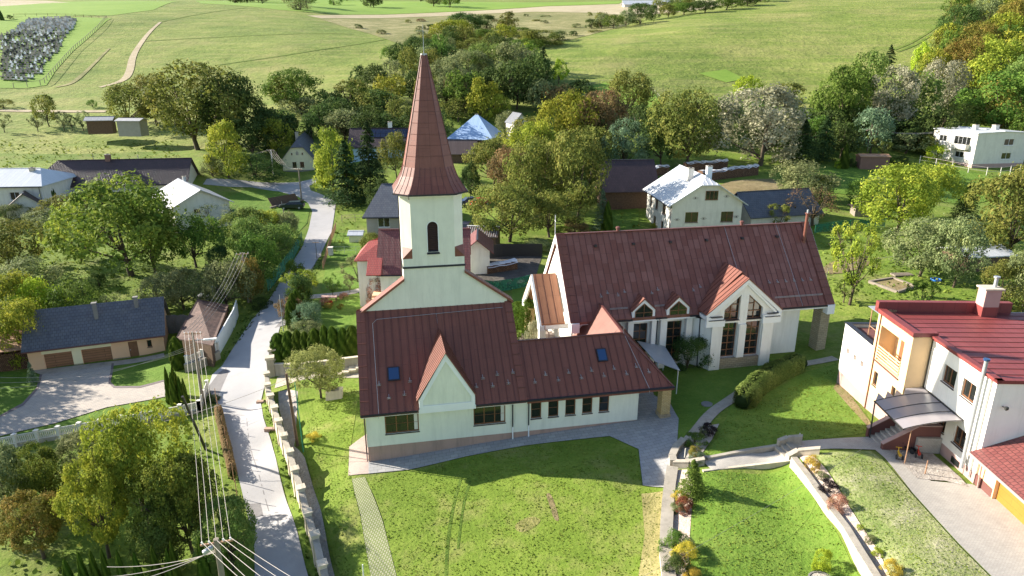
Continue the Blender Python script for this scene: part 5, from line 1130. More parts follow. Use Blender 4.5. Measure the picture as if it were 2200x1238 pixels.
# white panel wall to the right of the shed
def wall_line(name, label, cat, pts, hgt, th, mat, capm=None, capw=0, group=None, base=None, world=False, posts=None, z0=-.5, capz=.06):
    """a wall following ground pixels; pts list of (px,py); root is the first point"""
    Q = [Vector((p[0], p[1], Tf(p[0], p[1]))) for p in pts] if world else [Vector(G(*p)) for p in pts]
    t = thing(name, label, cat, Q[0], 0, group); mb = MB(); cp = MB(); o = Q[0]
    hs = hgt if hasattr(hgt, '__len__') else [hgt] * len(Q)
    for (p, q, h0, h1) in zip(Q, Q[1:], hs, hs[1:]):
        d = (q - p); d.z = 0; d.normalize(); n = Vector((-d.y, d.x, 0)); P, Qq = p - o, q - o
        a = [P + n*th/2, P - n*th/2, Qq - n*th/2, Qq + n*th/2]; hz = [h0, h0, h1, h1]
        lo = [x + Vector((0, 0, z0)) for x in a]; hi = [x + Vector((0, 0, h)) for x, h in zip(a, hz)]
        for i in range(4): j = (i+1) % 4; mb.poly([lo[i], lo[j], hi[j], hi[i]])
        mb.poly(hi); 
        if capm:
            w_ = th/2 + capw; c = [P + n*w_ - d*.0 + Vector((0,0,h0)), P - n*w_ + Vector((0,0,h0)), Qq - n*w_ + Vector((0,0,h1)), Qq + n*w_ + Vector((0,0,h1))]; cp.extr(c, (0, 0, capz))
    bm_ = bmesh.new(); 
    o_ = mb.build('wall_body', M[mat], t)
    me = o_.data; bm_.from_mesh(me); bmesh.ops.remove_doubles(bm_, verts=bm_.verts, dist=.002); bmesh.ops.recalc_face_normals(bm_, faces=bm_.faces); bm_.to_mesh(me); bm_.free()
    if capm: cp.build('coping', M[capm], t)
    return t, Q
wall_line('panel_fence', 'white panel wall along the right side of the shed', 'fence', [(466,771),(478,750),(505,700),(512,678)], 2.1, .12, 'trimw', z0=-.3)
wall_line('stone_wall', 'low concrete base wall in front of the shed', 'wall', [(398,800),(430,792),(473,770)], .9, .3, 'conc', 'conc', .05)
# ---- middle white half-hipped house
MW = house('house', 'white two storey house with pale metal half-hipped roof beyond the parish building', 'house', xy=(25.1, 105.6), z0=3.2, az=4.8, w=11.3, d=14.2, ze=6.3, zr=10.0, axis='y', oh=.7, halfhip=.74, wall='offw', roof='whiteroof', seamm='whitef', sp=.75, plinth='concd', ph=.5,
    wins=[('f', 2.2, 3.1, 4.3, 4.75, 1, 0), ('f', 8.0, 3.1, 10.0, 4.75, 1, 0), ('f', 5.2, 6.7, 7.2, 8.1, 2, 0), ('f', 2.2, .9, 4.3, 2.3, 1, 0), ('l', 2.0, 3.6, 3.0, 5.2, 1, 0), ('l', 5.2, 3.6, 6.6, 5.2, 1, 0), ('l', 9.2, 3.6, 10.9, 5.2, 1, 0), ('l', 4.6, .8, 6.0, 2.3, 1, 0), ('l', 9.0, .3, 10.2, 2.4, 0, 0)], chim=[(4.2, 5.0, .9, 10.9, 'offw'), (7.0, 4.2, .8, 11.3, 'trimw')])
for u, z in ((.9, 3.6), (4.5 + .7, 3.7), (10.5, 3.9), (3.6, 7.0), (8.6, 7.2)):
    m_ = MB(); 
    for k, l in ((-.16, .3), (0, .5), (.16, .3)): m_.bar((u - l, -.03, z + k), (u + l, -.03, z + k), .02, .03)
    m_.box(u - .06, -.045, z - .1, u + .06, -.02, z + .1); m_.build('wall_ornament', M['black'], MW)
# ---- top right cube house
TR = house('house', 'white flat roofed cube house with balcony at the right edge', 'house', xy=(100.63*.945+3.6, 163), z0=8.0, az=-80, w=12.5, d=13, ze=7.9, zr=8.2, axis='x', oh=.25, wall='offw', roof='whiteroof', seamm='whitef', plinth='mauve', ph=1.3, mf='whitef', gutter=False,
    wins=[('f', 1.8, 5.3, 4.0, 6.7, 1, 0), ('f', 1.6, 2.3, 3.9, 3.7, 1, 0), ('f', 7.2, 2.3, 9.6, 3.6, 1, 0), ('f', 6.2, 4.6, 10.8, 6.9, 3, 0), ('r', 7.0, 5.2, 9.4, 6.6, 1, 0), ('r', 7.0, 2.2, 9.4, 3.6, 1, 0)], chim=[(7.2, 4, .9, 9.2, 'offw'), (9.4, 7, 1.0, 9.3, 'offw')])
m_ = MB(); m_.box(6.1, -1.0, 4.3, 10.9, -.9, 5.3); m_.box(6.1, -1.0, 4.2, 10.9, 0, 4.35); m_.box(6.1, -1, 4.3, 6.2, 0, 5.3); m_.box(10.8, -1, 4.3, 10.9, 0, 5.3); m_.build('balcony', M['offw'], TR)
m_ = MB(); m_.lathe((6.3, -1.15, 5.9), [(.05, 0), (.45, .08), (.5, .1)], 14); ds = m_.build('satellite_dish', M['whitef'], TR); ds.rotation_euler = (0, 0, 0)
# ---- cottage
CT = house('cottage', 'cream cottage with steep dark slate roof by the road junction', 'house', xy=(-53.25, 159.6), z0=6.0, az=10.8, w=7.07, d=34, ze=3.25, zr=7.5, axis='y', oh=.45, halfhip=.62, wall='cream_w', roof='slate', plinth='concd', ph=.6, seamm='gutter',
    wins=[('f', 2.2, 1.2, 3.1, 2.5, 1, 0), ('f', 3.9, 1.2, 4.8, 2.5, 1, 0), ('f', 2.15, 4.2, 2.4, 4.6, 0, 0), ('f', 4.5, 4.2, 4.75, 4.6, 0, 0)], chim=[(3.0, 7, .7, 8.6, 'conc')])
m_ = MB(); m_.extr([(3.2, -.06, 4.1), (3.75, -.06, 4.1), (3.75, -.06, 4.7), (3.47, -.06, 5.1), (3.2, -.06, 4.7)], (0, .03, 0)); m_.build('niche_ornament', M['conc'], CT)
# ---- long dark farm roof, grey roofed house, far left white house, barns
house('farmhouse', 'long low farmhouse under a dark brown roof behind the grey roofed house', 'house', xy=(-95, 134), z0=4.6, az=9, w=29, d=9, ze=3.0, zr=7.0, axis='x', oh=.6, hipn=4.0, wall='offw', roof='darkroof', seamm='darkroof' , wins=[('f', 20, 1.0, 21.2, 2.2, 1, 0), ('f', 25, 1.0, 26.2, 2.2, 1, 0)], chim=[(13.5, 4.5, .9, 8.0, 'brownw')])
house('house', 'white house with light grey corrugated gable roof beside the big walnut', 'house', xy=(-57.6, 114.6), z0=3.4, az=38, w=9.2, d=14.5, ze=3.7, zr=6.1, axis='y', oh=.7, wall='offw', roof='greyroof', seamm='steel', sp=None, wins=[('f', 3.2, 2.2, 4.2, 2.8, 1, 0), ('l', 3, 1.0, 4.4, 2.2, 1, 0)], chim=[(4.9, 11.5, .5, 6.9, 'steel')])
house('house', 'white house with blue-white metal roof cropped by the left edge', 'house', px=(-60, 470), z0=3.0, az=5, w=13.2, d=13, ze=6.0, zr=8.2, axis='x', oh=.5, wall='offw', roof='whiteroof', seamm='whitef', mf='whitef', wins=[('f', 7.5, 3.3, 9.2, 4.8, 1, 0)], hipf=3, chim=[(9.2, 5.5, .8, 8.4, 'concl')])
house('shed', 'small dark roofed outbuilding at the far left below the white house', 'shed', px=(18, 476), z0=3.2, az=28, w=6, d=6, ze=2.4, zr=4.8, axis='y', oh=.5, wall='offw', roof='darkroof', seamm='gutter', gutter=False)
house('shed', 'small pale roofed outbuilding between white house and long farmhouse', 'shed', px=(112, 432), z0=3.8, az=20, w=8, d=6, ze=2.3, zr=4.0, axis='x', oh=.5, wall='brownw', roof='greyroof', seamm='gutter', gutter=False)
house('house', 'grey rendered house with diamond slate roof left of the tower', 'house', px=(789, 498), z0=2.9, az=3, w=11.5, d=10.5, ze=3.4, zr=7.9, axis='x', oh=.6, hipn=2.2, wall='greyw', roof='slate2', seamm='gutter', mf='whitef', wins=[('f', 2.0, .9, 4.0, 2.6, 1, 0)], z0_=0) if False else house('house', 'grey rendered house with diamond slate roof left of the tower', 'house', px=(789, 500), z0=2.9, az=3, w=11.5, d=10.5, ze=3.2, zr=7.4, axis='x', oh=.6, hipn=2.2, wall='greyw', roof='slate2', seamm='gutter', mf='whitef', wins=[('f', 1.9, .9, 3.9, 2.5, 1, 0)])
# red tiled house directly behind the tower
RT = house('house', 'white house with dark red tile roof directly behind the tower', 'house', xy=(-16.1, 79.7), z0=1.6, az=3, w=10.6, d=8.2, ze=4.6, zr=8.7, axis='x', oh=.45, wall='white', roof='redtile', seamm='redtile', mf='whitef', wins=[('f', 3.6, 1.4, 5.0, 3.4, 0, 0)])
m_ = MB(); roofpoly(m_, [(-3.2, 1.0, 5.6), (.2, 1.0, 5.6), (.2, 3.6, 7.6), (-1.6, 3.6, 7.4)], .12); roofpoly(m_, [(-3.2, 6.4, 5.6), (-3.2, 1.0, 5.6), (-1.6, 3.6, 7.4), (-.3, 6.2, 7.4)], .12); roofpoly(m_, [(-1.5, -1.2, 4.4), (.25, -1.2, 4.4), (.25, 1.0, 5.9), (-1.5, 1.0, 5.9)], .12); m_.build('porch_roof', M['redtile2'], RT)
m_ = MB(); m_.box(-2.9, 1.4, -1, 0, 6, 5.5); m_.build('porch_wall', M['white'], RT)
m_ = MB()
for k in range(7): m_.box(-1.0, -3.4 + k * .4, -.6, .2, -3.0 + k * .4 + 1.5, .1 + k * .27)
m_.build('porch_stairs', M['orange_w'], RT)
m_ = MB(); m_.box(3.3, -.03, 1.3, 3.6, -.002, 3.5); m_.box(5.0, -.03, 1.3, 5.3, -.002, 3.5); m_.box(3.3, -.03, 3.4, 5.3, -.002, 3.7); m_.build('brick_surround', M['ybrick'], RT)
RG = house('outbuilding', 'white outbuilding with curved maroon roof right of the tower', 'shed', px=(1000, 590), z0=2.2, az=2, w=3.4, d=6, ze=3.6, zr=5.0, axis='y', oh=.6, wall='white', roof='redtile', seamm='gutter', gutter=False)
house('shed', 'open shed with striped maroon corrugated roof by the parked van', 'shed', px=(1003, 538), z0=2.6, az=-8, w=4.6, d=4, ze=2.4, zr=3.4, axis='x', oh=.3, wall='wood', roof='brownroof', seamm='whitef', sp=.35, gutter=False)
# beyond: solar house, blue roof house, brown barns
SO = house('house', 'low house with solar panels on a brown roof left of the spire', 'house', xy=(-38, 162), z0=9.0, az=2, w=17, d=9, ze=3.0, zr=6.6, axis='x', oh=.5, wall='blue_w', roof='darkroof', seamm='gutter', wins=[('f', 8, .3, 9, 2.2, 0, 0)], chim=[(9, 5, .9, 8, 'white'), (14, 5, .6, 7.4, 'offw')])
m_ = MB(); sl_ = 3.6 / 4.5
for k in range(8):
    for j in range(2):
        x = 4.6 + k * 1.22; y = 2.0 + j * 1.02; z = 3.0 + sl_ * y + .2; m_.extr([(x, y, z), (x + 1.15, y, z), (x + 1.15, y + .95, z + .95 * sl_), (x, y + .95, z + .95 * sl_)], (0, 0, -.05))
m_.build('solar_panel', M['solar'], SO)
house('house', 'house with hipped metal roof in painted sky-reflection blue-white right of the spire', 'house', xy=(-16.2, 181), z0=9.0, az=-16, w=11.5, d=10.5, ze=3.4, zr=8.6, axis='x', oh=.7, hipn=5.5, hipf=5.5, wall='brownw', roof='sky_tint_roof', seamm='whitef', chim=[(5.6, 5.5, .7, 8.6, 'offw')])
house('barn', 'brown sheet roofed barn in front of the blue roofed house', 'barn', xy=(-15.5, 158), z0=8.6, az=-2, w=7, d=6, ze=2.3, zr=4.9, axis='x', oh=.4, wall='wood', roof='brownroof', seamm='gutter', gutter=False)
house('shed', 'small grey roofed shed among the trees right of the blue roof', 'shed', xy=(.5, 176), z0=13.2, az=20, w=4, d=6, ze=3, zr=5.2, axis='y', oh=.3, wall='offw', roof='slate2', seamm='gutter', gutter=False)
house('barn', 'dark timber barn with almost black roof under the trees', 'barn', xy=(16.5, 123), z0=5.0, az=5, w=9.5, d=9, ze=4.0, zr=8.2, axis='x', oh=.9, wall='wood', roof='darkroof', seamm='gutter', gutter=False)
LB = house('house', 'small white house with dark corrugated roof right of the half-hipped house', 'house', px=(1611, 505), z0=3.7, az=16, w=13, d=8, ze=3.2, zr=6.3, axis='x', oh=.5, wall='offw', roof='slate', seamm='gutter', gutter=False, wins=[('l', 3.6, 1.2, 4.4, 2.0, 0, 0)])
house('shed', 'low rusty brown shed on the lawn below the cube house', 'shed', px=(1848, 352), z0=9.5, az=-6, w=6, d=3, ze=1.6, zr=1.9, axis='x', oh=.2, wall='brownw', roof='rust', seamm='rust', gutter=False)
_b = G(1341, 16)
house('barn', 'long white roofed cowshed in the far field', 'barn', xy=_b[:2], z0=_b[2] - .5, az=1, w=49, d=12, ze=3.2, zr=6.5, axis='x', oh=1, wall='offw', roof='whiteroof', seamm='whitef', gutter=False)
house('shed', 'ramshackle pale shed beneath the upper left walnut trees', 'shed', px=(186, 268), z0=None or 15.0, az=14, w=6, d=3.5, ze=1.2, zr=1.9, axis='x', oh=.5, wall='wood', roof='greyroof', seamm='gutter', gutter=False)
house('shed', 'dark open shed under the upper left walnut trees', 'shed', px=(252, 272), z0=15.0, az=-4, w=6, d=3.5, ze=1.5, zr=2.0, axis='x', oh=.4, wall='greyw', roof='greyroof', seamm='gutter', gutter=False)
# ================= vegetation ====================
rs = np.random.RandomState(11)
PAL = dict(
 g=((0.044,0.095,0.017),(0.095,0.177,0.029),(0.177,0.262,0.049)), yg=((0.104,0.165,0.020),(0.244,0.305,0.037),(0.439,0.451,0.061)), ol=((0.071,0.104,0.024),(0.159,0.195,0.041),(0.293,0.287,0.073)),
 br=((0.110,0.098,0.046),(0.207,0.159,0.067),(0.342,0.220,0.098)), gg=((0.098,0.140,0.055),(0.189,0.238,0.098),(0.329,0.360,0.159)), dk=((0.029,0.061,0.018),(0.061,0.110,0.029),(0.116,0.177,0.044)),
 org=((0.146,0.171,0.030),(0.366,0.317,0.049),(0.634,0.403,0.085)), sl=((0.195,0.207,0.122),(0.366,0.366,0.226),(0.586,0.561,0.390)), sp=((0.020,0.046,0.016),(0.041,0.083,0.027),(0.079,0.134,0.043)),
 th=((0.034,0.079,0.010),(0.067,0.128,0.016),(0.122,0.195,0.027)), bl=((0.073,0.128,0.085),(0.134,0.213,0.146),(0.232,0.311,0.232)),
 gold=((0.342,0.317,0.037),(0.549,0.464,0.061),(0.700,0.586,0.098)), lime=((0.207,0.317,0.024),(0.329,0.464,0.037),(0.488,0.586,0.061)), red=((0.122,0.037,0.024),(0.207,0.073,0.037),(0.342,0.146,0.085)), blk=((0.015,0.012,0.015),(0.030,0.022,0.024),(0.061,0.043,0.043)), pink=((0.195,0.159,0.061),(0.415,0.220,0.146),(0.610,0.366,0.268)),
 hz=((0.055,0.098,0.017),(0.122,0.183,0.029),(0.256,0.293,0.049)), yl=((0.171,0.220,0.061),(0.293,0.342,0.110),(0.464,0.488,0.195)), gr2=((0.067,0.134,0.029),(0.140,0.226,0.051),(0.256,0.329,0.091)))
PAL['org'] = tuple((c[0] * .6, c[1] * .68, c[2] * .8) for c in PAL['org']); PAL['lime'] = tuple(tuple(x * .85 for x in c) for c in PAL['lime']); PAL['sl'] = tuple(tuple(x * .8 for x in c) for c in PAL['sl']); PAL['bl'] = tuple((c[0], c[1], c[2] * .8) for c in PAL['bl'])
LM = {k: leafmat('foliage_' + k, v) for k, v in PAL.items()}
def quads_mesh(name, C_, N_, S_, tint, mat=None, asp=1.0):
    n = len(C_); N_ = N_ / (np.linalg.norm(N_, axis=1, keepdims=True) + 1e-9)
    a = np.cross(N_, rs.randn(n, 3)); a /= np.linalg.norm(a, axis=1, keepdims=True) + 1e-9; b = np.cross(N_, a)
    S_ = np.asarray(S_).reshape(-1, 1) * (.55 + .95 * rs.rand(n, 1) ** 2)
    co = np.empty((n, 4, 3)); co[:, 0] = C_ - a * S_ * .6; co[:, 1] = C_ - b * S_ * .42 * asp; co[:, 2] = C_ + a * S_ * .6; co[:, 3] = C_ + b * S_ * .42 * asp
    me = bpy.data.meshes.new(name); me.vertices.add(n * 4); me.vertices.foreach_set('co', co.ravel()); me.loops.add(n * 4); me.loops.foreach_set('vertex_index', np.arange(n * 4))
    me.polygons.add(n); me.polygons.foreach_set('loop_start', np.arange(0, n * 4, 4)); me.polygons.foreach_set('loop_total', np.full(n, 4)); 
    at = me.attributes.new('tint', 'FLOAT', 'FACE'); at.data.foreach_set('value', np.clip(tint, 0, 1)); me.materials.append(mat); me.update(); me.validate(); return me
def sph(n):
    d = rs.randn(n, 3); return d / np.linalg.norm(d, axis=1, keepdims=True)
ENV = dict(round=(.16, lambda h: .5 * np.sqrt(np.clip(1 - (np.abs(h - .48) / .54) ** 2.2, 0, 1))), oval=(.1, lambda h: .5 * np.sqrt(np.clip(1 - (np.abs(h - .42) / .6) ** 2.0, 0, 1)) * (1.05 - .3 * h)),
 flat=(.28, lambda h: .5 * np.sqrt(np.clip(1 - (np.abs(h - .5) / .52) ** 2.6, 0, 1))), sparse=(.25, lambda h: .5 * np.sqrt(np.clip(1 - (np.abs(h - .55) / .5) ** 2, 0, 1))),
 willow=(.08, lambda h: .5 * np.sqrt(np.clip(1 - (np.abs(h - .42) / .6) ** 2.4, 0, 1))), bush=(.0, lambda h: .5 * np.sqrt(np.clip(1 - (np.clip(h - .3, 0, 1) / .72) ** 2.2, 0, 1))))
def crown_lobes(kind, n, s, nl, lr, seed, spread=.35):
    rs.seed(seed); z0, env = ENV[kind]; 
    h = rs.rand(nl) ** .85; ang = np.arange(nl) * 2.39996 + rs.rand(nl) * .9; rr = env(h) * (.45 + .5 * rs.rand(nl) ** .5) 
    asym = 1 + .26 * np.sin(ang * 1 + seed) + .22 * np.sin(ang * 2 + seed * 2.3)
    c = np.stack([np.cos(ang) * rr * asym, np.sin(ang) * rr * asym, z0 + (1 - z0) * (lr * .8 + h * (1 - lr * 1.5))], 1)
    if kind != 'sparse': c = np.r_[c, np.c_[rs.randn(max(2, nl // 6), 2) * .1, z0 + (1 - z0) * (.3 + .5 * rs.rand(max(2, nl // 6)))]]
    R_ = lr * (.7 + .7 * rs.rand(len(c))); tl = rs.rand(len(c))
    w_ = R_ ** 2; idx = rs.choice(len(c), n, p=w_ / w_.sum()); d = sph(n)
    ctr = np.array([0, 0, .5]); out = c[idx] - ctr; out /= np.linalg.norm(out, axis=1, keepdims=True) + 1e-6
    flip = (d * out).sum(1) < -.25; d[flip] *= -1
    lump = 1 + .25 * np.sin(d[:, 0] * 5 + idx) * np.sin(d[:, 1] * 5 + idx * 1.7)
    rad = R_[idx] * lump * (.72 + .36 * rs.rand(n)); P_ = c[idx] + d * rad[:, None] * np.array([1, 1, .85])
    st = rs.rand(n) < .12; P_[st] += d[st] * (R_[idx][st] * .7 * rs.rand(st.sum()))[:, None]    # stray twigs
    if kind == 'willow':
        m = rs.rand(n) < .45; P_[m, 2] -= rs.rand(m.sum()) * .09
    P_[:, 2] = np.clip(P_[:, 2], .02 if kind == 'bush' else z0 * .6, 1.06)
    N_ = d + sph(n) * .75; N_[:, 2] += .25
    t = .55 * tl[idx] + .45 * rs.rand(n)
    return P_, N_, np.full(n, s), t, c
def crown_spruce(n, s, seed, loose=1.0):
    rs.seed(seed); nb = int(n / 26); h = np.sort(rs.rand(nb) ** 1.15); ang = rs.rand(nb) * 6.283; L_ = (.5 * (1 - h) ** .85 + .025) * (.75 + .4 * rs.rand(nb))
    k = rs.randint(0, nb, n); t = rs.rand(n) ** .6; r = L_[k] * t
    lat = (rs.rand(n) - .5) * .16 * (1 - h[k] + .2); z = .05 + .94 * h[k] + .06 * t * (1 - h[k]) - .10 * t ** 2 * (1 - h[k]) * loose - rs.rand(n) * .018
    P_ = np.stack([np.cos(ang[k]) * r - np.sin(ang[k]) * lat, np.sin(ang[k]) * r + np.cos(ang[k]) * lat, z], 1); P_[:, 2] = np.clip(P_[:, 2], .02, 1.02)
    N_ = np.stack([np.cos(ang[k]) * .4, np.sin(ang[k]) * .4, np.ones(n)], 1) + sph(n) * .55
    return P_, N_, np.full(n, s), .4 * rs.rand(nb)[k] + .35 * t + .25 * rs.rand(n), None
def crown_thuja(n, s, seed, col=False):
    rs.seed(seed); h = rs.rand(n) ** 1.1; a = rs.rand(n) * 6.283
    r = (.5 * np.sqrt(np.clip(1 - h ** 3.2, 0, 1)) * (.82 + .18 * np.clip(h * 4, 0, 1)) if col else .5 * np.clip(1 - h, 0, 1) ** .62 * np.clip(h * 5 + .55, 0, 1))
    b = 1 + .09 * np.sin(a * 5 + h * 14 + seed) + .07 * np.sin(a * 9 - h * 22)
    r = r * b * (.86 + .16 * rs.rand(n)) + .01
    P_ = np.stack([np.cos(a) * r, np.sin(a) * r, .01 + .99 * h], 1); N_ = np.stack([np.cos(a), np.sin(a), .35 + 0 * a], 1) + sph(n) * .5
    return P_, N_, np.full(n, s), .5 + .5 * np.sin(a * 5 + h * 14 + seed) * .6 + .3 * (rs.rand(n) - .5), None
def trunk_mesh(name, seed, kind, c, thick=.022):
    rs.seed(seed + 99); mb = MB(); z0 = ENV[kind][0] if kind in ENV else .05; lean = rs.randn(2) * .02
    top = .55 if kind in ENV else .93
    base = [(0, 0, -.12), (0, 0, .0), (lean[0], lean[1], z0), (lean[0] * 2, lean[1] * 2, top)]
    mb.tube(base, [thick * 1.7, thick * 1.35, thick, thick * .35], 8)
    if c is not None and len(c):
        for i in rs.choice(len(c), min(len(c), 11 if kind == 'sparse' else 9), False):
            h0 = z0 * (.55 + .5 * rs.rand()) if kind != 'bush' else .02; st = np.array([lean[0] * h0 / z0 if z0 > .02 else 0, lean[1] * h0 / z0 if z0 > .02 else 0, h0 + .12 * rs.rand()]); e = c[i]; m1 = st * .5 + e * .5 + np.array([0, 0, -.03])
            mb.tube([st, m1, e], [thick * .6, thick * .36, thick * .12], 5)
            for _ in range(2 if kind != 'sparse' else 5):
                e2 = e + rs.randn(3) * .1; mb.tube([m1 * .4 + e * .6, e2], [thick * .2, thick * .06], 4)
    return mb
PROTO = {}
def proto(kind, det, var):
    k = (kind, det, var)
    if k in PROTO: return PROTO[k]
    seed = {'round':1,'oval':2,'flat':3,'sparse':4,'willow':5,'bush':6,'spruce':7,'thuja':8,'column':9,'bare':10}[kind] * 37 + var * 7 + det
    D = [(2900, .047), (8200, .031), (19000, .0225)][det]
    if kind in ENV:
        nl, lr = dict(round=(62, .118), oval=(56, .11), flat=(50, .11), sparse=(34, .08), willow=(70, .10), bush=(26, .16))[kind]
        if det == 2: nl = int(nl * 1.9); lr *= .72
        nn, ss = D
        if kind == 'sparse': nn = int(nn * .62); ss *= .85
        if kind == 'willow': ss *= .85; nn = int(nn * 1.25)
        r = crown_lobes(kind, nn, ss, nl, lr, seed)
    elif kind == 'bare': r = crown_lobes('sparse', int(D[0] * .22), D[1] * .8, 24, .12, seed)
    elif kind == 'spruce': r = crown_spruce(int(D[0] * 1.1), D[1] * 1.05, seed)
    elif kind == 'thuja': r = crown_thuja(int(D[0] * 1.1), D[1] * 1.6, seed)
    else: r = crown_thuja(int(D[0] * 1.5), D[1] * 1.7, seed, True)
    me = quads_mesh(kind + '_crown', *r[:4], mat=LM['g'])
    tk = trunk_mesh(kind, seed, 'sparse' if kind == 'bare' else kind, r[4], .022 if kind not in ('spruce', 'thuja', 'column') else .014)
    to = tk.build('trunk', M['bark'], None, True); tm = to.data; bpy.data.objects.remove(to)
    PROTO[k] = (me, tm); return PROTO[k]
NT = [0]
def tree_at(x, y, z, H_, W_, kind, pal, label, cat='tree', name=None, group=None, det=None, bark='bark'):
    NT[0] += 1; dist = math.hypot(x, y)
    if det is None: det = 2 if (dist < 75 and W_ > 3.5) else (1 if dist < 175 or W_ > 13 else 0)
    var = (NT[0] * 7) % (3 if det == 2 else 5)
    me, tm = proto(kind, det, var)
    nm = name or {'spruce': 'conifer', 'thuja': 'thuja', 'column': 'thuja', 'bush': 'shrub'}.get(kind, 'tree')
    t = thing(nm, label, cat, (x, y, z - .05), rnd.random() * 6.28, group)
    sxy = (rnd.uniform(.88, 1.12), rnd.uniform(.88, 1.12)) if kind not in ('column', 'thuja') else (1, 1)
    for part, m_, mt in (('crown', me, LM[pal]), ('trunk', tm, M[bark])):
        if part == 'trunk' and kind in ('thuja', 'column') : continue
        o = bpy.data.objects.new(part, m_); COL.objects.link(o); o.parent = t; o.scale = (W_ * sxy[0], W_ * sxy[1], H_); o.material_slots[0].link = 'OBJECT'; o.material_slots[0].material = mt
    return t
def tree(bx, by, top, wpx, kind, pal, label, cat='tree', group=None, **kw):
    x, y, z = G(bx, by)
    lo, hi = 0.3, 60
    for _ in range(30):
        m = (lo + hi) / 2
        if proj((x, y, z + m))[1] > top: lo = m
        else: hi = m
    dep = y * math.cos(PITCH) + (CH - z - lo / 2) * math.sin(PITCH)
    return tree_at(x, y, z, lo * 1.0, wpx / F0 * dep * 1.04, kind, pal, label, cat, group=group, **kw)
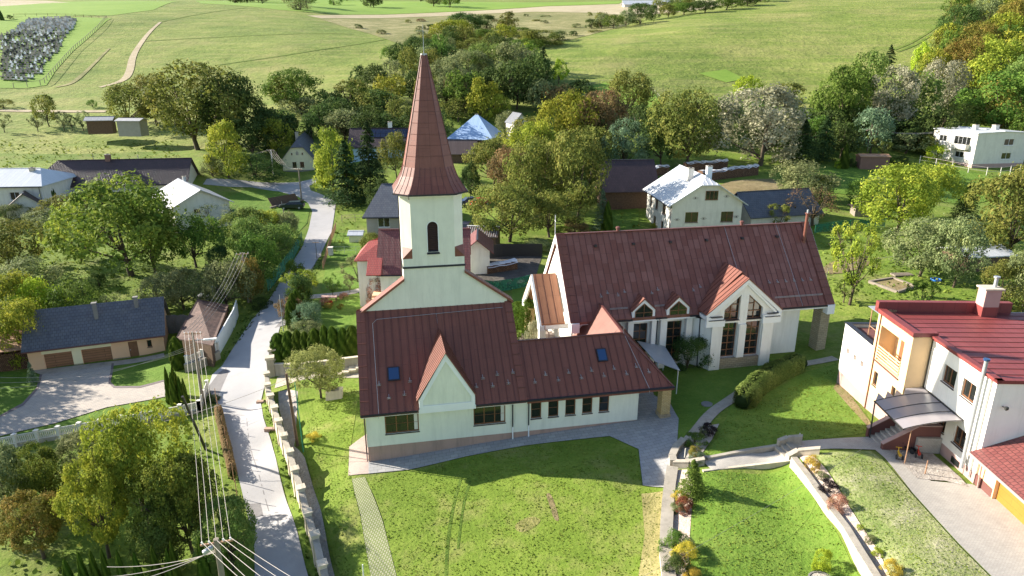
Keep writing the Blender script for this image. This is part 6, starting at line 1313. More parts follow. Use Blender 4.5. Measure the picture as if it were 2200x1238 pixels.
# (base px x, base px y, top y, width px, kind, palette, label)
TREES = [
(280,275,182,100,'round','ol','brown-green walnut tree, left one of the pair over the dark shed'),
(338,270,160,105,'round','ol','brown-green walnut tree, right one of the pair over the dark shed'),
(425,322,138,190,'round','ol','largest old walnut tree left of the spire with brownish crown'),
(500,320,160,130,'round','dk','dark right half crown merged with the largest walnut'),
(492,381,262,90,'oval','yg','yellow-green tree in front of the largest walnut'),
(458,380,330,45,'bush','gg','grey-green lilac clump beside the long farmhouse end'),
(550,384,332,90,'bush','dk','wide dark green shrub beside the road bend'),
(106,272,203,52,'round','ol','pollard willow with thick stump trunk at far left'),
(10,285,244,34,'sparse','gg','plum tree at the left edge below the track'),
(82,283,246,34,'sparse','gg','grey plum tree left of the ramshackle shed'),
(138,281,240,28,'sparse','gg','first small plum tree in the row by the ramshackle shed'),
(156,282,246,24,'sparse','gg','second small plum tree in the row by the ramshackle shed'),
(180,281,238,32,'sparse','gg','third plum tree in the row by the ramshackle shed'),
(200,232,214,16,'bush','g','tiny round bush alone on the upper left meadow'),
(8,232,212,30,'bush','ol','brown bush at left edge under the cemetery'),
(4,44,22,10,'thuja','dk','dark cypress at upper left corner of the cemetery'),
(22,42,32,12,'bush','dk','small dark bush beside the cemetery cypress'),
(638,240,150,100,'round','g','green tree standing on the meadow slope beyond the cottage'),
(608,238,165,60,'round','ol','brownish tree left of the green meadow slope tree'),
(650,250,208,80,'willow','gg','pale grey-green willow behind the cottage roof'),
(752,245,172,80,'sparse','ol','half bare yellowish tree at the meadow edge left of spire'),
(718,250,205,55,'sparse','ol','low half bare tree left of the yellowish one'),
(595,335,255,60,'round','yg','small yellow-green tree behind the utility pole by cottage'),
(575,320,232,80,'round','dk','dark tree between walnut and cottage'),
(606,300,250,66,'round','gg','grey-green tree behind the cottage chimney'),
(545,340,250,90,'round','dk','dark tree right of the yellow-green one by the walnut'),
(722,300,272,36,'bush','br','red-brown bush behind the cottage roof'),
(700,285,225,60,'round','dk','dark green tree on the slope between cottage and spire'),
(740,300,235,70,'round','gg','grey-green round tree above the solar house'),
(790,290,228,70,'round','dk','dark tree above the solar panels'),
(716,428,278,86,'oval','yg','tall yellow-green tree at the bend right of the cottage'),
(748,440,300,100,'spruce','sp','dark broad spruce at the bend'),
(797,425,258,90,'spruce','sp','tall spruce left of the spire base'),
(770,300,262,30,'oval','gg','pale slim tree behind the tall spruce'),
(853,385,285,60,'round','ol','yellowish tree touching the left edge of the spire'),
(820,450,385,60,'bush','dk','dark bush behind the grey slate house'),
(855,300,215,60,'round','ol','olive tree behind the spire left flank'),
(775,200,142,42,'oval','dk','dark slender tree above the meadow edge left of spire'),
(770,240,175,60,'round','g','green tree in the belt left of the spire'),
(812,215,140,60,'round','dk','dark tree second in the belt left of the spire'),
(840,230,160,70,'round','yg','yellow-green tree in the belt left of the spire'),
(845,190,128,60,'willow','gg','grey willow in the belt left of the spire'),
(815,260,195,70,'round','ol','olive tree low in the belt left of the spire'),
(862,150,92,60,'round','dk','dark bushy tree left of the cross'),
(845,135,98,36,'bush','g','green bush at the belt tip left of the cross'),
(900,150,80,90,'willow','dk','dark willow clump directly behind the cross'),
(945,160,95,80,'round','dk','dark tree right of the cross'),
(935,108,72,60,'bush','ol','olive scrub right of the cross'),
(955,90,46,46,'bush','yg','bright yellow-green shrub in the upper scrub'),
(985,85,42,60,'bush','yg','bright shrub second in the upper scrub'),
(1000,72,28,80,'round','dk','dark tree group tip in the upper scrub'),
(1045,62,32,50,'bush','dk','dark shrub beside the upper scrub trees'),
(1092,70,26,40,'oval','ol','tall olive tree at the top of the scrub'),
(1080,90,52,44,'bush','yg','bright green shrub below the tall olive tree'),
(1040,95,62,60,'bush','g','green shrub in the middle of the upper scrub'),
(1020,120,82,70,'bush','ol','brownish thicket below the green shrub'),
(1150,98,64,90,'bush','ol','broad brown dome shaped willow scrub'),
(1198,88,66,40,'bush','dk','dark round shrub right of the brown scrub'),
(1232,78,66,18,'bush','dk','tiny dark shrub at the end of the brown scrub'),
(1120,72,58,40,'bush','g','small green shrub left of the brown dome'),
(1270,62,40,26,'bush','dk','first dark shrub in the row above the right meadow'),
(1292,62,28,34,'oval','gg','grey-green tree second in the row above the right meadow'),
(1318,62,32,34,'round','g','green tree third in the row above the right meadow'),
(1345,58,22,40,'round','gg','grey round tree fourth in the row below the cowshed'),
(1375,52,24,44,'bush','dk','dark shrub below the cowshed left end'),
(1400,44,12,30,'oval','dk','dark tree in front of the cowshed'),
(1435,38,10,36,'round','ol','olive tree by the right end of the cowshed'),
(1470,32,6,44,'round','g','green tree right of the cowshed'),
(1515,28,0,50,'round','dk','dark tree row near the top edge right of cowshed'),
(1560,22,-4,50,'round','g','green tree near the top edge in the hedge row'),
(1605,14,-8,50,'round','dk','last dark tree in the hedge row at top edge'),
(960,225,125,90,'willow','gg','large grey-green willow right of the spire tip'),
(1010,190,108,95,'willow','gg','grey-green willow in the middle belt'),
(1055,175,92,100,'willow','gr2','soft green willow at the crest of the middle belt'),
(1100,185,88,80,'willow','gg','grey willow at the right of the crest'),
(1000,245,150,80,'round','g','green tree in the middle belt under the willows'),
(972,230,162,46,'round','br','reddish brown tree right of the spire'),
(1060,235,145,80,'round','dk','dark tree in the middle of the belt'),
(1110,235,130,90,'round','dk','dark tree behind the garden lawn'),
(1145,225,118,70,'round','dk','dark tree right of the garden lawn'),
(1130,160,88,50,'round','g','green tree on the belt ridge'),
(1166,188,98,52,'spruce','sp','dark spruce on the right edge of the belt'),
(1200,180,128,34,'oval','lime','bright green tree right of the dark spruce'),
(1132,135,92,34,'oval','lime','bright green slim tree behind the belt'),
(1035,262,168,66,'oval','yg','yellow-green tree above the blue roof'),
(1073,262,203,42,'oval','yg','small yellow tree right of the blue roof'),
(985,262,212,60,'round','ol','olive tree just left above the blue roof'),
(1085,285,238,36,'bush','gg','grey bush right of the blue roof'),
(945,300,235,50,'round','dk','dark tree between spire and blue roof'),
(1158,240,172,70,'round','gg','grey apple tree behind the garden lawn'),
(1198,245,180,60,'round','br','reddish plum tree behind the garden lawn'),
(1245,240,172,70,'round','dk','dark tree before the bright far lawn'),
(1148,270,240,14,'sparse','g','thin young tree on the garden lawn'),
(1345,262,152,100,'round','ol','tall airy tree above the bright far lawn'),
(1290,330,196,100,'round','br','rust brown tree in the middle group'),
(1215,335,200,110,'round','yg','yellow-brown tree left in the middle group'),
(1340,360,255,90,'willow','bl','silvery green tree in the middle group'),
(1372,300,225,60,'round','dk','dark tree behind the silvery green one'),
(1475,365,192,140,'round','ol','large olive-yellow tree left of the silver willow'),
(1420,360,240,70,'round','dk','shadowy tree left of the large olive-yellow one'),
(1632,356,186,180,'willow','sl','large silver-white willow with visible trunk'),
(1600,215,162,60,'oval','lime','fresh green tree peeking above the silver willow'),
(1690,240,178,66,'round','ol','brown-green tree behind the silver willow'),
(1550,300,215,60,'round','dk','dark tree between olive tree and silver willow'),
(1720,350,255,80,'spruce','sp','dark spruce right of the silver willow'),
(1765,345,248,70,'spruce','sp','dark spruce second right of the silver willow'),
(1805,340,265,60,'round','dk','dark thicket tree behind the cypress'),
(1240,480,282,140,'round','ol','big brown-green tree behind the parish roof'),
(1160,470,300,110,'round','ol','big olive tree in the middle front group'),
(1100,430,318,95,'round','br','reddish brown tree in the middle front group'),
(1062,405,300,90,'round','ol','olive chestnut right of the spire'),
(1012,425,345,44,'oval','dk','dark tree touching the right of the spire'),
(1095,520,395,140,'round','ol','yellow-olive tree above the woodpile yard'),
(1180,510,410,110,'round','ol','olive tree right of the woodpile yard'),
(1150,380,262,90,'round','yg','yellowish tree behind the front group'),
(1075,340,296,56,'round','ol','olive tree right below the blue roof'),
(1292,492,405,46,'spruce','bl','bluish spruce behind the parish roof ridge'),
(1304,496,432,26,'thuja','th','slim green cypress beside the bluish spruce'),
(1235,502,468,60,'bush','br','reddish shrub behind the parish roof ridge'),
(1160,540,515,50,'bush','gg','low grey shrub by the yard fence'),
(1200,500,485,40,'bush','g','low green shrub behind the cross on the parish roof'),
(1422,492,476,36,'bush','yg','yellow shrub at the half-hipped house corner'),
(1440,305,245,60,'round','dk','dark tree behind the dark timber barn'),
(1270,360,290,60,'round','dk','dark tree left above the timber barn'),
(1810,295,140,110,'round','g','tall dark green oak at the foot of the right hill'),
(1772,300,190,60,'round','g','lower left crown beside the tall oak'),
(1905,295,142,120,'willow','sl','pale willow right of the oak'),
(1950,290,150,100,'willow','gr2','second pale willow right of the oak'),
(2015,255,128,100,'willow','sl','white-green willow below the orange trees'),
(1870,330,230,90,'willow','bl','silvery lower willow branches beside the oak'),
(1945,322,255,70,'round','dk','dark thicket tree below the willows'),
(2000,330,240,80,'round','dk','dark tree left of the cube house woods'),
(1858,215,110,70,'round','gr2','green birch above the oak'),
(1905,165,95,46,'spruce','sp','pine on the crest above the oak'),
(1972,175,92,44,'oval','lime','light green poplar on the crest'),
(2005,200,105,60,'round','yg','yellow-green tree right of the light poplar'),
(2050,195,80,90,'round','org','orange-yellow tree on the right hill'),
(2095,150,50,90,'round','org','orange tree higher on the right hill'),
(2140,190,85,90,'round','yg','yellow-green tree on the right hill'),
(2105,230,120,80,'round','yg','yellow tree in the right woods'),
(2180,160,60,80,'round','yg','yellow-green tree at the right edge'),
(2060,90,12,70,'round','dk','dark pine at the hill top'),
(2030,130,55,50,'round','ol','olive tree left edge of the hill woods'),
(2110,80,-5,70,'round','gg','grey-green tree near the top right'),
(2150,60,-20,80,'round','yg','yellow tree at the top right'),
(2190,90,-10,80,'round','org','orange tree at the top right edge'),
(2145,290,155,150,'round','g','dark green round tree above the cube house'),
(2195,240,120,110,'willow','gr2','pale willow at the right edge above the cube house'),
(2045,300,222,90,'round','ol','brown-green tree left of the cube house'),
(2075,265,190,70,'round','dk','dark tree behind the brown-green one'),
(1940,300,243,28,'spruce','yg','narrow yellowish larch before the dark hollow'),
(2195,330,240,80,'round','g','green tree right behind the cube house'),
(1945,330,285,70,'round','gg','grey plum tree left of the cube house fence'),
(1990,335,290,60,'round','ol','olive plum tree by the cube house'),
(1895,340,296,40,'sparse','ol','small bare tree behind the leaning pole'),
(2010,350,310,36,'bush','lime','light green shrub at the cube house corner'),
(1910,352,338,60,'bush','th','clipped low hedge at the top lawn'),
(1940,352,334,22,'bush','dk','dark round bush at the hedge end'),
(1812,362,308,22,'thuja','th','slender cypress on the upper lawn'),
(1798,362,346,14,'bush','lime','small yellow-green bush at the foot of the cypress'),
(1828,360,340,20,'bush','dk','dark bush right of the cypress'),
(1715,428,350,110,'round','gg','silvery green tree behind the small dark roofed house'),
(1760,430,380,60,'bush','ol','olive shrub by the dug field'),
(1745,485,408,110,'bare','br','nearly bare plum tree above the parish roof end'),
(1672,498,440,60,'sparse','ol','light twiggy tree beside the small dark roofed house'),
(1825,655,478,120,'sparse','yg','yellow thin crowned tree with slender leaning trunk'),
(1812,650,600,46,'sparse','g','leafy young shoot beside the slender leaning trunk'),
(1925,505,358,150,'round','yg','large yellow-green tree in the right orchard'),
(1985,470,352,110,'round','yg','second yellow-green crown joined to the large one'),
(2072,468,392,60,'spruce','sp','dark small spruce in the right orchard'),
(2165,560,358,160,'round','ol','olive tree at the right edge of the orchard'),
(1975,595,468,120,'round','gg','grey-green apple tree by the earth frame'),
(2048,618,470,100,'round','gg','grey-green apple tree second in the right orchard'),
(1975,672,600,56,'sparse','g','young green tree in front of the red roof'),
(2150,665,560,100,'bush','ol','reddish olive shrubs behind the red roof'),
(2195,670,520,80,'round','gg','grey-green tree at the right edge behind the villa'),
(2110,560,480,80,'round','ol','olive tree behind the log shed'),
(1850,440,390,60,'bush','g','green shrubs by the garden hut'),
(1885,420,380,50,'round','gg','grey-green apple by the garden hut'),
(283,592,385,225,'round','hz','huge walnut tree left of the lane with full green crown'),
(335,590,440,120,'round','hz','right lower crown beside the huge walnut'),
(175,560,440,80,'round','yg','left sunlit crown beside the huge walnut'),
(30,590,478,130,'round','ol','dense brown-green tree at the left edge'),
(422,575,462,90,'round','g','plum tree right of the huge walnut'),
(458,510,440,80,'bare','gg','nearly bare plum below the grey roofed house'),
(530,530,448,80,'round','gr2','light green willow bush above the plum rows'),
(585,520,450,60,'round','yg','yellowish shrub tree beside the wood ramp'),
(545,555,470,84,'round','gr2','green plum tree by the netting fence'),
(592,562,482,70,'round','gr2','green plum tree second by the netting fence'),
(622,520,455,48,'round','gg','grey-green plum nearest the road bend'),
(562,622,505,74,'round','g','green plum tree third by the netting fence'),
(540,652,558,56,'round','org','orange tinged plum tree by the lane'),
(520,640,555,60,'bush','gg','grey bush at the middle pole'),
(490,670,560,90,'round','gg','grey-green tree behind the shed'),
(475,590,530,60,'bush','dk','dark bush in the middle of the orchard'),
(395,665,580,90,'round','gg','grey-green apple behind the garage, right'),
(345,670,590,80,'round','gg','grey-green apple behind the garage, middle'),
(215,616,583,28,'bush','dk','small ball shaped dark bush on the orchard grass'),
(60,650,560,120,'bush','gg','pale rose thicket at left'),
(25,720,590,120,'bush','yg','bright yellow-green thicket left behind the garage'),
(100,720,600,110,'bush','lime','light yellow bush behind the garage, left'),
(165,720,612,110,'round','g','dark green plum behind the garage'),
(50,780,650,90,'bush','yg','yellow bush left of the garage'),
(245,690,635,70,'bare','gg','bare twiggy tree behind the garage ridge'),
(20,480,440,60,'bush','gg','grey bush at the left edge below the white house'),
(110,500,450,100,'round','gg','grey bushy tree in front of small outbuildings'),
(110,440,385,30,'thuja','dk','dark cypress pair tree behind the white house'),
(150,480,420,80,'round','ol','olive tree before the pale outbuilding'),
(200,420,390,40,'bush','gg','grey bramble behind the long farmhouse'),
(650,660,590,50,'bush','dk','dark green shrub by the netting'),
(385,792,724,28,'column','th','tall single thuja beside the shed'),
(320,1140,885,190,'flat','yg','very large yellow-green cherry tree in the lower left corner'),
(415,1190,985,140,'round','hz','dark green right crown of the lower left tree group'),
(105,1095,960,105,'round','hz','green tree left of the very large cherry'),
(95,1200,1072,135,'flat','org','orange turning tree with bare trunk at lower left'),
(500,1225,1075,115,'round','gr2','grey-green tree leaning over the lane'),
(235,1198,985,140,'flat','yg','second sunlit yellow-green cherry tree in the lower left group'),
(365,1208,1075,130,'round','gr2','grey-green tree behind the front power pole'),
(20,1110,960,130,'bush','gg','pale grey-green bushes at the left edge under the fence'),
(180,1040,935,120,'bush','gg','pale green bushes along the ornamental fence'),
(690,856,748,108,'round','yl','small round maple on the lawn beside the hall'),
(655,650,578,66,'sparse','yg','yellow-green fruit tree by the lane bend'),
(716,638,590,34,'sparse','g','small staked tree in the garden'),
(752,628,590,24,'sparse','gg','young staked tree in the garden'),
(776,622,548,70,'sparse','gg','apple tree before the red porch roof'),
(800,545,500,46,'round','ol','olive tree above the red porch roof'),
(835,500,468,34,'bush','br','brown-red climber by the slate house'),
(640,625,560,40,'bush','g','green shrub at the garden corner'),
(632,690,640,50,'round','br','brownish bush in the front garden'),
(668,706,650,56,'bush','bl','blue-green bush in the front garden'),
(662,742,692,70,'bush','gg','grey-green spreading bush behind the thuja hedge'),
(812,655,595,40,'bush','pink','flowering climber on the porch steps'),
(1475,792,722,72,'bush','dk','dark evergreen bush by the parish hall windows'),
(1485,1062,985,72,'spruce','g','bushy green pine on the terrace bed'),
(1112,700,648,40,'column','th','thuja beside the parish porch'),
(1128,735,640,60,'bush','th','green hedge bush by the parish porch'),
(1145,760,690,30,'bush','sl','silvery shrub by the porch steps'),
(72,824,775,26,'spruce','bl','small blue spruce before the garage'),
]
for r in TREES:
    cat = 'shrub' if r[4] == 'bush' else ('conifer' if r[4] in ('spruce', 'thuja', 'column') else 'tree')
    tree(*r[:7], cat=cat)
# forest fill: anonymous trees of woods, each one its own object
def scatter(px, n, kinds, pals, hr, wr, label, group, seed):
    P = [G(*p)[:2] for p in px]; q = random.Random(seed); k = 0; xs = [p[0] for p in P]; ys = [p[1] for p in P]; tr = 0; done = []
    while k < n and tr < n * 60:
        tr += 1; x, y = q.uniform(min(xs), max(xs)), q.uniform(min(ys), max(ys)); ins_ = False
        for i in range(len(P)):
            a, b = P[i], P[i-1]
            if (a[1] > y) != (b[1] > y) and x < (b[0]-a[0]) * (y-a[1]) / (b[1]-a[1]) + a[0]: ins_ = not ins_
        if not ins_ or any((x-u)**2 + (y-v)**2 < (wr[0] * .55) ** 2 for u, v in done): continue
        done.append((x, y)); k += 1
        h = q.uniform(*hr); tree_at(x, y, Tf(x, y), h, q.uniform(*wr), q.choice(kinds), q.choice(pals), label, 'tree' if kinds[0] != 'bush' else 'shrub', group=group, det=0 if y > 110 else 1)
scatter([(1980,215),(2210,330),(2260,90),(2180,-30),(2060,20)], 46, ['round','round','oval'], ['yg','g','ol','org','yg'], (9, 14), (7, 10), 'tree with mixed autumn foliage in the wood covering the right hillside', 'right hillside wood', 3)
scatter([(870,140),(960,110),(1100,115),(1190,165),(1150,235),(1000,240),(930,250),(840,230)], 24, ['round','willow'], ['dk','g','ol','gg'], (8, 12), (7, 9), 'dark tree filling the wooded belt behind the spire', 'wooded belt behind the spire', 4)
scatter([(560,300),(760,235),(850,260),(930,300),(840,330),(700,310),(590,330)], 16, ['round'], ['dk','dk','g'], (6, 9), (6, 9), 'dark tree filling the hollow behind the cottage', 'hollow behind the cottage', 5)
scatter([(1400,300),(1560,330),(1700,330),(1900,330),(2020,320),(1900,270),(1700,270),(1420,260)], 24, ['round'], ['dk','dk','g'], (6, 9), (6, 9), 'dark tree in the shaded stream hollow under the right hill', 'shaded stream hollow', 6)
scatter([(1090,350),(1180,430),(1330,400),(1330,310),(1180,310),(1110,320)], 12, ['round'], ['ol','dk','ol'], (7, 10), (7, 9), 'brown-green tree inside the middle grove', 'middle grove', 8)
scatter([(880,110),(980,70),(1090,75),(1180,95),(1140,125),(1000,125)], 26, ['bush'], ['ol','g','yg','dk'], (2.5, 5), (6, 10), 'low shrub of the upper scrub valley', 'upper scrub valley', 9)
scatter([(1270,62),(1400,42),(1520,26),(1640,4),(1630,-6),(1500,14),(1390,28),(1260,48)], 22, ['bush','round'], ['dk','g','ol'], (5, 9), (8, 12), 'shrub in the hedge row along the top of the right meadow', 'meadow hedge row', 12)
scatter([(420,4),(620,22),(860,28),(1000,20),(960,-4),(700,-8),(420,-10)], 50, ['round','bush'], ['dk','g','gg'], (9, 15), (14, 22), 'tree of the far wood along the top edge', 'far wood along the top edge', 10)
# hedges and thuja rows
for i, (x, t, w_) in enumerate([(601,716,26),(623,712,24),(643,710,20),(659,713,19),(680,706,24),(701,699,17),(718,702,22),(740,704,21),(760,700,25)]):
    tree(x, 774 - i * .8, t, w_ * 1.28, 'column', 'th', 'clipped thuja in the hedge behind the hall, ' + ['leftmost beside the gate pillar','second from the gate pillar','third from the gate pillar','fourth, short and thin','fifth, broad','sixth, slim and tall','seventh','eighth','rightmost beside the hall roof'][i], 'thuja', group='thuja hedge behind the hall')
for i, (x, b, t, w_) in enumerate([(628,706,645,22),(633,690,630,22),(640,676,622,20),(648,664,616,20),(656,655,612,18),(624,690,655,16)]):
    tree(x, b, t, w_, 'column', 'th', 'thuja in the small row along the garden edge of the lane', 'thuja', group='thuja row along the lane garden')
for i, (x, b, t, w_) in enumerate([(367,868,789,17),(377,872,800,18),(379,850,786,16),(392,868,808,16),(401,872,812,14),(386,862,800,14)]):
    tree(x, b, t, w_, 'thuja', 'th', 'narrow thuja in the cluster by the driveway fence', 'thuja', group='thuja cluster by the driveway fence')
for i, (x, t, w_) in enumerate([(155,1212,34),(188,1202,28),(214,1200,28),(238,1198,26),(270,1200,26),(305,1205,30),(345,1196,34),(375,1200,32),(386,1190,28),(447,1185,36),(492,1188,34)]):
    X_, Y_, Z_ = ZP(x, 1275, -2.6); h_ = 2.2
    tree_at(X_, Y_, Tf(X_, Y_), proj and max(1.2, (1275 - t) / F0 * 42 * 1.75), w_ / F0 * 42, 'thuja', 'th', 'young thuja in the front row at the bottom left edge', 'thuja', group='front thuja row', det=1)
# clipped hedge on the right lawn
def hedge(name, label, pts, wd, ht, pal, n=9000, s=.16):
    Q = [G(*p) for p in pts]; rs.seed(5); S_ = smooth_poly([(q[0], q[1]) for q in Q], 2, False); seg = np.array(S_); d = np.r_[0, np.cumsum(np.hypot(*(seg[1:] - seg[:-1]).T))]
    t = rs.rand(n) * d[-1]; x = np.interp(t, d, seg[:, 0]); y = np.interp(t, d, seg[:, 1]); tx = np.gradient(seg[:, 0]); ty = np.gradient(seg[:, 1]); dx = np.interp(t, d, tx); dy = np.interp(t, d, ty); l = np.hypot(dx, dy); dx, dy = dx / l, dy / l
    a = rs.rand(n) * math.pi; wob = 1 + .05 * np.sin(t * 1.1) + .03 * np.sin(t * 3.3)
    cs_ = np.sign(np.cos(a)) * np.abs(np.cos(a)) ** .55; sn = np.abs(np.sin(a)) ** .5
    off = cs_ * wd / 2 * wob; hh = sn * ht * (1 + .05 * np.sin(t * 1.7)); jit = .9 + .14 * rs.rand(n)
    hh = np.where(rs.rand(n) < .35, rs.rand(n) * hh, hh)
    end = np.clip(np.minimum(t, d[-1] - t) / (wd * .5), .25, 1) ** .5; off *= end; hh *= .75 + .25 * end
    X = x - dy * off * jit; Y = y + dx * off * jit; Z_ = T(x, y) + hh * jit
    r0 = np.array([Q[0][0], Q[0][1], Q[0][2]]); N_ = np.stack([-dy * cs_, dx * cs_, sn + .1], 1) + sph(n) * .45
    me = quads_mesh('foliage', np.stack([X, Y, Z_], 1) - r0, N_, np.full(n, s), .45 + .12 * np.sin(t * 1.3) + .5 * rs.rand(n) - .25, mat=LM[pal])
    th_ = thing(name, label, 'hedge', tuple(r0)); o = bpy.data.objects.new('foliage', me); COL.objects.link(o); o.parent = th_
    mb = MB(); mb.tube([Vector((p[0] - r0[0], p[1] - r0[1], Tf(*p) - r0[2] + ht * .45)) for p in S_], [wd * .34] * len(S_), 8); mb.build('stems', LM['dk'], th_, True)
hedge('hedge', 'long clipped yellow-green hedge curving across the lawn', [(1592,880),(1618,846),(1652,820),(1692,800),(1722,792)], 1.9, 1.6, 'gr2', 17000, .15)
# garden shrubs along the terrace walls
SHR = [(1490,985,958,30,'org','orange-leaved shrub on the upper bed corner'),(1500,992,972,34,'bl','blue-grey juniper under the orange-leaved shrub'),(1524,935,912,34,'blk','dark red barberry near the garden path'),(1512,935,914,20,'gg','spiky yucca beside the dark barberry'),(1492,955,930,40,'g','green juniper left of the yucca'),
(1462,1072,1055,30,'gold','pale yellow shrub below the terrace pine'),(1467,1098,1068,32,'red','dark red barberry below the terrace pine'),(1454,1100,1080,26,'gg','variegated shrub beside the dark red barberry'),
(1450,1182,1140,44,'g','dark green juniper on the low terrace wall'),(1472,1205,1168,48,'gold','golden shrub on the low terrace wall'),(1452,1235,1190,56,'dk','dark juniper at the bottom of the low terrace wall'),(1488,1245,1222,34,'gold','golden shrub at the bottom edge'),(1478,1186,1155,30,'gg','grey juniper between the golden shrubs'),
(1745,1010,980,34,'gold','yellow-pink spirea at the top of the long wall bed'),(1780,1058,1032,38,'blk','almost black shrub in the long wall bed'),(1800,1096,1064,38,'pink','pink flowering sedum in the long wall bed'),(1848,1140,1126,14,'yg','tiny clipped plant in the long wall bed'),(1768,1028,1016,26,'gg','pale grass tuft in the long wall bed'),(1870,1164,1150,22,'gg','pale low plant in the long wall bed'),(1885,1192,1178,22,'lime','lime low plant in the long wall bed'),(1915,1232,1202,36,'gold','golden ball shrub at the end of the wall bed'),
(1768,1225,1182,40,'lime','lime green globe tree in a round bed'),(672,946,930,26,'gold','round yellow-white shrub on the left lawn'),(458,862,850,30,'dk','dark shrub by the driveway gate'),
(700,655,640,24,'pink','pink flowers in the garden lawn'),(738,641,628,16,'pink','pink rose bush on the garden lawn'),(732,664,652,14,'org','orange flowers on the garden lawn'),(705,662,652,24,'org','orange-red low flowers in the garden'),(560,662,640,34,'dk','dark bush at the foot of the middle pole'),
(655,765,742,24,'dk','small dark bush near the netting by the hedge'),(1140,705,680,30,'th','low box bush by the parish porch')]
for r in SHR: tree(r[0], r[1], r[2], r[3], 'bush', r[4], r[5], 'shrub', det=1)

# trees standing just left of the view; their shade reaches the driveway
for i, (x, y, h_, w_) in enumerate([(-70, 71, 12, 10), (-62, 62, 11, 9), (-72, 62, 12, 10), (-58, 54, 9, 8)]):
    tree_at(x, y, Tf(x, y), h_, w_, 'round', 'hz', ['tree outside the left edge beside the wood store', 'tree outside the left edge beside the driveway', 'tall tree outside the left edge behind the driveway tree', 'smaller tree outside the left edge by the ring fence'][i], 'tree', det=1)

scatter([(690,44),(800,43),(900,42),(1040,36),(1250,32),(1380,36),(1320,62),(1240,84),(1180,92),(860,94),(800,74)], 30, ['bush'], ['ol','gg','br','dk'], (1.2, 3.0), (3, 7), 'low bush dotted over the pale scrubland beyond the belt', 'bushes on the far scrubland', 14)
# ================= walls, fences, poles, wires, vehicles, small things ====================
def top_height(bx, by, top):
    x, y, z = G(bx, by); lo, hi = .05, 40
    for _ in range(30):
        m = (lo + hi) / 2
        if proj((x, y, z + m))[1] > top: lo = m
        else: hi = m
    return x, y, z, lo
# stone wall with pillars along the lane
pt_ = [(572,800,1.15),(574,824,1.1),(580.5,847,1.05),(589,872.5,1.0),(598,901,.95),(609,932.6,.9),(621.6,967,.8),(633,1005,.7),(646,1045,.55),(660,1097,.4),(676,1145,.25),(692,1208,.05),(706,1262,-.1)]
Q = [Vector(ZP(*p)) for p in pt_]
SWL = thing('stone_wall', 'pale stone retaining wall with square pillars between lane and church lawn', 'wall', Q[0])
for i, (p, q) in enumerate(zip(Q, Q[1:])):
    P1_, Q1_ = p - Q[0], q - Q[0]; d = (q - p); d.z = 0; L_ = d.length; d.normalize(); n = Vector((-d.y, d.x, 0)) * .16; m_ = MB()
    dz = Vector((0, 0, -.42)); a = [P1_ + d*.2 + n + dz, P1_ + d*.2 - n + dz, Q1_ - d*.2 - n + dz, Q1_ - d*.2 + n + dz]; m_.extr(a, (0, 0, -2.9)); m_.build('wall_body', M['concl'], SWL)
    m_ = MB(); n2 = n * 1.35; a = [P1_ + d*.2 + n2 + dz, P1_ + d*.2 - n2 + dz, Q1_ - d*.2 - n2 + dz, Q1_ - d*.2 + n2 + dz]; m_.extr([x + Vector((0, 0, .07)) for x in a], (0, 0, -.07)); m_.build('coping', M['conc'], SWL)
for p in Q:
    m_ = MB(); v = p - Q[0]; ang = math.atan2((Q[6]-Q[2]).y, (Q[6]-Q[2]).x); c, s = math.cos(ang), math.sin(ang)
    def rc(h): return [(v.x + c*a*h - s*b*h, v.y + s*a*h + c*b*h) for a, b in ((-1,-1),(1,-1),(1,1),(-1,1))]
    m_.extr([(x, y, v.z - .08) for x, y in rc(.24)], (0, 0, -3.1), 0, 0); m_.extr([(x, y, v.z) for x, y in rc(.32)], (0, 0, -.1)); m_.build('pillar', M['concl'], SWL)
# garden wall and gate pillars behind
wall_line('garden_wall', 'grey concrete retaining wall below the thuja hedge', 'wall', [(586,806),(640,806),(700,800),(780,790)], 1.25, .3, 'conc', 'concl', .06)
for i, (x, y, t, lb) in enumerate([(584,808,766,'tall square concrete gate pillar at the garden wall end'),(588,780,748,'shorter gate pillar behind the tall one by the hedge')]):
    X_, Y_, Z_, h_ = top_height(x, y, t); o = thing('gate_pillar', lb, 'pillar', (X_, Y_, Z_), .3); m_ = MB(); m_.box(-.35, -.35, -.5, .35, .35, h_ - .25); m_.build('shaft', M['conc'], o); m_ = MB(); m_.box(-.45, -.45, h_ - .25, .45, .45, h_); m_.build('cap', M['concl'], o)
m_ = MB()
ST = G(752, 800); st = thing('garden_steps', 'broad pale steps climbing towards the hall behind the small maple', 'steps', ST, R(12))
for k in range(5):
    m_.box(-1.5 + k * .7, -.6, -.6, 3.6, 2.0, .15 + k * .16)
m_.build('steps', M['concl'], st)
# terrace walls
wall_line('terrace_wall', 'low grey capped wall between the hall lawn and the terrace lawn', 'wall', [(1444,1012),(1438,1050),(1434,1090),(1431,1140),(1430,1195),(1438,1262)], .35, .75, 'concl', 'conc', .03, z0=-1.2)
wall_line('terrace_wall', 'curved concrete bed edge by the paved corner and the orange shrub', 'wall', [(1446,1004),(1443,992),(1452,972),(1468,956)], .55, .5, 'conc', 'conc', .02, z0=-1)
wall_line('terrace_wall', 'concrete bed edge beside the ramp top corner', 'wall', [(1446,1004),(1480,1004),(1512,998)], .5, .4, 'conc', 'conc', .02, z0=-1)
wq = [ZP(1706,983,3.45), ZP(1735,1020,3.45), ZP(1762,1058,3.45), ZP(1790,1096,3.45), ZP(1818,1132,3.42), ZP(1850,1185,3.42), ZP(1880,1232,3.42), ZP(1902,1270,3.42)]
t = thing('terrace_wall', 'high rough limestone wall running diagonally beside the villa beds', 'wall', wq[0]); o = Vector(wq[0]); m_ = MB(); cpm = MB()
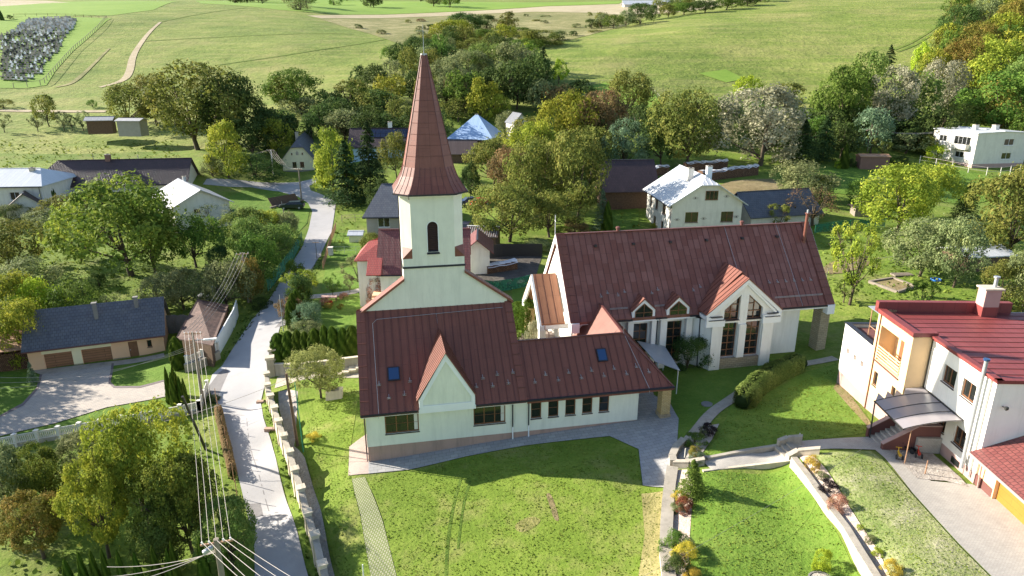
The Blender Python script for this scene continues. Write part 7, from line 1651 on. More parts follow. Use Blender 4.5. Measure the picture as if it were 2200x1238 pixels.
for p, q in zip(wq, wq[1:]):
    p, q = Vector(p) - o, Vector(q) - o; d = (q - p).normalized(); n = Vector((-d.y, d.x, 0)) * .21
    ns = max(2, int((q-p).length / .5)); pr = None
    for k in range(ns + 1):
        c = p.lerp(q, k / ns); rr = rnd.random() * .1
        cur = [c + n, c - n, c - n * (1.25 + rr) + Vector((0, 0, -1.9)), c + n + Vector((0, 0, -1.9))]
        if pr:
            for i in range(4): j = (i + 1) % 4; m_.poly([pr[i], pr[j], cur[j], cur[i]])
        pr = cur
    cpm.extr([p + n * 1.05 + Vector((0,0,.05)), p - n * 1.05 + Vector((0,0,.05)), q - n * 1.05 + Vector((0,0,.05)), q + n * 1.05 + Vector((0,0,.05))], (0, 0, -.06))
m_.build('wall_body', M['concl'], t); cpm.build('coping', M['conc'], t)
wall_line('ramp_kerb', 'pale kerb along the lower edge of the paved ramp', 'kerb', [(1510,1014),(1600,1004),(1700,992)], .14, .22, 'concl', z0=-.5)
wall_line('ramp_kerb', 'grey kerb along the upper edge of the paved ramp', 'kerb', [(1518,990),(1600,974),(1678,962)], .3, .28, 'conc', z0=-.5)
wall_line('stair_wall', 'low concrete block wall beside the ramp steps', 'wall', [(1670,966),(1690,958),(1722,956)], .75, .35, 'conc', 'conc', .02, z0=-.5)
wall_line('stair_wall', 'pale concrete end block at the top of the limestone wall', 'wall', [(1690,992),(1712,980),(1760,976)], .5, .4, 'concl', 'conc', .02, z0=-1.2)
sp_ = G(1684, 976); t = thing('steps', 'three concrete steps at the upper end of the ramp', 'steps', sp_, R(8)); m_ = MB()
for k in range(3): m_.box(-.3 + k * .4, -.9, -.5, 1.4, 1.0, .18 + k * .17)
m_.build('steps', M['conc'], t)
# ornamental concrete fence of the left property
def lattice_fence(name, label, pts, n, ph=.75, base=.35, post=True, cells=9):
    A, B = Vector(G(*pts[0])), Vector(G(*pts[1])); t = thing(name, label, 'fence', A); d = B - A; L_ = math.hypot(d.x, d.y); u = Vector((d.x, d.y, 0)).normalized(); nn = Vector((-u.y, u.x, 0))
    gz = lambda s: Tf(A.x + u.x * s, A.y + u.y * s) - A.z
    for i in range(n):
        s0, s1 = L_ * i / n, L_ * (i + 1) / n; m_ = MB(); z0_, z1_ = gz(s0), gz(s1)
        a = [u*s0 + nn*.12, u*s0 - nn*.12, u*s1 - nn*.12, u*s1 + nn*.12]; zz = [z0_, z0_, z1_, z1_]; m_.extr([p + Vector((0, 0, z + base)) for p, z in zip(a, zz)], (0, 0, -base - .5)); m_.build('base', M['conc'], t)
        m_ = MB(); f = lambda s, z: u * s + Vector((0, 0, z + z0_ + (z1_ - z0_) * (s - s0) / (s1 - s0)))
        m_.bar(f(s0, base + .04), f(s1, base + .04), .07); m_.bar(f(s0, base + ph), f(s1, base + ph), .08); w_ = (s1 - s0 - .3) / cells
        for k in range(cells):
            c = s0 + .15 + w_ * (k + .5); zc_ = base + ph / 2
            ring = [f(c + math.cos(x) * w_ * .42, zc_ + math.sin(x) * ph * .42) for x in np.linspace(0, 6.2832, 9)]
            for p, q in zip(ring, ring[1:]): m_.bar(p, q, .045, .045)
            m_.bar(f(c + w_/2, base), f(c + w_/2, base + ph), .03); m_.bar(f(c + w_ * .42, zc_), f(c + w_ * .58, zc_), .045)
        m_.build('panel', M['offw'], t)
    for i in range(n + 1):
        s = L_ * i / n; m_ = MB(); p = u * s; z = gz(s); m_.box(p.x - .14, p.y - .14, z - .5, p.x + .14, p.y + .14, z + base + ph + .12); m_.box(p.x - .18, p.y - .18, z + base + ph + .12, p.x + .18, p.y + .18, z + base + ph + .2); m_.build('post', M['offw'], t)
lattice_fence('ornamental_fence', 'long pale concrete fence with ring panels along the left lawn', [(-60,978),(430,886)], 11)
lattice_fence('ornamental_fence', 'short pale concrete ring fence beside the driveway gate', [(430,886),(447,842)], 2)
lattice_fence('balustrade', 'white baluster fence on the low wall before the shed', [(405,797),(470,768)], 2, .7, .95, cells=8)
# lane side rail fence with dry climbers
def rail_fence(name, label, pts, hgt, step, pm, rm, rails=(.5, 1.0), pr=.04, cat='fence', mesh=None, group=None):
    Q = [Vector(G(*p)) for p in pts]; t = thing(name, label, cat, Q[0], 0, group); S_ = [(q.x, q.y) for q in Q]; seg = np.array(S_); d = np.r_[0, np.cumsum(np.hypot(*(seg[1:] - seg[:-1]).T))]
    n = max(1, int(d[-1] / step)); ps = []
    for i in range(n + 1):
        s = d[-1] * i / n; x, y = float(np.interp(s, d, seg[:, 0])), float(np.interp(s, d, seg[:, 1])); z = Tf(x, y); p = Vector((x, y, z)) - Q[0]; ps.append(p)
        if i < 95: m_ = MB(); m_.tube([p + Vector((0, 0, -.4)), p + Vector((0, 0, hgt))], pr, 6); m_.build('post', M[pm], t)
    for h in rails:
        m_ = MB()
        for a, b in zip(ps, ps[1:]): m_.bar(a + Vector((0, 0, h * hgt)), b + Vector((0, 0, h * hgt)), pr * .9)
        m_.build('rail', M[rm], t)
    if mesh:
        m_ = MB()
        for a, b in zip(ps, ps[1:]):
            m_.poly([a + Vector((0, 0, .1)), b + Vector((0, 0, .1)), b + Vector((0, 0, hgt * .93)), a + Vector((0, 0, hgt * .93))])
        m_.build('netting', M[mesh], t)
    return t
m, tt_, b, N, L = _mat('green_netting'); b.inputs['Base Color'].default_value = (.02, .16, .10, 1); b.inputs['Roughness'].default_value = .8
wv = N.new('ShaderNodeTexNoise'); wv.inputs['Scale'].default_value = 1.3; tp = N.new('ShaderNodeBsdfTransparent'); mx = N.new('ShaderNodeMixShader'); L.new(_coord(N, L), wv.inputs['Vector'])
L.new(_ramp(N, L, wv.outputs['Fac'], [(.4, (.12,) * 3), (.7, (.5,) * 3)]), mx.inputs[0]); L.new(b.outputs[0], mx.inputs[1]); L.new(tp.outputs[0], mx.inputs[2]); L.new(mx.outputs[0], N['Material Output'].inputs[0]); M['net'] = m
rail_fence('wire_fence', 'rusty rail fence overgrown with dry climbers left of the lane', [(466,868),(474,905),(488,960),(500,1020),(510,1070)], 1.7, 2.0, 'rust', 'rust', (), .03)
hedge('climber_strip', 'dry brown climbing plants on the lane fence', [(470,890),(480,935),(492,985),(502,1030)], .7, 1.15, 'br', 6000, .14)
rail_fence('netting_fence', 'green netting fence along the left side of the lane', [(576,628),(600,600),(632,556),(650,522)], 1.9, 2.4, 'green_m', 'green_m', (1.0,), .035, mesh='net')
rail_fence('netting_fence', 'green netting fence between orchard and grey roofed house', [(430,478),(470,470),(508,466)], 1.6, 3, 'green_m', 'green_m', (1.0,), .035, mesh='net')
rail_fence('netting_fence', 'dark green netting fence behind the right parish orchard', [(1750,502),(1800,496),(1840,492),(1900,488)], 1.6, 3, 'green_m', 'green_m', (1.0,), .035, mesh='net')
rail_fence('picket_fence', 'rusty picket fence along the right side of the upper lane', [(694,580),(704,545),(713,515),(722,492)], 1.2, .45, 'rust', 'rust', (.3, .85), .035)
rail_fence('garden_fence', 'thin grey rail fence across the small garden lawn', [(716,545),(760,545),(790,545)], 1.1, 1.6, 'steel', 'steel', (.5, 1.0), .03)
rail_fence('garden_fence', 'wooden fence with grey rails before the slate roofed house', [(735,478),(765,476),(790,476)], 1.3, 1.8, 'woodl', 'woodl', (.6, 1.0), .05)
rail_fence('post_fence', 'row of leaning wooden posts across the right orchard', [(1775,602),(1836,588),(1890,578),(1940,570)], 1.7, 3.6, 'woodl', 'wire', (.9,), .05)
rail_fence('post_fence', 'pale concrete posts in front of the cube house', [(1975,352),(2030,362),(2090,374),(2135,380),(2190,372)], 1.8, 3.0, 'offw', 'wire', (.5, .95), .07)
rail_fence('post_fence', 'thin posts around the bright far lawn', [(1262,190),(1300,180),(1350,186),(1400,198),(1424,224)], 1.5, 5, 'woodl', 'wire', (.9,), .06)
rail_fence('cemetery_fence', 'wooden post fence around the cemetery', [(230,42),(212,62),(160,108),(118,155),(92,184),(30,190)], 2.0, 4.2, 'woodl', 'woodl', (.95,), .12)
rail_fence('cemetery_fence', 'dark fence along the upper edge of the cemetery', [(30,36),(100,35),(170,37),(230,41)], 1.6, 6, 'wood', 'wood', (.6, .95), .1)
wall_line('yard_fence', 'black sheet fence behind the woodpile yard', 'fence', [(1032,556),(1080,552),(1165,552)], 2.0, .06, 'black', z0=-.3)
wall_line('yard_fence', 'teal tarpaulin fence in front of the woodpile yard', 'fence', [(1015,622),(1060,628),(1105,622),(1150,612)], 1.5, .06, 'net', z0=-.3)
# posts and lamp poles
def pole(bx, by, top, rad, mat, name, label, arms=(), extra=None, base=None, hh=None, cat='pole', group=None, armdir=None, lean=(0, 0)):
    if base: X_, Y_, Z_ = base; h_ = hh
    else: X_, Y_, Z_, h_ = top_height(bx, by, top)
    t = thing(name, label, cat, (X_, Y_, Z_), 0, group); m_ = MB(); m_.tube([(0, 0, -.5), (lean[0], lean[1], h_)], [rad, rad * .7], 10); m_.build('shaft', M[mat], t); ins = []
    ad = Vector(armdir or (1, .15, 0)).normalized()
    for (dz, half, n) in arms:
        c = Vector((lean[0], lean[1], h_ - dz)); m_ = MB(); m_.bar(c - ad * half, c + ad * half, .09, .09); m_.build('crossarm', M['rust'], t)
        for k in range(n):
            p = c + ad * (-half + .1 + (2 * half - .2) * k / max(1, n - 1)); m_ = MB(); m_.lathe((p.x, p.y, p.z + .04), [(.02, 0), (.05, .03), (.035, .09), (.055, .13), (.03, .17)], 8); m_.build('insulator', M['whitef'], t); ins.append(Vector((X_, Y_, Z_)) + p + Vector((0, 0, .2)))
    return t, ins, Vector((X_, Y_, Z_ + h_))
# front pole: placed by the size of its crossarm
d = ray(464, 1158); tp_ = 36.0; PX, PY, PZ = d[0] * tp_, d[1] * tp_, CH + d[2] * tp_; pb = Tf(PX, PY)
P1o, I1, T1 = pole(0, 0, 0, .2, 'woodl', 'utility_pole', 'nearest wooden power pole at the bottom left with six insulators', [(.25, .8, 5)], base=(PX, PY, pb), hh=PZ - pb, armdir=(1, .28, 0))
P2o, I2, T2 = pole(437, 868, 713, .15, 'woodl', 'utility_pole', 'concrete power pole by the driveway gate with a street lamp', [(.2, .85, 5), (.9, .5, 3)], armdir=(1, .05, 0))
P3o, I3, T3 = pole(534, 650, 543, .15, 'woodl', 'utility_pole', 'wooden power pole in the orchard beside the lane', [(.2, .8, 4)], armdir=(1, .3, 0))
P4o, I4, T4 = pole(588, 378, 322, .16, 'offw', 'utility_pole', 'white banded power pole left of the cottage', [(.2, .9, 4)], armdir=(1, -.3, 0))
P5o, I5, T5 = pole(648, 432, 362, .16, 'woodl', 'utility_pole', 'power pole at the lane bend beside the car', [(.2, .9, 4)], armdir=(1, -.4, 0))
P6o, I6, T6 = pole(1863, 326, 279, .16, 'woodl', 'utility_pole', 'leaning power pole before the right hillside wood', [(.2, 1.0, 3)])
pole(611, 474, 450, .13, 'woodl', 'utility_pole', 'short wooden pole under the parked wagon')
_, _, TL = pole(681, 556, 520, .07, 'concd', 'street_lamp', 'small street lamp at the right edge of the upper lane', [(.1, .5, 0)], cat='street lamp')
pole(609, 712, 634, .06, 'steel', 'lamp_post', 'slim grey post at the garden corner of the lane')
pole(640, 958, 803, .14, 'wood', 'wooden_pole', 'thick brown wooden pole on the church lawn beside the stone wall', lean=(-.3, .0))
pole(652, 971, 822, .05, 'green_m', 'lamp_post', 'slim green post standing next to the thick brown wooden pole', lean=(-.1, 0))
pole(205, 366, 328, .09, 'woodl', 'wooden_pole', 'thin pole behind the left end of the long farmhouse'); pole(300, 360, 333, .14, 'concl', 'concrete_pole', 'pale pole behind the middle of the long farmhouse')
pole(606, 445, 432, .05, 'steel', 'post', 'thin post beside the wood ramp')
pole(2052, 430, 300, .01, 'steel', 'rod', 'thin rod by the cube house') if False else None
pole(1716, 950, 931, .05, 'offw', 'bollard_lamp', 'white bollard lamp at the ramp steps', cat='garden lamp'); pole(1471, 986, 964, .06, 'offw', 'bollard_lamp', 'white bollard lamp in the corner bed by the orange shrub', cat='garden lamp')
pole(1943, 998, 925, .04, 'rust', 'clothes_post', 'tall rusty clothes post in the villa gravel bed', cat='post'); pole(1987, 1020, 990, .05, 'rust', 'clothes_post', 'short rusty clothes post in the villa gravel bed', cat='post')
wp_ = ZP(783, 1262, -.8); pole(0, 0, 0, .05, 'whitef', 'metal_post', 'white metal post at the bottom edge of the church lawn', base=(wp_[0], wp_[1], Tf(wp_[0], wp_[1])), hh=1.7)
b0, b1 = Vector(G(443, 964)), Vector(ZP(392, 852, 4.6)); t = thing('pole_strut', 'black leaning pole strut crossing the ring fence', 'pole', b0); m_ = MB(); m_.tube([Vector((0, 0, -.3)), b1 - b0], [.13, .1], 8); m_.build('shaft', M['black'], t)
# street lamp head on the second pole
m_ = MB(); q = Vector((0, 0, T2.z - P2o.location.z - .9)); m_.tube([q, q + Vector((1.1, -.1, .15))], .035, 6); m_.build('lamp_arm', M['steel'], P2o); m_ = MB(); m_.extr([q + Vector((1.0, -.25, .2)), q + Vector((2.3, -.35, .32)), q + Vector((2.3, .0, .32)), q + Vector((1.0, .02, .2))], (0, 0, -.12)); m_.build('lamp_head', M['whitef'], P2o)
m_ = MB()
for k in range(3): m_.lathe((-.55 + k * .16, -.25, T1.z - P1o.location.z - .75 + k * .12), [(.03, 0), (.13, .04), (.14, .2), (.05, .26)], 10)
m_.build('cable_box', M['steel'], P1o)
def wire(a, b, sag, label, group, rad=.018):
    a, b = Vector(a), Vector(b); m_ = MB(); n = 14; m_.tube([(a.lerp(b, k / n) - Vector((0, 0, sag * 4 * (k/n) * (1 - k/n)))) - a for k in range(n + 1)], rad, 4); o = m_.build('power_line', M['wire']); o.location = a; tag(o, label, 'power line', group)
for k in range(5): wire(I1[k], I2[k], 1.2, 'grey wire running from the nearest pole up to the driveway pole', 'wires between the two front poles', .014)
fw = [ZP(545, 1262, 8.5), ZP(560, 1262, 8.6), ZP(600, 1262, 8.7), ZP(640, 1262, 8.8), ZP(675, 1262, 8.9)]
for k in range(5): e = Vector(fw[k]); d_ = e - I1[k]; wire(I1[k], I1[k] + d_ * 1.6, .2, 'grey wire leaving the nearest pole towards the viewer', 'wires leaving the front pole', .013)
for k in range(4): wire(I2[k], I3[k], 1.0, 'wire from the driveway pole to the orchard pole over the shed', 'wires between driveway pole and orchard pole')
for k in range(4): wire(I5[k], I4[k], 1.5, 'wire between the lane bend pole and the cottage pole', 'wires between bend pole and cottage pole', .018)
for k in range(3): wire(I4[k], Vector(YPt(420, 340, 175)) + Vector((k * .5, 0, k * .3)), 1.0, 'wire from the cottage pole into the walnut', 'wires west of the cottage', .02)
for k in range(3): wire(I6[k], Vector(YPt(2045, 282, 158)) + Vector((0, 0, k * .2)), .8, 'wire from the leaning pole to the cube house', 'wires at the cube house', .025); wire(I6[k], Vector(YPt(1725, 238, 185)) + Vector((0, 0, k * .3)), 1.0, 'wire from the leaning pole into the stream hollow', 'wires into the hollow', .025)
for k in range(3): wire(T2 - Vector((0, 0, 1.2 + k * .25)), Vector(ZP(-60, 836 - k * 14, 3.2)), 1.2, 'thin wire crossing in front of the garage to the left edge', 'wires crossing the garage', .014)
for k in range(3): wire(T1 - Vector((0, 0, .6 + k * .1)), Vector(ZP(230, 1262 - k * 22, 3.0)), .3, 'thin wire leaving the nearest pole to the bottom left', 'wires to the bottom left', .02)
wire(Vector(G(640, 958)) + Vector((-.3, 0, 6.2)), Vector(ZP(240, 930, 1.0)), .5, 'single dark cable from the brown wooden pole across the lane', 'cable across the lane', .02)
wire(Vector(ZP(1945, 905, 5)), Vector(ZP(1380, 1240, 2.5)), .3, 'thin cable slanting over the terrace lawn from the villa', 'cable over the terrace lawn', .01)
# cars
def car(name, label, px, py, az, paint, L_=4.4, W_=1.75, H_=1.45, wagon=False, group=None):
    x, y, z = G(px, py); t = thing(name, label, 'car', (x, y, z), az, group); hw = W_ / 2; f = L_ / 4.4
    prof = [(-2.15, .35), (-2.2, .7), (-2.0, .88), (-1.15, .98), (-.45, 1.42), (.9 if not wagon else 1.5, 1.45), (1.65 if not wagon else 2.05, 1.0), (2.15, .95), (2.2, .5), (2.1, .32)]
    m_ = MB(); secs = [(hw, 0), ] ; P_ = []
    for yy, ins_ in ((-hw, .0), (-hw + .02, .0), (hw, 0)): pass
    for s_ in (-1, 1):
        P_.append([(px_ * f, s_ * (hw if pz < 1.0 else hw - .22), pz * H_ / 1.45) for px_, pz in prof])
    n = len(prof); m_.poly(P_[0]); m_.poly(P_[1][::-1])
    for i in range(n): j = (i + 1) % n; m_.poly([P_[0][j], P_[0][i], P_[1][i], P_[1][j]])
    m_.build('body', paint, t)
    g = MB(); kz = H_ / 1.45
    for s_ in (-1, 1):
        yy = s_ * (hw - .10 + .0); q = [(-1.0*f, s_ * (hw + .004), 1.0*kz), (1.4*f, s_ * (hw + .004), 1.0*kz), ((.85 if not wagon else 1.35)*f, s_ * (hw - .19), 1.38*kz), (-.42*f, s_ * (hw - .19), 1.38*kz)]; g.poly(q if s_ < 0 else q[::-1])
    g.poly([(-1.12*f, -hw + .1, 1.015*kz), (-1.12*f, hw - .1, 1.015*kz), (-.5*f, hw - .26, 1.4*kz), (-.5*f, -hw + .26, 1.4*kz)][::-1]); xr = 1.0 if not wagon else 1.6
    g.poly([(xr*f, -hw + .26, 1.41*kz), (xr*f, hw - .26, 1.41*kz), ((1.6 if not wagon else 2.02)*f, hw - .1, 1.04*kz), ((1.6 if not wagon else 2.02)*f, -hw + .1, 1.04*kz)][::-1]); 
    for v_i in range(len(g.v)): g.v[v_i] = (g.v[v_i][0] * 1.004, g.v[v_i][1] * 1.012, g.v[v_i][2] + .012)
    g.build('window_glass', M['glass'], t)
    for wx in (-1.35, 1.35):
        for s_ in (-1, 1):
            w_ = MB(); w_.tube([(wx*f, s_ * (hw - .2), .33), (wx*f, s_ * (hw + .02), .33)], .33, 14); wo_ = w_.build('wheel', M['black'], t); r_ = MB(); r_.tube([(wx*f, s_ * (hw + .0), .33), (wx*f, s_ * (hw + .035), .33)], .18, 10); r_.build('rim', M['steel'], wo_)
    for s_ in (-1, 1): h_ = MB(); h_.box(-2.22*f, s_ * (hw - .4) - .15, .62, -2.15*f, s_ * (hw - .4) + .15, .76); h_.build('headlight', M['whitef'], t)
    for s_ in (-1, 1): h_ = MB(); h_.box(2.17*f, s_ * (hw - .25) - .12, .7, 2.215*f, s_ * (hw - .25) + .12, .88); h_.build('tail_light', paint_red, t)
def paint(n, c): m = plain(n, c, .25, .03, 1, 0, spec=.6); return m
paint_red = paint('red_lamp', (.4, .02, .02))
car('parked_car', 'dark green estate car parked on the grass at the lane bend', 628, 449, R(8), paint('dark_green_paint', (.02, .03, .03)), 4.7, 1.8, 1.5, True)
car('parked_car', 'dark purple estate car parked behind the tower', 1000, 498, R(80), paint('dark_purple_paint', (.03, .02, .04)), 4.5, 1.75, 1.5, True)
car('parked_car', 'dark blue car with open look parked behind the olive trees', 1008, 440, R(20), paint('dark_blue_paint', (.03, .05, .12)), 4.2)
car('parked_car', 'red car half hidden behind the dark blue car', 1030, 442, R(35), paint('red_paint', (.45, .06, .05)), 4.0)
car('parked_car', 'silver car in the orchard behind the shed', 458, 640, R(70), paint('silver_paint', (.35, .36, .37)), 4.0)
# log stacks under tarpaulins
M['tarp'] = plain('white_tarpaulin', (.62, .62, .64), .5, .2, .8, .9, 3)
def logstack(label, a, b, hgt, wd, group='covered log stacks', name='log_stack'):
    A, B = Vector(G(*a)), Vector(G(*b)); d = B - A; L_ = math.hypot(d.x, d.y); t = thing(name, label, 'log stack', A, math.atan2(d.y, d.x), group); n = int(L_ / .9); q = random.Random(int(L_ * 10)); hs = [hgt * (.85 + .2 * q.random()) for _ in range(n + 1)]; dz = d.z
    m_ = MB(); tp = MB()
    for k in range(n):
        x0, x1 = k * .9, k * .9 + .88; z0_ = dz * k / n; m_.box(x0, 0, z0_ - .6, x1, wd, z0_ + min(hs[k], hs[k+1]) - .05)
        e = .12; a_, b_ = z0_ + hs[k], dz * (k+1) / n + hs[k+1]; mid = .12 * q.random()
        tp.poly([(x0, -e, a_ - .3), (x1 + .03, -e, b_ - .3), (x1 + .03, wd * .25, b_ + mid), (x0, wd * .25, a_ + mid)]); tp.poly([(x0, wd * .25, a_ + mid), (x1 + .03, wd * .25, b_ + mid), (x1 + .03, wd * .8, b_), (x0, wd * .8, a_)]); tp.poly([(x0, wd * .8, a_), (x1 + .03, wd * .8, b_), (x1 + .03, wd + e, b_ - .5), (x0, wd + e, a_ - .5)])
    m_.build('logs', M['logs'], t); tp.build('tarpaulin', M['tarp'], t)
logstack('rear long log stack under a torn white tarpaulin beyond the half-hipped house', (1474, 374), (1568, 366), 2.4, 1.5); logstack('front long log stack under white sheeting beside the dug field', (1508, 392), (1634, 376), 2.2, 1.6)
logstack('log stack with bluish sheeting left of the half-hipped house roof', (1376, 384), (1440, 374), 2.0, 1.5); logstack('low covered stack in the deep shade by the timber barn', (1344, 398), (1384, 388), 1.5, 1.4)
logstack('log pile in the black fenced yard behind the tower', (1048, 590), (1120, 578), 1.3, 1.6)
house('log_shed', 'log shed with white sheet roof in the right orchard', 'shed', px=(2075, 582), z0=4.3, az=10, w=6.5, d=4.5, ze=2.0, zr=2.6, axis='x', oh=.5, wall='wood', roof='whiteroof', seamm='whitef', gutter=False)
house('hutch', 'rickety grey plank hutch behind the green netting', 'shed', px=(1835, 470), z0=4.9, az=-5, w=2.6, d=2.2, ze=2.0, zr=2.1, axis='x', oh=.4, wall='woodl', roof='darkroof', seamm='wood', gutter=False)
house('well_house', 'tiny yellow hut with white tin lid beside the slate roofed house', 'hut', px=(750, 516), z0=2.4, az=2, w=2.1, d=2.0, ze=.9, zr=1.3, axis='x', oh=.25, wall='yellow_w', roof='whiteroof', seamm='whitef', gutter=False)
# wood ramp, memorial stone, sand frame, pool and odds
A = Vector(G(586, 446)); t = thing('wood_ramp', 'dark slatted timber rack leaning beside the parked estate car', 'rack', A, R(55)); m_ = MB(); m_.extr([(0, 0, .2), (6.5, 0, .2), (6.5, 1.3, 1.7), (0, 1.3, 1.7)], (0, 0, -.15)); m_.build('rack', M['wood'], t); m_ = MB(); m_.bar((-1, -.6, .2), (7, -.6, .5), .3); m_.build('log', M['woodl'], t)
A = Vector(G(718, 856)); t = thing('memorial_stone', 'sandstone boulder with a dark plaque on the lawn by the hall', 'memorial', A, .2); m_ = MB(); m_.extr([(-.75, -.4, .0), (.75, -.4, 0), (.8, .5, 0), (-.6, .55, 0)][::-1], (0.05, .1, .85)); m_.build('stone', M['concl'], t); m_ = MB(); m_.extr([(-.3, -.2, .9), (.5, -.2, .92), (.5, .35, .93), (-.3, .35, .9)], (0, 0, -.03)); m_.build('plaque', M['concd'], t)
c4 = [Vector(G(*p)) for p in ((1867, 608), (1928, 630), (1966, 618), (1918, 600))]; t = thing('raised_bed', 'rectangular garden bed framed with pale planks in the right orchard', 'garden bed', c4[0]); m_ = MB()
for a, b in zip(c4, c4[1:] + c4[:1]): m_.bar(a - c4[0] + Vector((0, 0, .15)), b - c4[0] + Vector((0, 0, .15)), .3, .3)
m_.build('frame', M['woodl'], t); m_ = MB(); m_.poly([p - c4[0] + Vector((0, 0, .12)) for p in c4]); m_.build('soil', M['soil'], t)
A = Vector(G(2010, 603)); t = thing('paddling_pool', 'small blue paddling pool on the orchard grass', 'pool', A); m_ = MB(); m_.lathe((0, 0, 0), [(.6, 0), (.64, .12), (.6, .24), (.5, .24), (.48, .08)], 18); m_.build('rim', paint('blue_plastic', (.02, .18, .6)), t)
A = Vector(G(1938, 592)); t = thing('plank_pile', 'pale plank pile beside the framed garden bed', 'planks', A, .1); m_ = MB()
for k in range(4): m_.box(-1.3, k * .28 - .5, .0, 1.3, k * .28 - .26, .18 + .04 * (k % 2))
m_.build('planks', M['woodl'], t)
A = Vector(G(708, 648)); t = thing('patio_table', 'low table with red and green crates in the garden', 'table', A, .1); m_ = MB(); m_.box(-1.0, -.5, .65, 1.0, .5, .72); m_.build('table_top', M['mauve'], t); 
for x in (-.9, .9):
    for y in (-.4, .4): m_ = MB(); m_.box(x - .04, y - .04, 0, x + .04, y + .04, .65); m_.build('leg', M['wood'], t)
t = thing('crate', 'red crate standing before the garden table', 'crate', Vector(G(706, 656)), .1); m_ = MB(); m_.wall((-.45, -.3, 0), (1, 0), .9, .55, [(.1, .35, .8, .45)], .05); m_.wall((.45, -.3, 0), (0, 1), .6, .55); m_.wall((.45, .3, 0), (-1, 0), .9, .55); m_.wall((-.45, .3, 0), (0, -1), .6, .55); m_.build('crate_body', paint('red_plastic', (.5, .05, .03)), t)
t = thing('bin', 'white waste bin by the rusty picket fence', 'bin', Vector(G(711, 548)), .1); m_ = MB(); m_.box(-.35, -.35, 0, .35, .35, 1.2); m_.box(-.4, -.4, 1.2, .4, .4, 1.3); m_.build('bin_body', M['offw'], t)
for px, py, lb, c in ((1930, 985, 'small tricycle with yellow parts by the clothes post', (.6, .35, .03)), (1972, 982, 'red and yellow toy tricycle on the gravel bed', (.5, .05, .03)), (1950, 972, 'black toy motorbike by the villa stairs', (.02, .02, .02))):
    t = thing('toy_vehicle', lb, 'toy', Vector(G(px, py)) + Vector((0, 0, .08)), rnd.random() * 3); pm_ = paint('toy_paint', c); m_ = MB(); m_.bar((-.3, 0, .25), (.35, 0, .3), .12, .1); m_.bar((.3, 0, .25), (.38, 0, .6), .05); m_.bar((.36, -.2, .6), (.36, .2, .6), .04); m_.box(-.35, -.1, .3, -.1, .1, .38); m_.build('frame', pm_, t)
    for x, y in ((.38, 0), (-.3, .2), (-.3, -.2)): m_ = MB(); m_.tube([(x, y - .04, .17), (x, y + .04, .17)], .17, 10); m_.build('wheel', M['black'], t)
for px, py, lb in ((592, 803, 'round manhole cover beside the gate pillar'), (1519, 870, 'round manhole cover in the shaded lawn')):
    X_, Y_, Z_ = G(px, py); m_ = MB(); m_.tube([(0, 0, .0), (0, 0, .08)], .5, 18); o = m_.build('manhole_cover', M['concd']); o.location = (X_, Y_, Z_ + .02); tag(o, lb, 'manhole cover')
for px, py, lb in ((563, 865, 'upper brick step at the verge of the stone wall'), (581, 924, 'lower brick step at the verge of the stone wall')):
    X_, Y_, Z_ = G(px, py); m_ = MB(); m_.box(-.5, -.2, -.1, .5, .2, .2); o = m_.build('brick_step', M['plinth']); o.location = (X_, Y_, Z_); tag(o, lb, 'step')
A = Vector(ZP(1768, 1232, 2.4)); t = thing('planter_ring', 'round gravel bed under the lime globe tree', 'garden bed', (A.x, A.y, Tf(A.x, A.y))); m_ = MB(); m_.lathe((0, 0, 0), [(.75, -.1), (.75, .14), (.65, .14), (.64, .08)], 18); m_.build('ring', M['concd'], t); m_ = MB(); m_.tube([(0, 0, 0), (0, 0, .11)], .62, 18); m_.build('gravel', M['gravel'], t)
# wooden slat fence panels between garage and shed
for px, lb in ((357, 'left curved dark plank panel between garage and shed'), (377, 'middle curved dark plank panel between garage and shed'), (396, 'right curved dark plank panel behind the shed')):
    A = Vector(G(px, 716)); t = thing('plank_fence', lb, 'fence panel', A, R(10)); m_ = MB()
    for k in range(9): m_.box(-.8 + k * .18, .04 * (k % 2), -.5, -.63 + k * .18, .06 + .04 * (k % 2), 2.2 + .25 * math.sin(k / 8 * math.pi))
    m_.build('planks', M['concd'], t)
# cemetery
cem = [G(*p)[:2] for p in ((0,78),(30,66),(60,44),(150,40),(165,50),(140,80),(128,108),(100,140),(78,170),(50,180),(0,178))]
gv = []
for i in range(4):
    m_ = MB(); q = random.Random(i); m_.box(-.55, -1.1, 0, .55, 1.1, .35, 0); m_.box(-.45, -1.0, .35, .45, .6, .45, 1); m_.box(-.5, 1.0, .3, .5, 1.2, 1.2 + .25 * q.random(), 1)
    if i % 2: m_.box(-.08, 1.02, 1.2, .08, 1.16, 1.9, 1); m_.box(-.28, 1.03, 1.5, .28, 1.15, 1.64, 1)
    o = m_.build('grave', [M['conc'], M[('greyw', 'whiter', 'black', 'conc')[i]]]); gv.append(o.data); bpy.data.objects.remove(o)
q = random.Random(3); spots = []
xs = [p[0] for p in cem]; ys = [p[1] for p in cem]; yy = min(ys)
while yy < max(ys):
    xx = min(xs) + q.random()
    while xx < max(xs):
        ins_ = False
        for i in range(len(cem)):
            a, b = cem[i], cem[i-1]
            if (a[1] > yy) != (b[1] > yy) and xx < (b[0]-a[0]) * (yy-a[1]) / (b[1]-a[1]) + a[0]: ins_ = not ins_
        if ins_ and q.random() < .93: spots.append((xx + q.uniform(-.25, .25), yy + q.uniform(-.4, .4)))
        xx += 2.0
    yy += 3.9
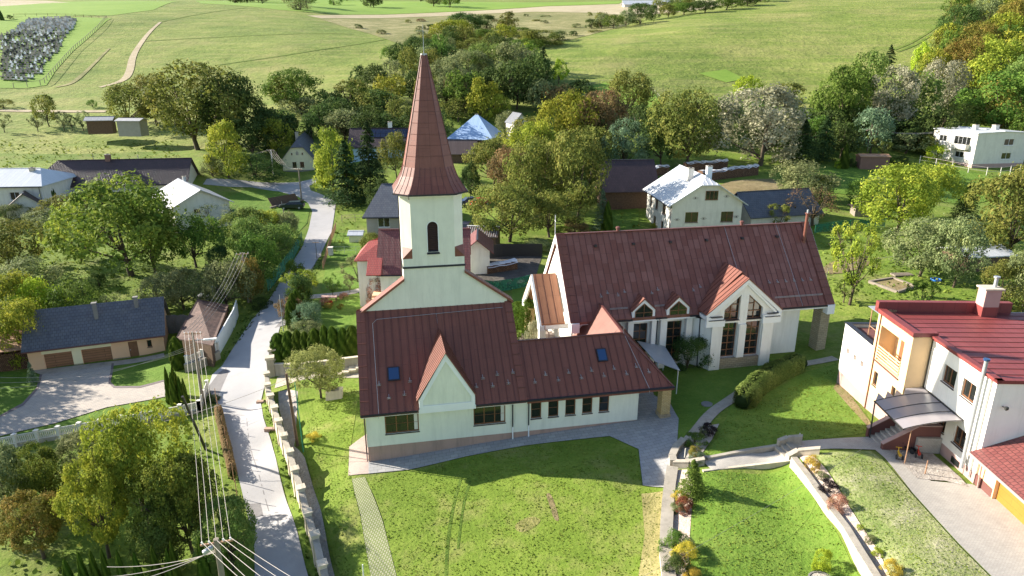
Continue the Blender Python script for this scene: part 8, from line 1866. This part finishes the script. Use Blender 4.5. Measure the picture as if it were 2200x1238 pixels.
for x, y in spots[:280]:
    o = bpy.data.objects.new('grave', q.choice(gv)); COL.objects.link(o); o.location = (x, y, Tf(x, y) + .3); o.rotation_euler = (0, 0, q.uniform(-.06, .06) - .1); o.scale = (q.uniform(.8, 1.1), .9, q.uniform(.7, 1.15)); tag(o, 'grave with stone slab in the cemetery on the upper left hill', 'grave', 'graves in the hillside cemetery')
m_ = MB()
for x, y in spots[280:]:
    z = Tf(x, y) + .3; w_ = q.uniform(.5, .75); m_.box(x - w_, y - 1.1, z, x + w_, y + 1.1, z + .4, q.choice((0, 0, 1, 2))); m_.box(x - w_, y + 1.1, z, x + w_, y + 1.35, z + q.uniform(1.1, 1.9), q.choice((1, 2, 3)))
if len(spots) > 280: tag(m_.build('graves', [M['conc'], M['greyw'], M['offw'], M['steel']]), 'hundreds of further graves filling the upper part of the cemetery', 'graves', kind='stuff')
print('graves', len(spots))
# grass tufts on the lawns and rough herbs in the orchards
def tufts(name, label, polys, dens, s, hgt, pal, seed, zoff=.03):
    rs.seed(seed); allP = []
    for poly in polys:
        P = np.array([G(*p)[:2] for p in poly]); x0, y0 = P.min(0); x1, y1 = P.max(0); n = int((x1 - x0) * (y1 - y0) * dens); X = x0 + rs.rand(n) * (x1 - x0); Y = y0 + rs.rand(n) * (y1 - y0); ins_ = np.zeros(n, bool)
        for i in range(len(P)):
            a, b = P[i], P[i-1]; c = ((a[1] > Y) != (b[1] > Y)); with_ = (b[0]-a[0]) * (Y-a[1]) / (b[1]-a[1] + 1e-9) + a[0]; ins_ ^= c & (X < with_)
        X, Y = X[ins_], Y[ins_]; cl = np.sin(X * 1.3 + np.sin(Y * .9) * 2) * np.sin(Y * 1.1 + X * .4) + .5 * np.sin(X * 4.1) * np.sin(Y * 3.7); k = rs.rand(len(X)) < .55 + .3 * cl; allP.append(np.stack([X[k], Y[k]], 1))
    A_ = np.concatenate(allP); n = len(A_); Z_ = T(A_[:, 0], A_[:, 1]) + zoff + hgt * (.25 + .5 * rs.rand(n))
    N_ = rs.randn(n, 3); N_[:, 2] = np.abs(N_[:, 2]) * .5 + (1.1 if pal == 'turf' else .5); t = np.clip(.5 + .28 * np.sin(A_[:, 0] * .5 + np.sin(A_[:, 1] * .3) * 2) * np.sin(A_[:, 1] * .6 + A_[:, 0] * .15) + .25 * np.sin(A_[:, 0] * 1.7 + 2 * np.sin(A_[:, 1] * 1.1)) * np.sin(A_[:, 1] * 2.1) + .4 * (rs.rand(n) - .5), 0, 1)
    r0 = np.array([A_[0, 0], A_[0, 1], Z_[0]])
    me = quads_mesh(name, np.c_[A_, Z_] - r0, N_, np.full(n, s), t, mat=LM[pal]); o = bpy.data.objects.new(name, me); COL.objects.link(o); o.location = r0; tag(o, label, 'grass', kind='stuff')
LM['turf'] = leafmat('turf_blades', ((.08,.15,.018),(.125,.20,.026),(.19,.255,.045)), .25); LM['herb'] = leafmat('orchard_herbs', ((.06,.11,.015),(.14,.20,.03),(.27,.31,.07)), .3); LM['weed'] = leafmat('verge_weeds', ((.03,.08,.012),(.07,.14,.02),(.13,.20,.04)), .3)
tufts('grass_blades', 'short green grass of the church lawn', [[(784,1030),(880,1014),(1000,986),(1130,962),(1310,942),(1371,970),(1380,1050),(1424,1056),(1418,1150),(1420,1262),(856,1262),(824,1120),(802,1062)], [(660,900),(740,830),(770,830),(748,1000),(756,1031),(774,1110),(800,1262),(735,1262),(690,1100),(662,1000)]], 55, .095, .05, 'turf', 1)
tufts('grass_blades', 'lush grass of the terrace lawns right of the hall', [[(1484,1030),(1500,1018),(1700,1004),(1740,1064),(1800,1154),(1856,1262),(1482,1262),(1486,1120)], [(1500,985),(1540,945),(1570,890),(1730,815),(1796,790),(1812,826),(1866,903),(1875,930),(1740,948),(1680,958),(1600,972)], [(1770,985),(1865,976),(1960,1070),(2140,1262),(1930,1262),(1850,1120)]], 50, .10, .055, 'turf', 2)
tufts('herb_layer', 'rough grass and herbs under the orchard trees', [[(0,480),(420,470),(600,480),(650,500),(590,620),(500,720),(360,640),(0,660)], [(0,970),(430,890),(466,900),(500,1040),(520,1262),(0,1262)], [(1760,520),(2200,520),(2200,680),(1850,700),(1780,650)], [(230,560),(420,640),(500,660),(470,720),(0,640),(0,560)]], 3.2, .34, .22, 'herb', 3)
tufts('verge_weeds', 'weeds on the verge between lane and stone wall', [[(566,845),(578,850),(600,925),(636,1010),(668,1110),(694,1262),(668,1262),(645,1150),(622,1085),(604,1020),(588,950),(570,900)], [(580,770),(600,705),(640,630),(690,548),(700,552),(655,635),(612,700),(592,772)], [(470,790),(510,740),(576,655),(628,572),(650,530),(640,525),(590,610),(530,680),(480,760)]], 22, .22, .2, 'weed', 4)
tufts('meadow_grass', 'longer tufts on the near meadow slope', [[(0,300),(380,300),(390,350),(200,362),(0,372)], [(660,400),(790,400),(780,500),(700,560),(722,480),(724,434)], [(1300,420),(1372,430),(1372,490),(1300,500)]], .9, .5, .3, 'herb', 5)
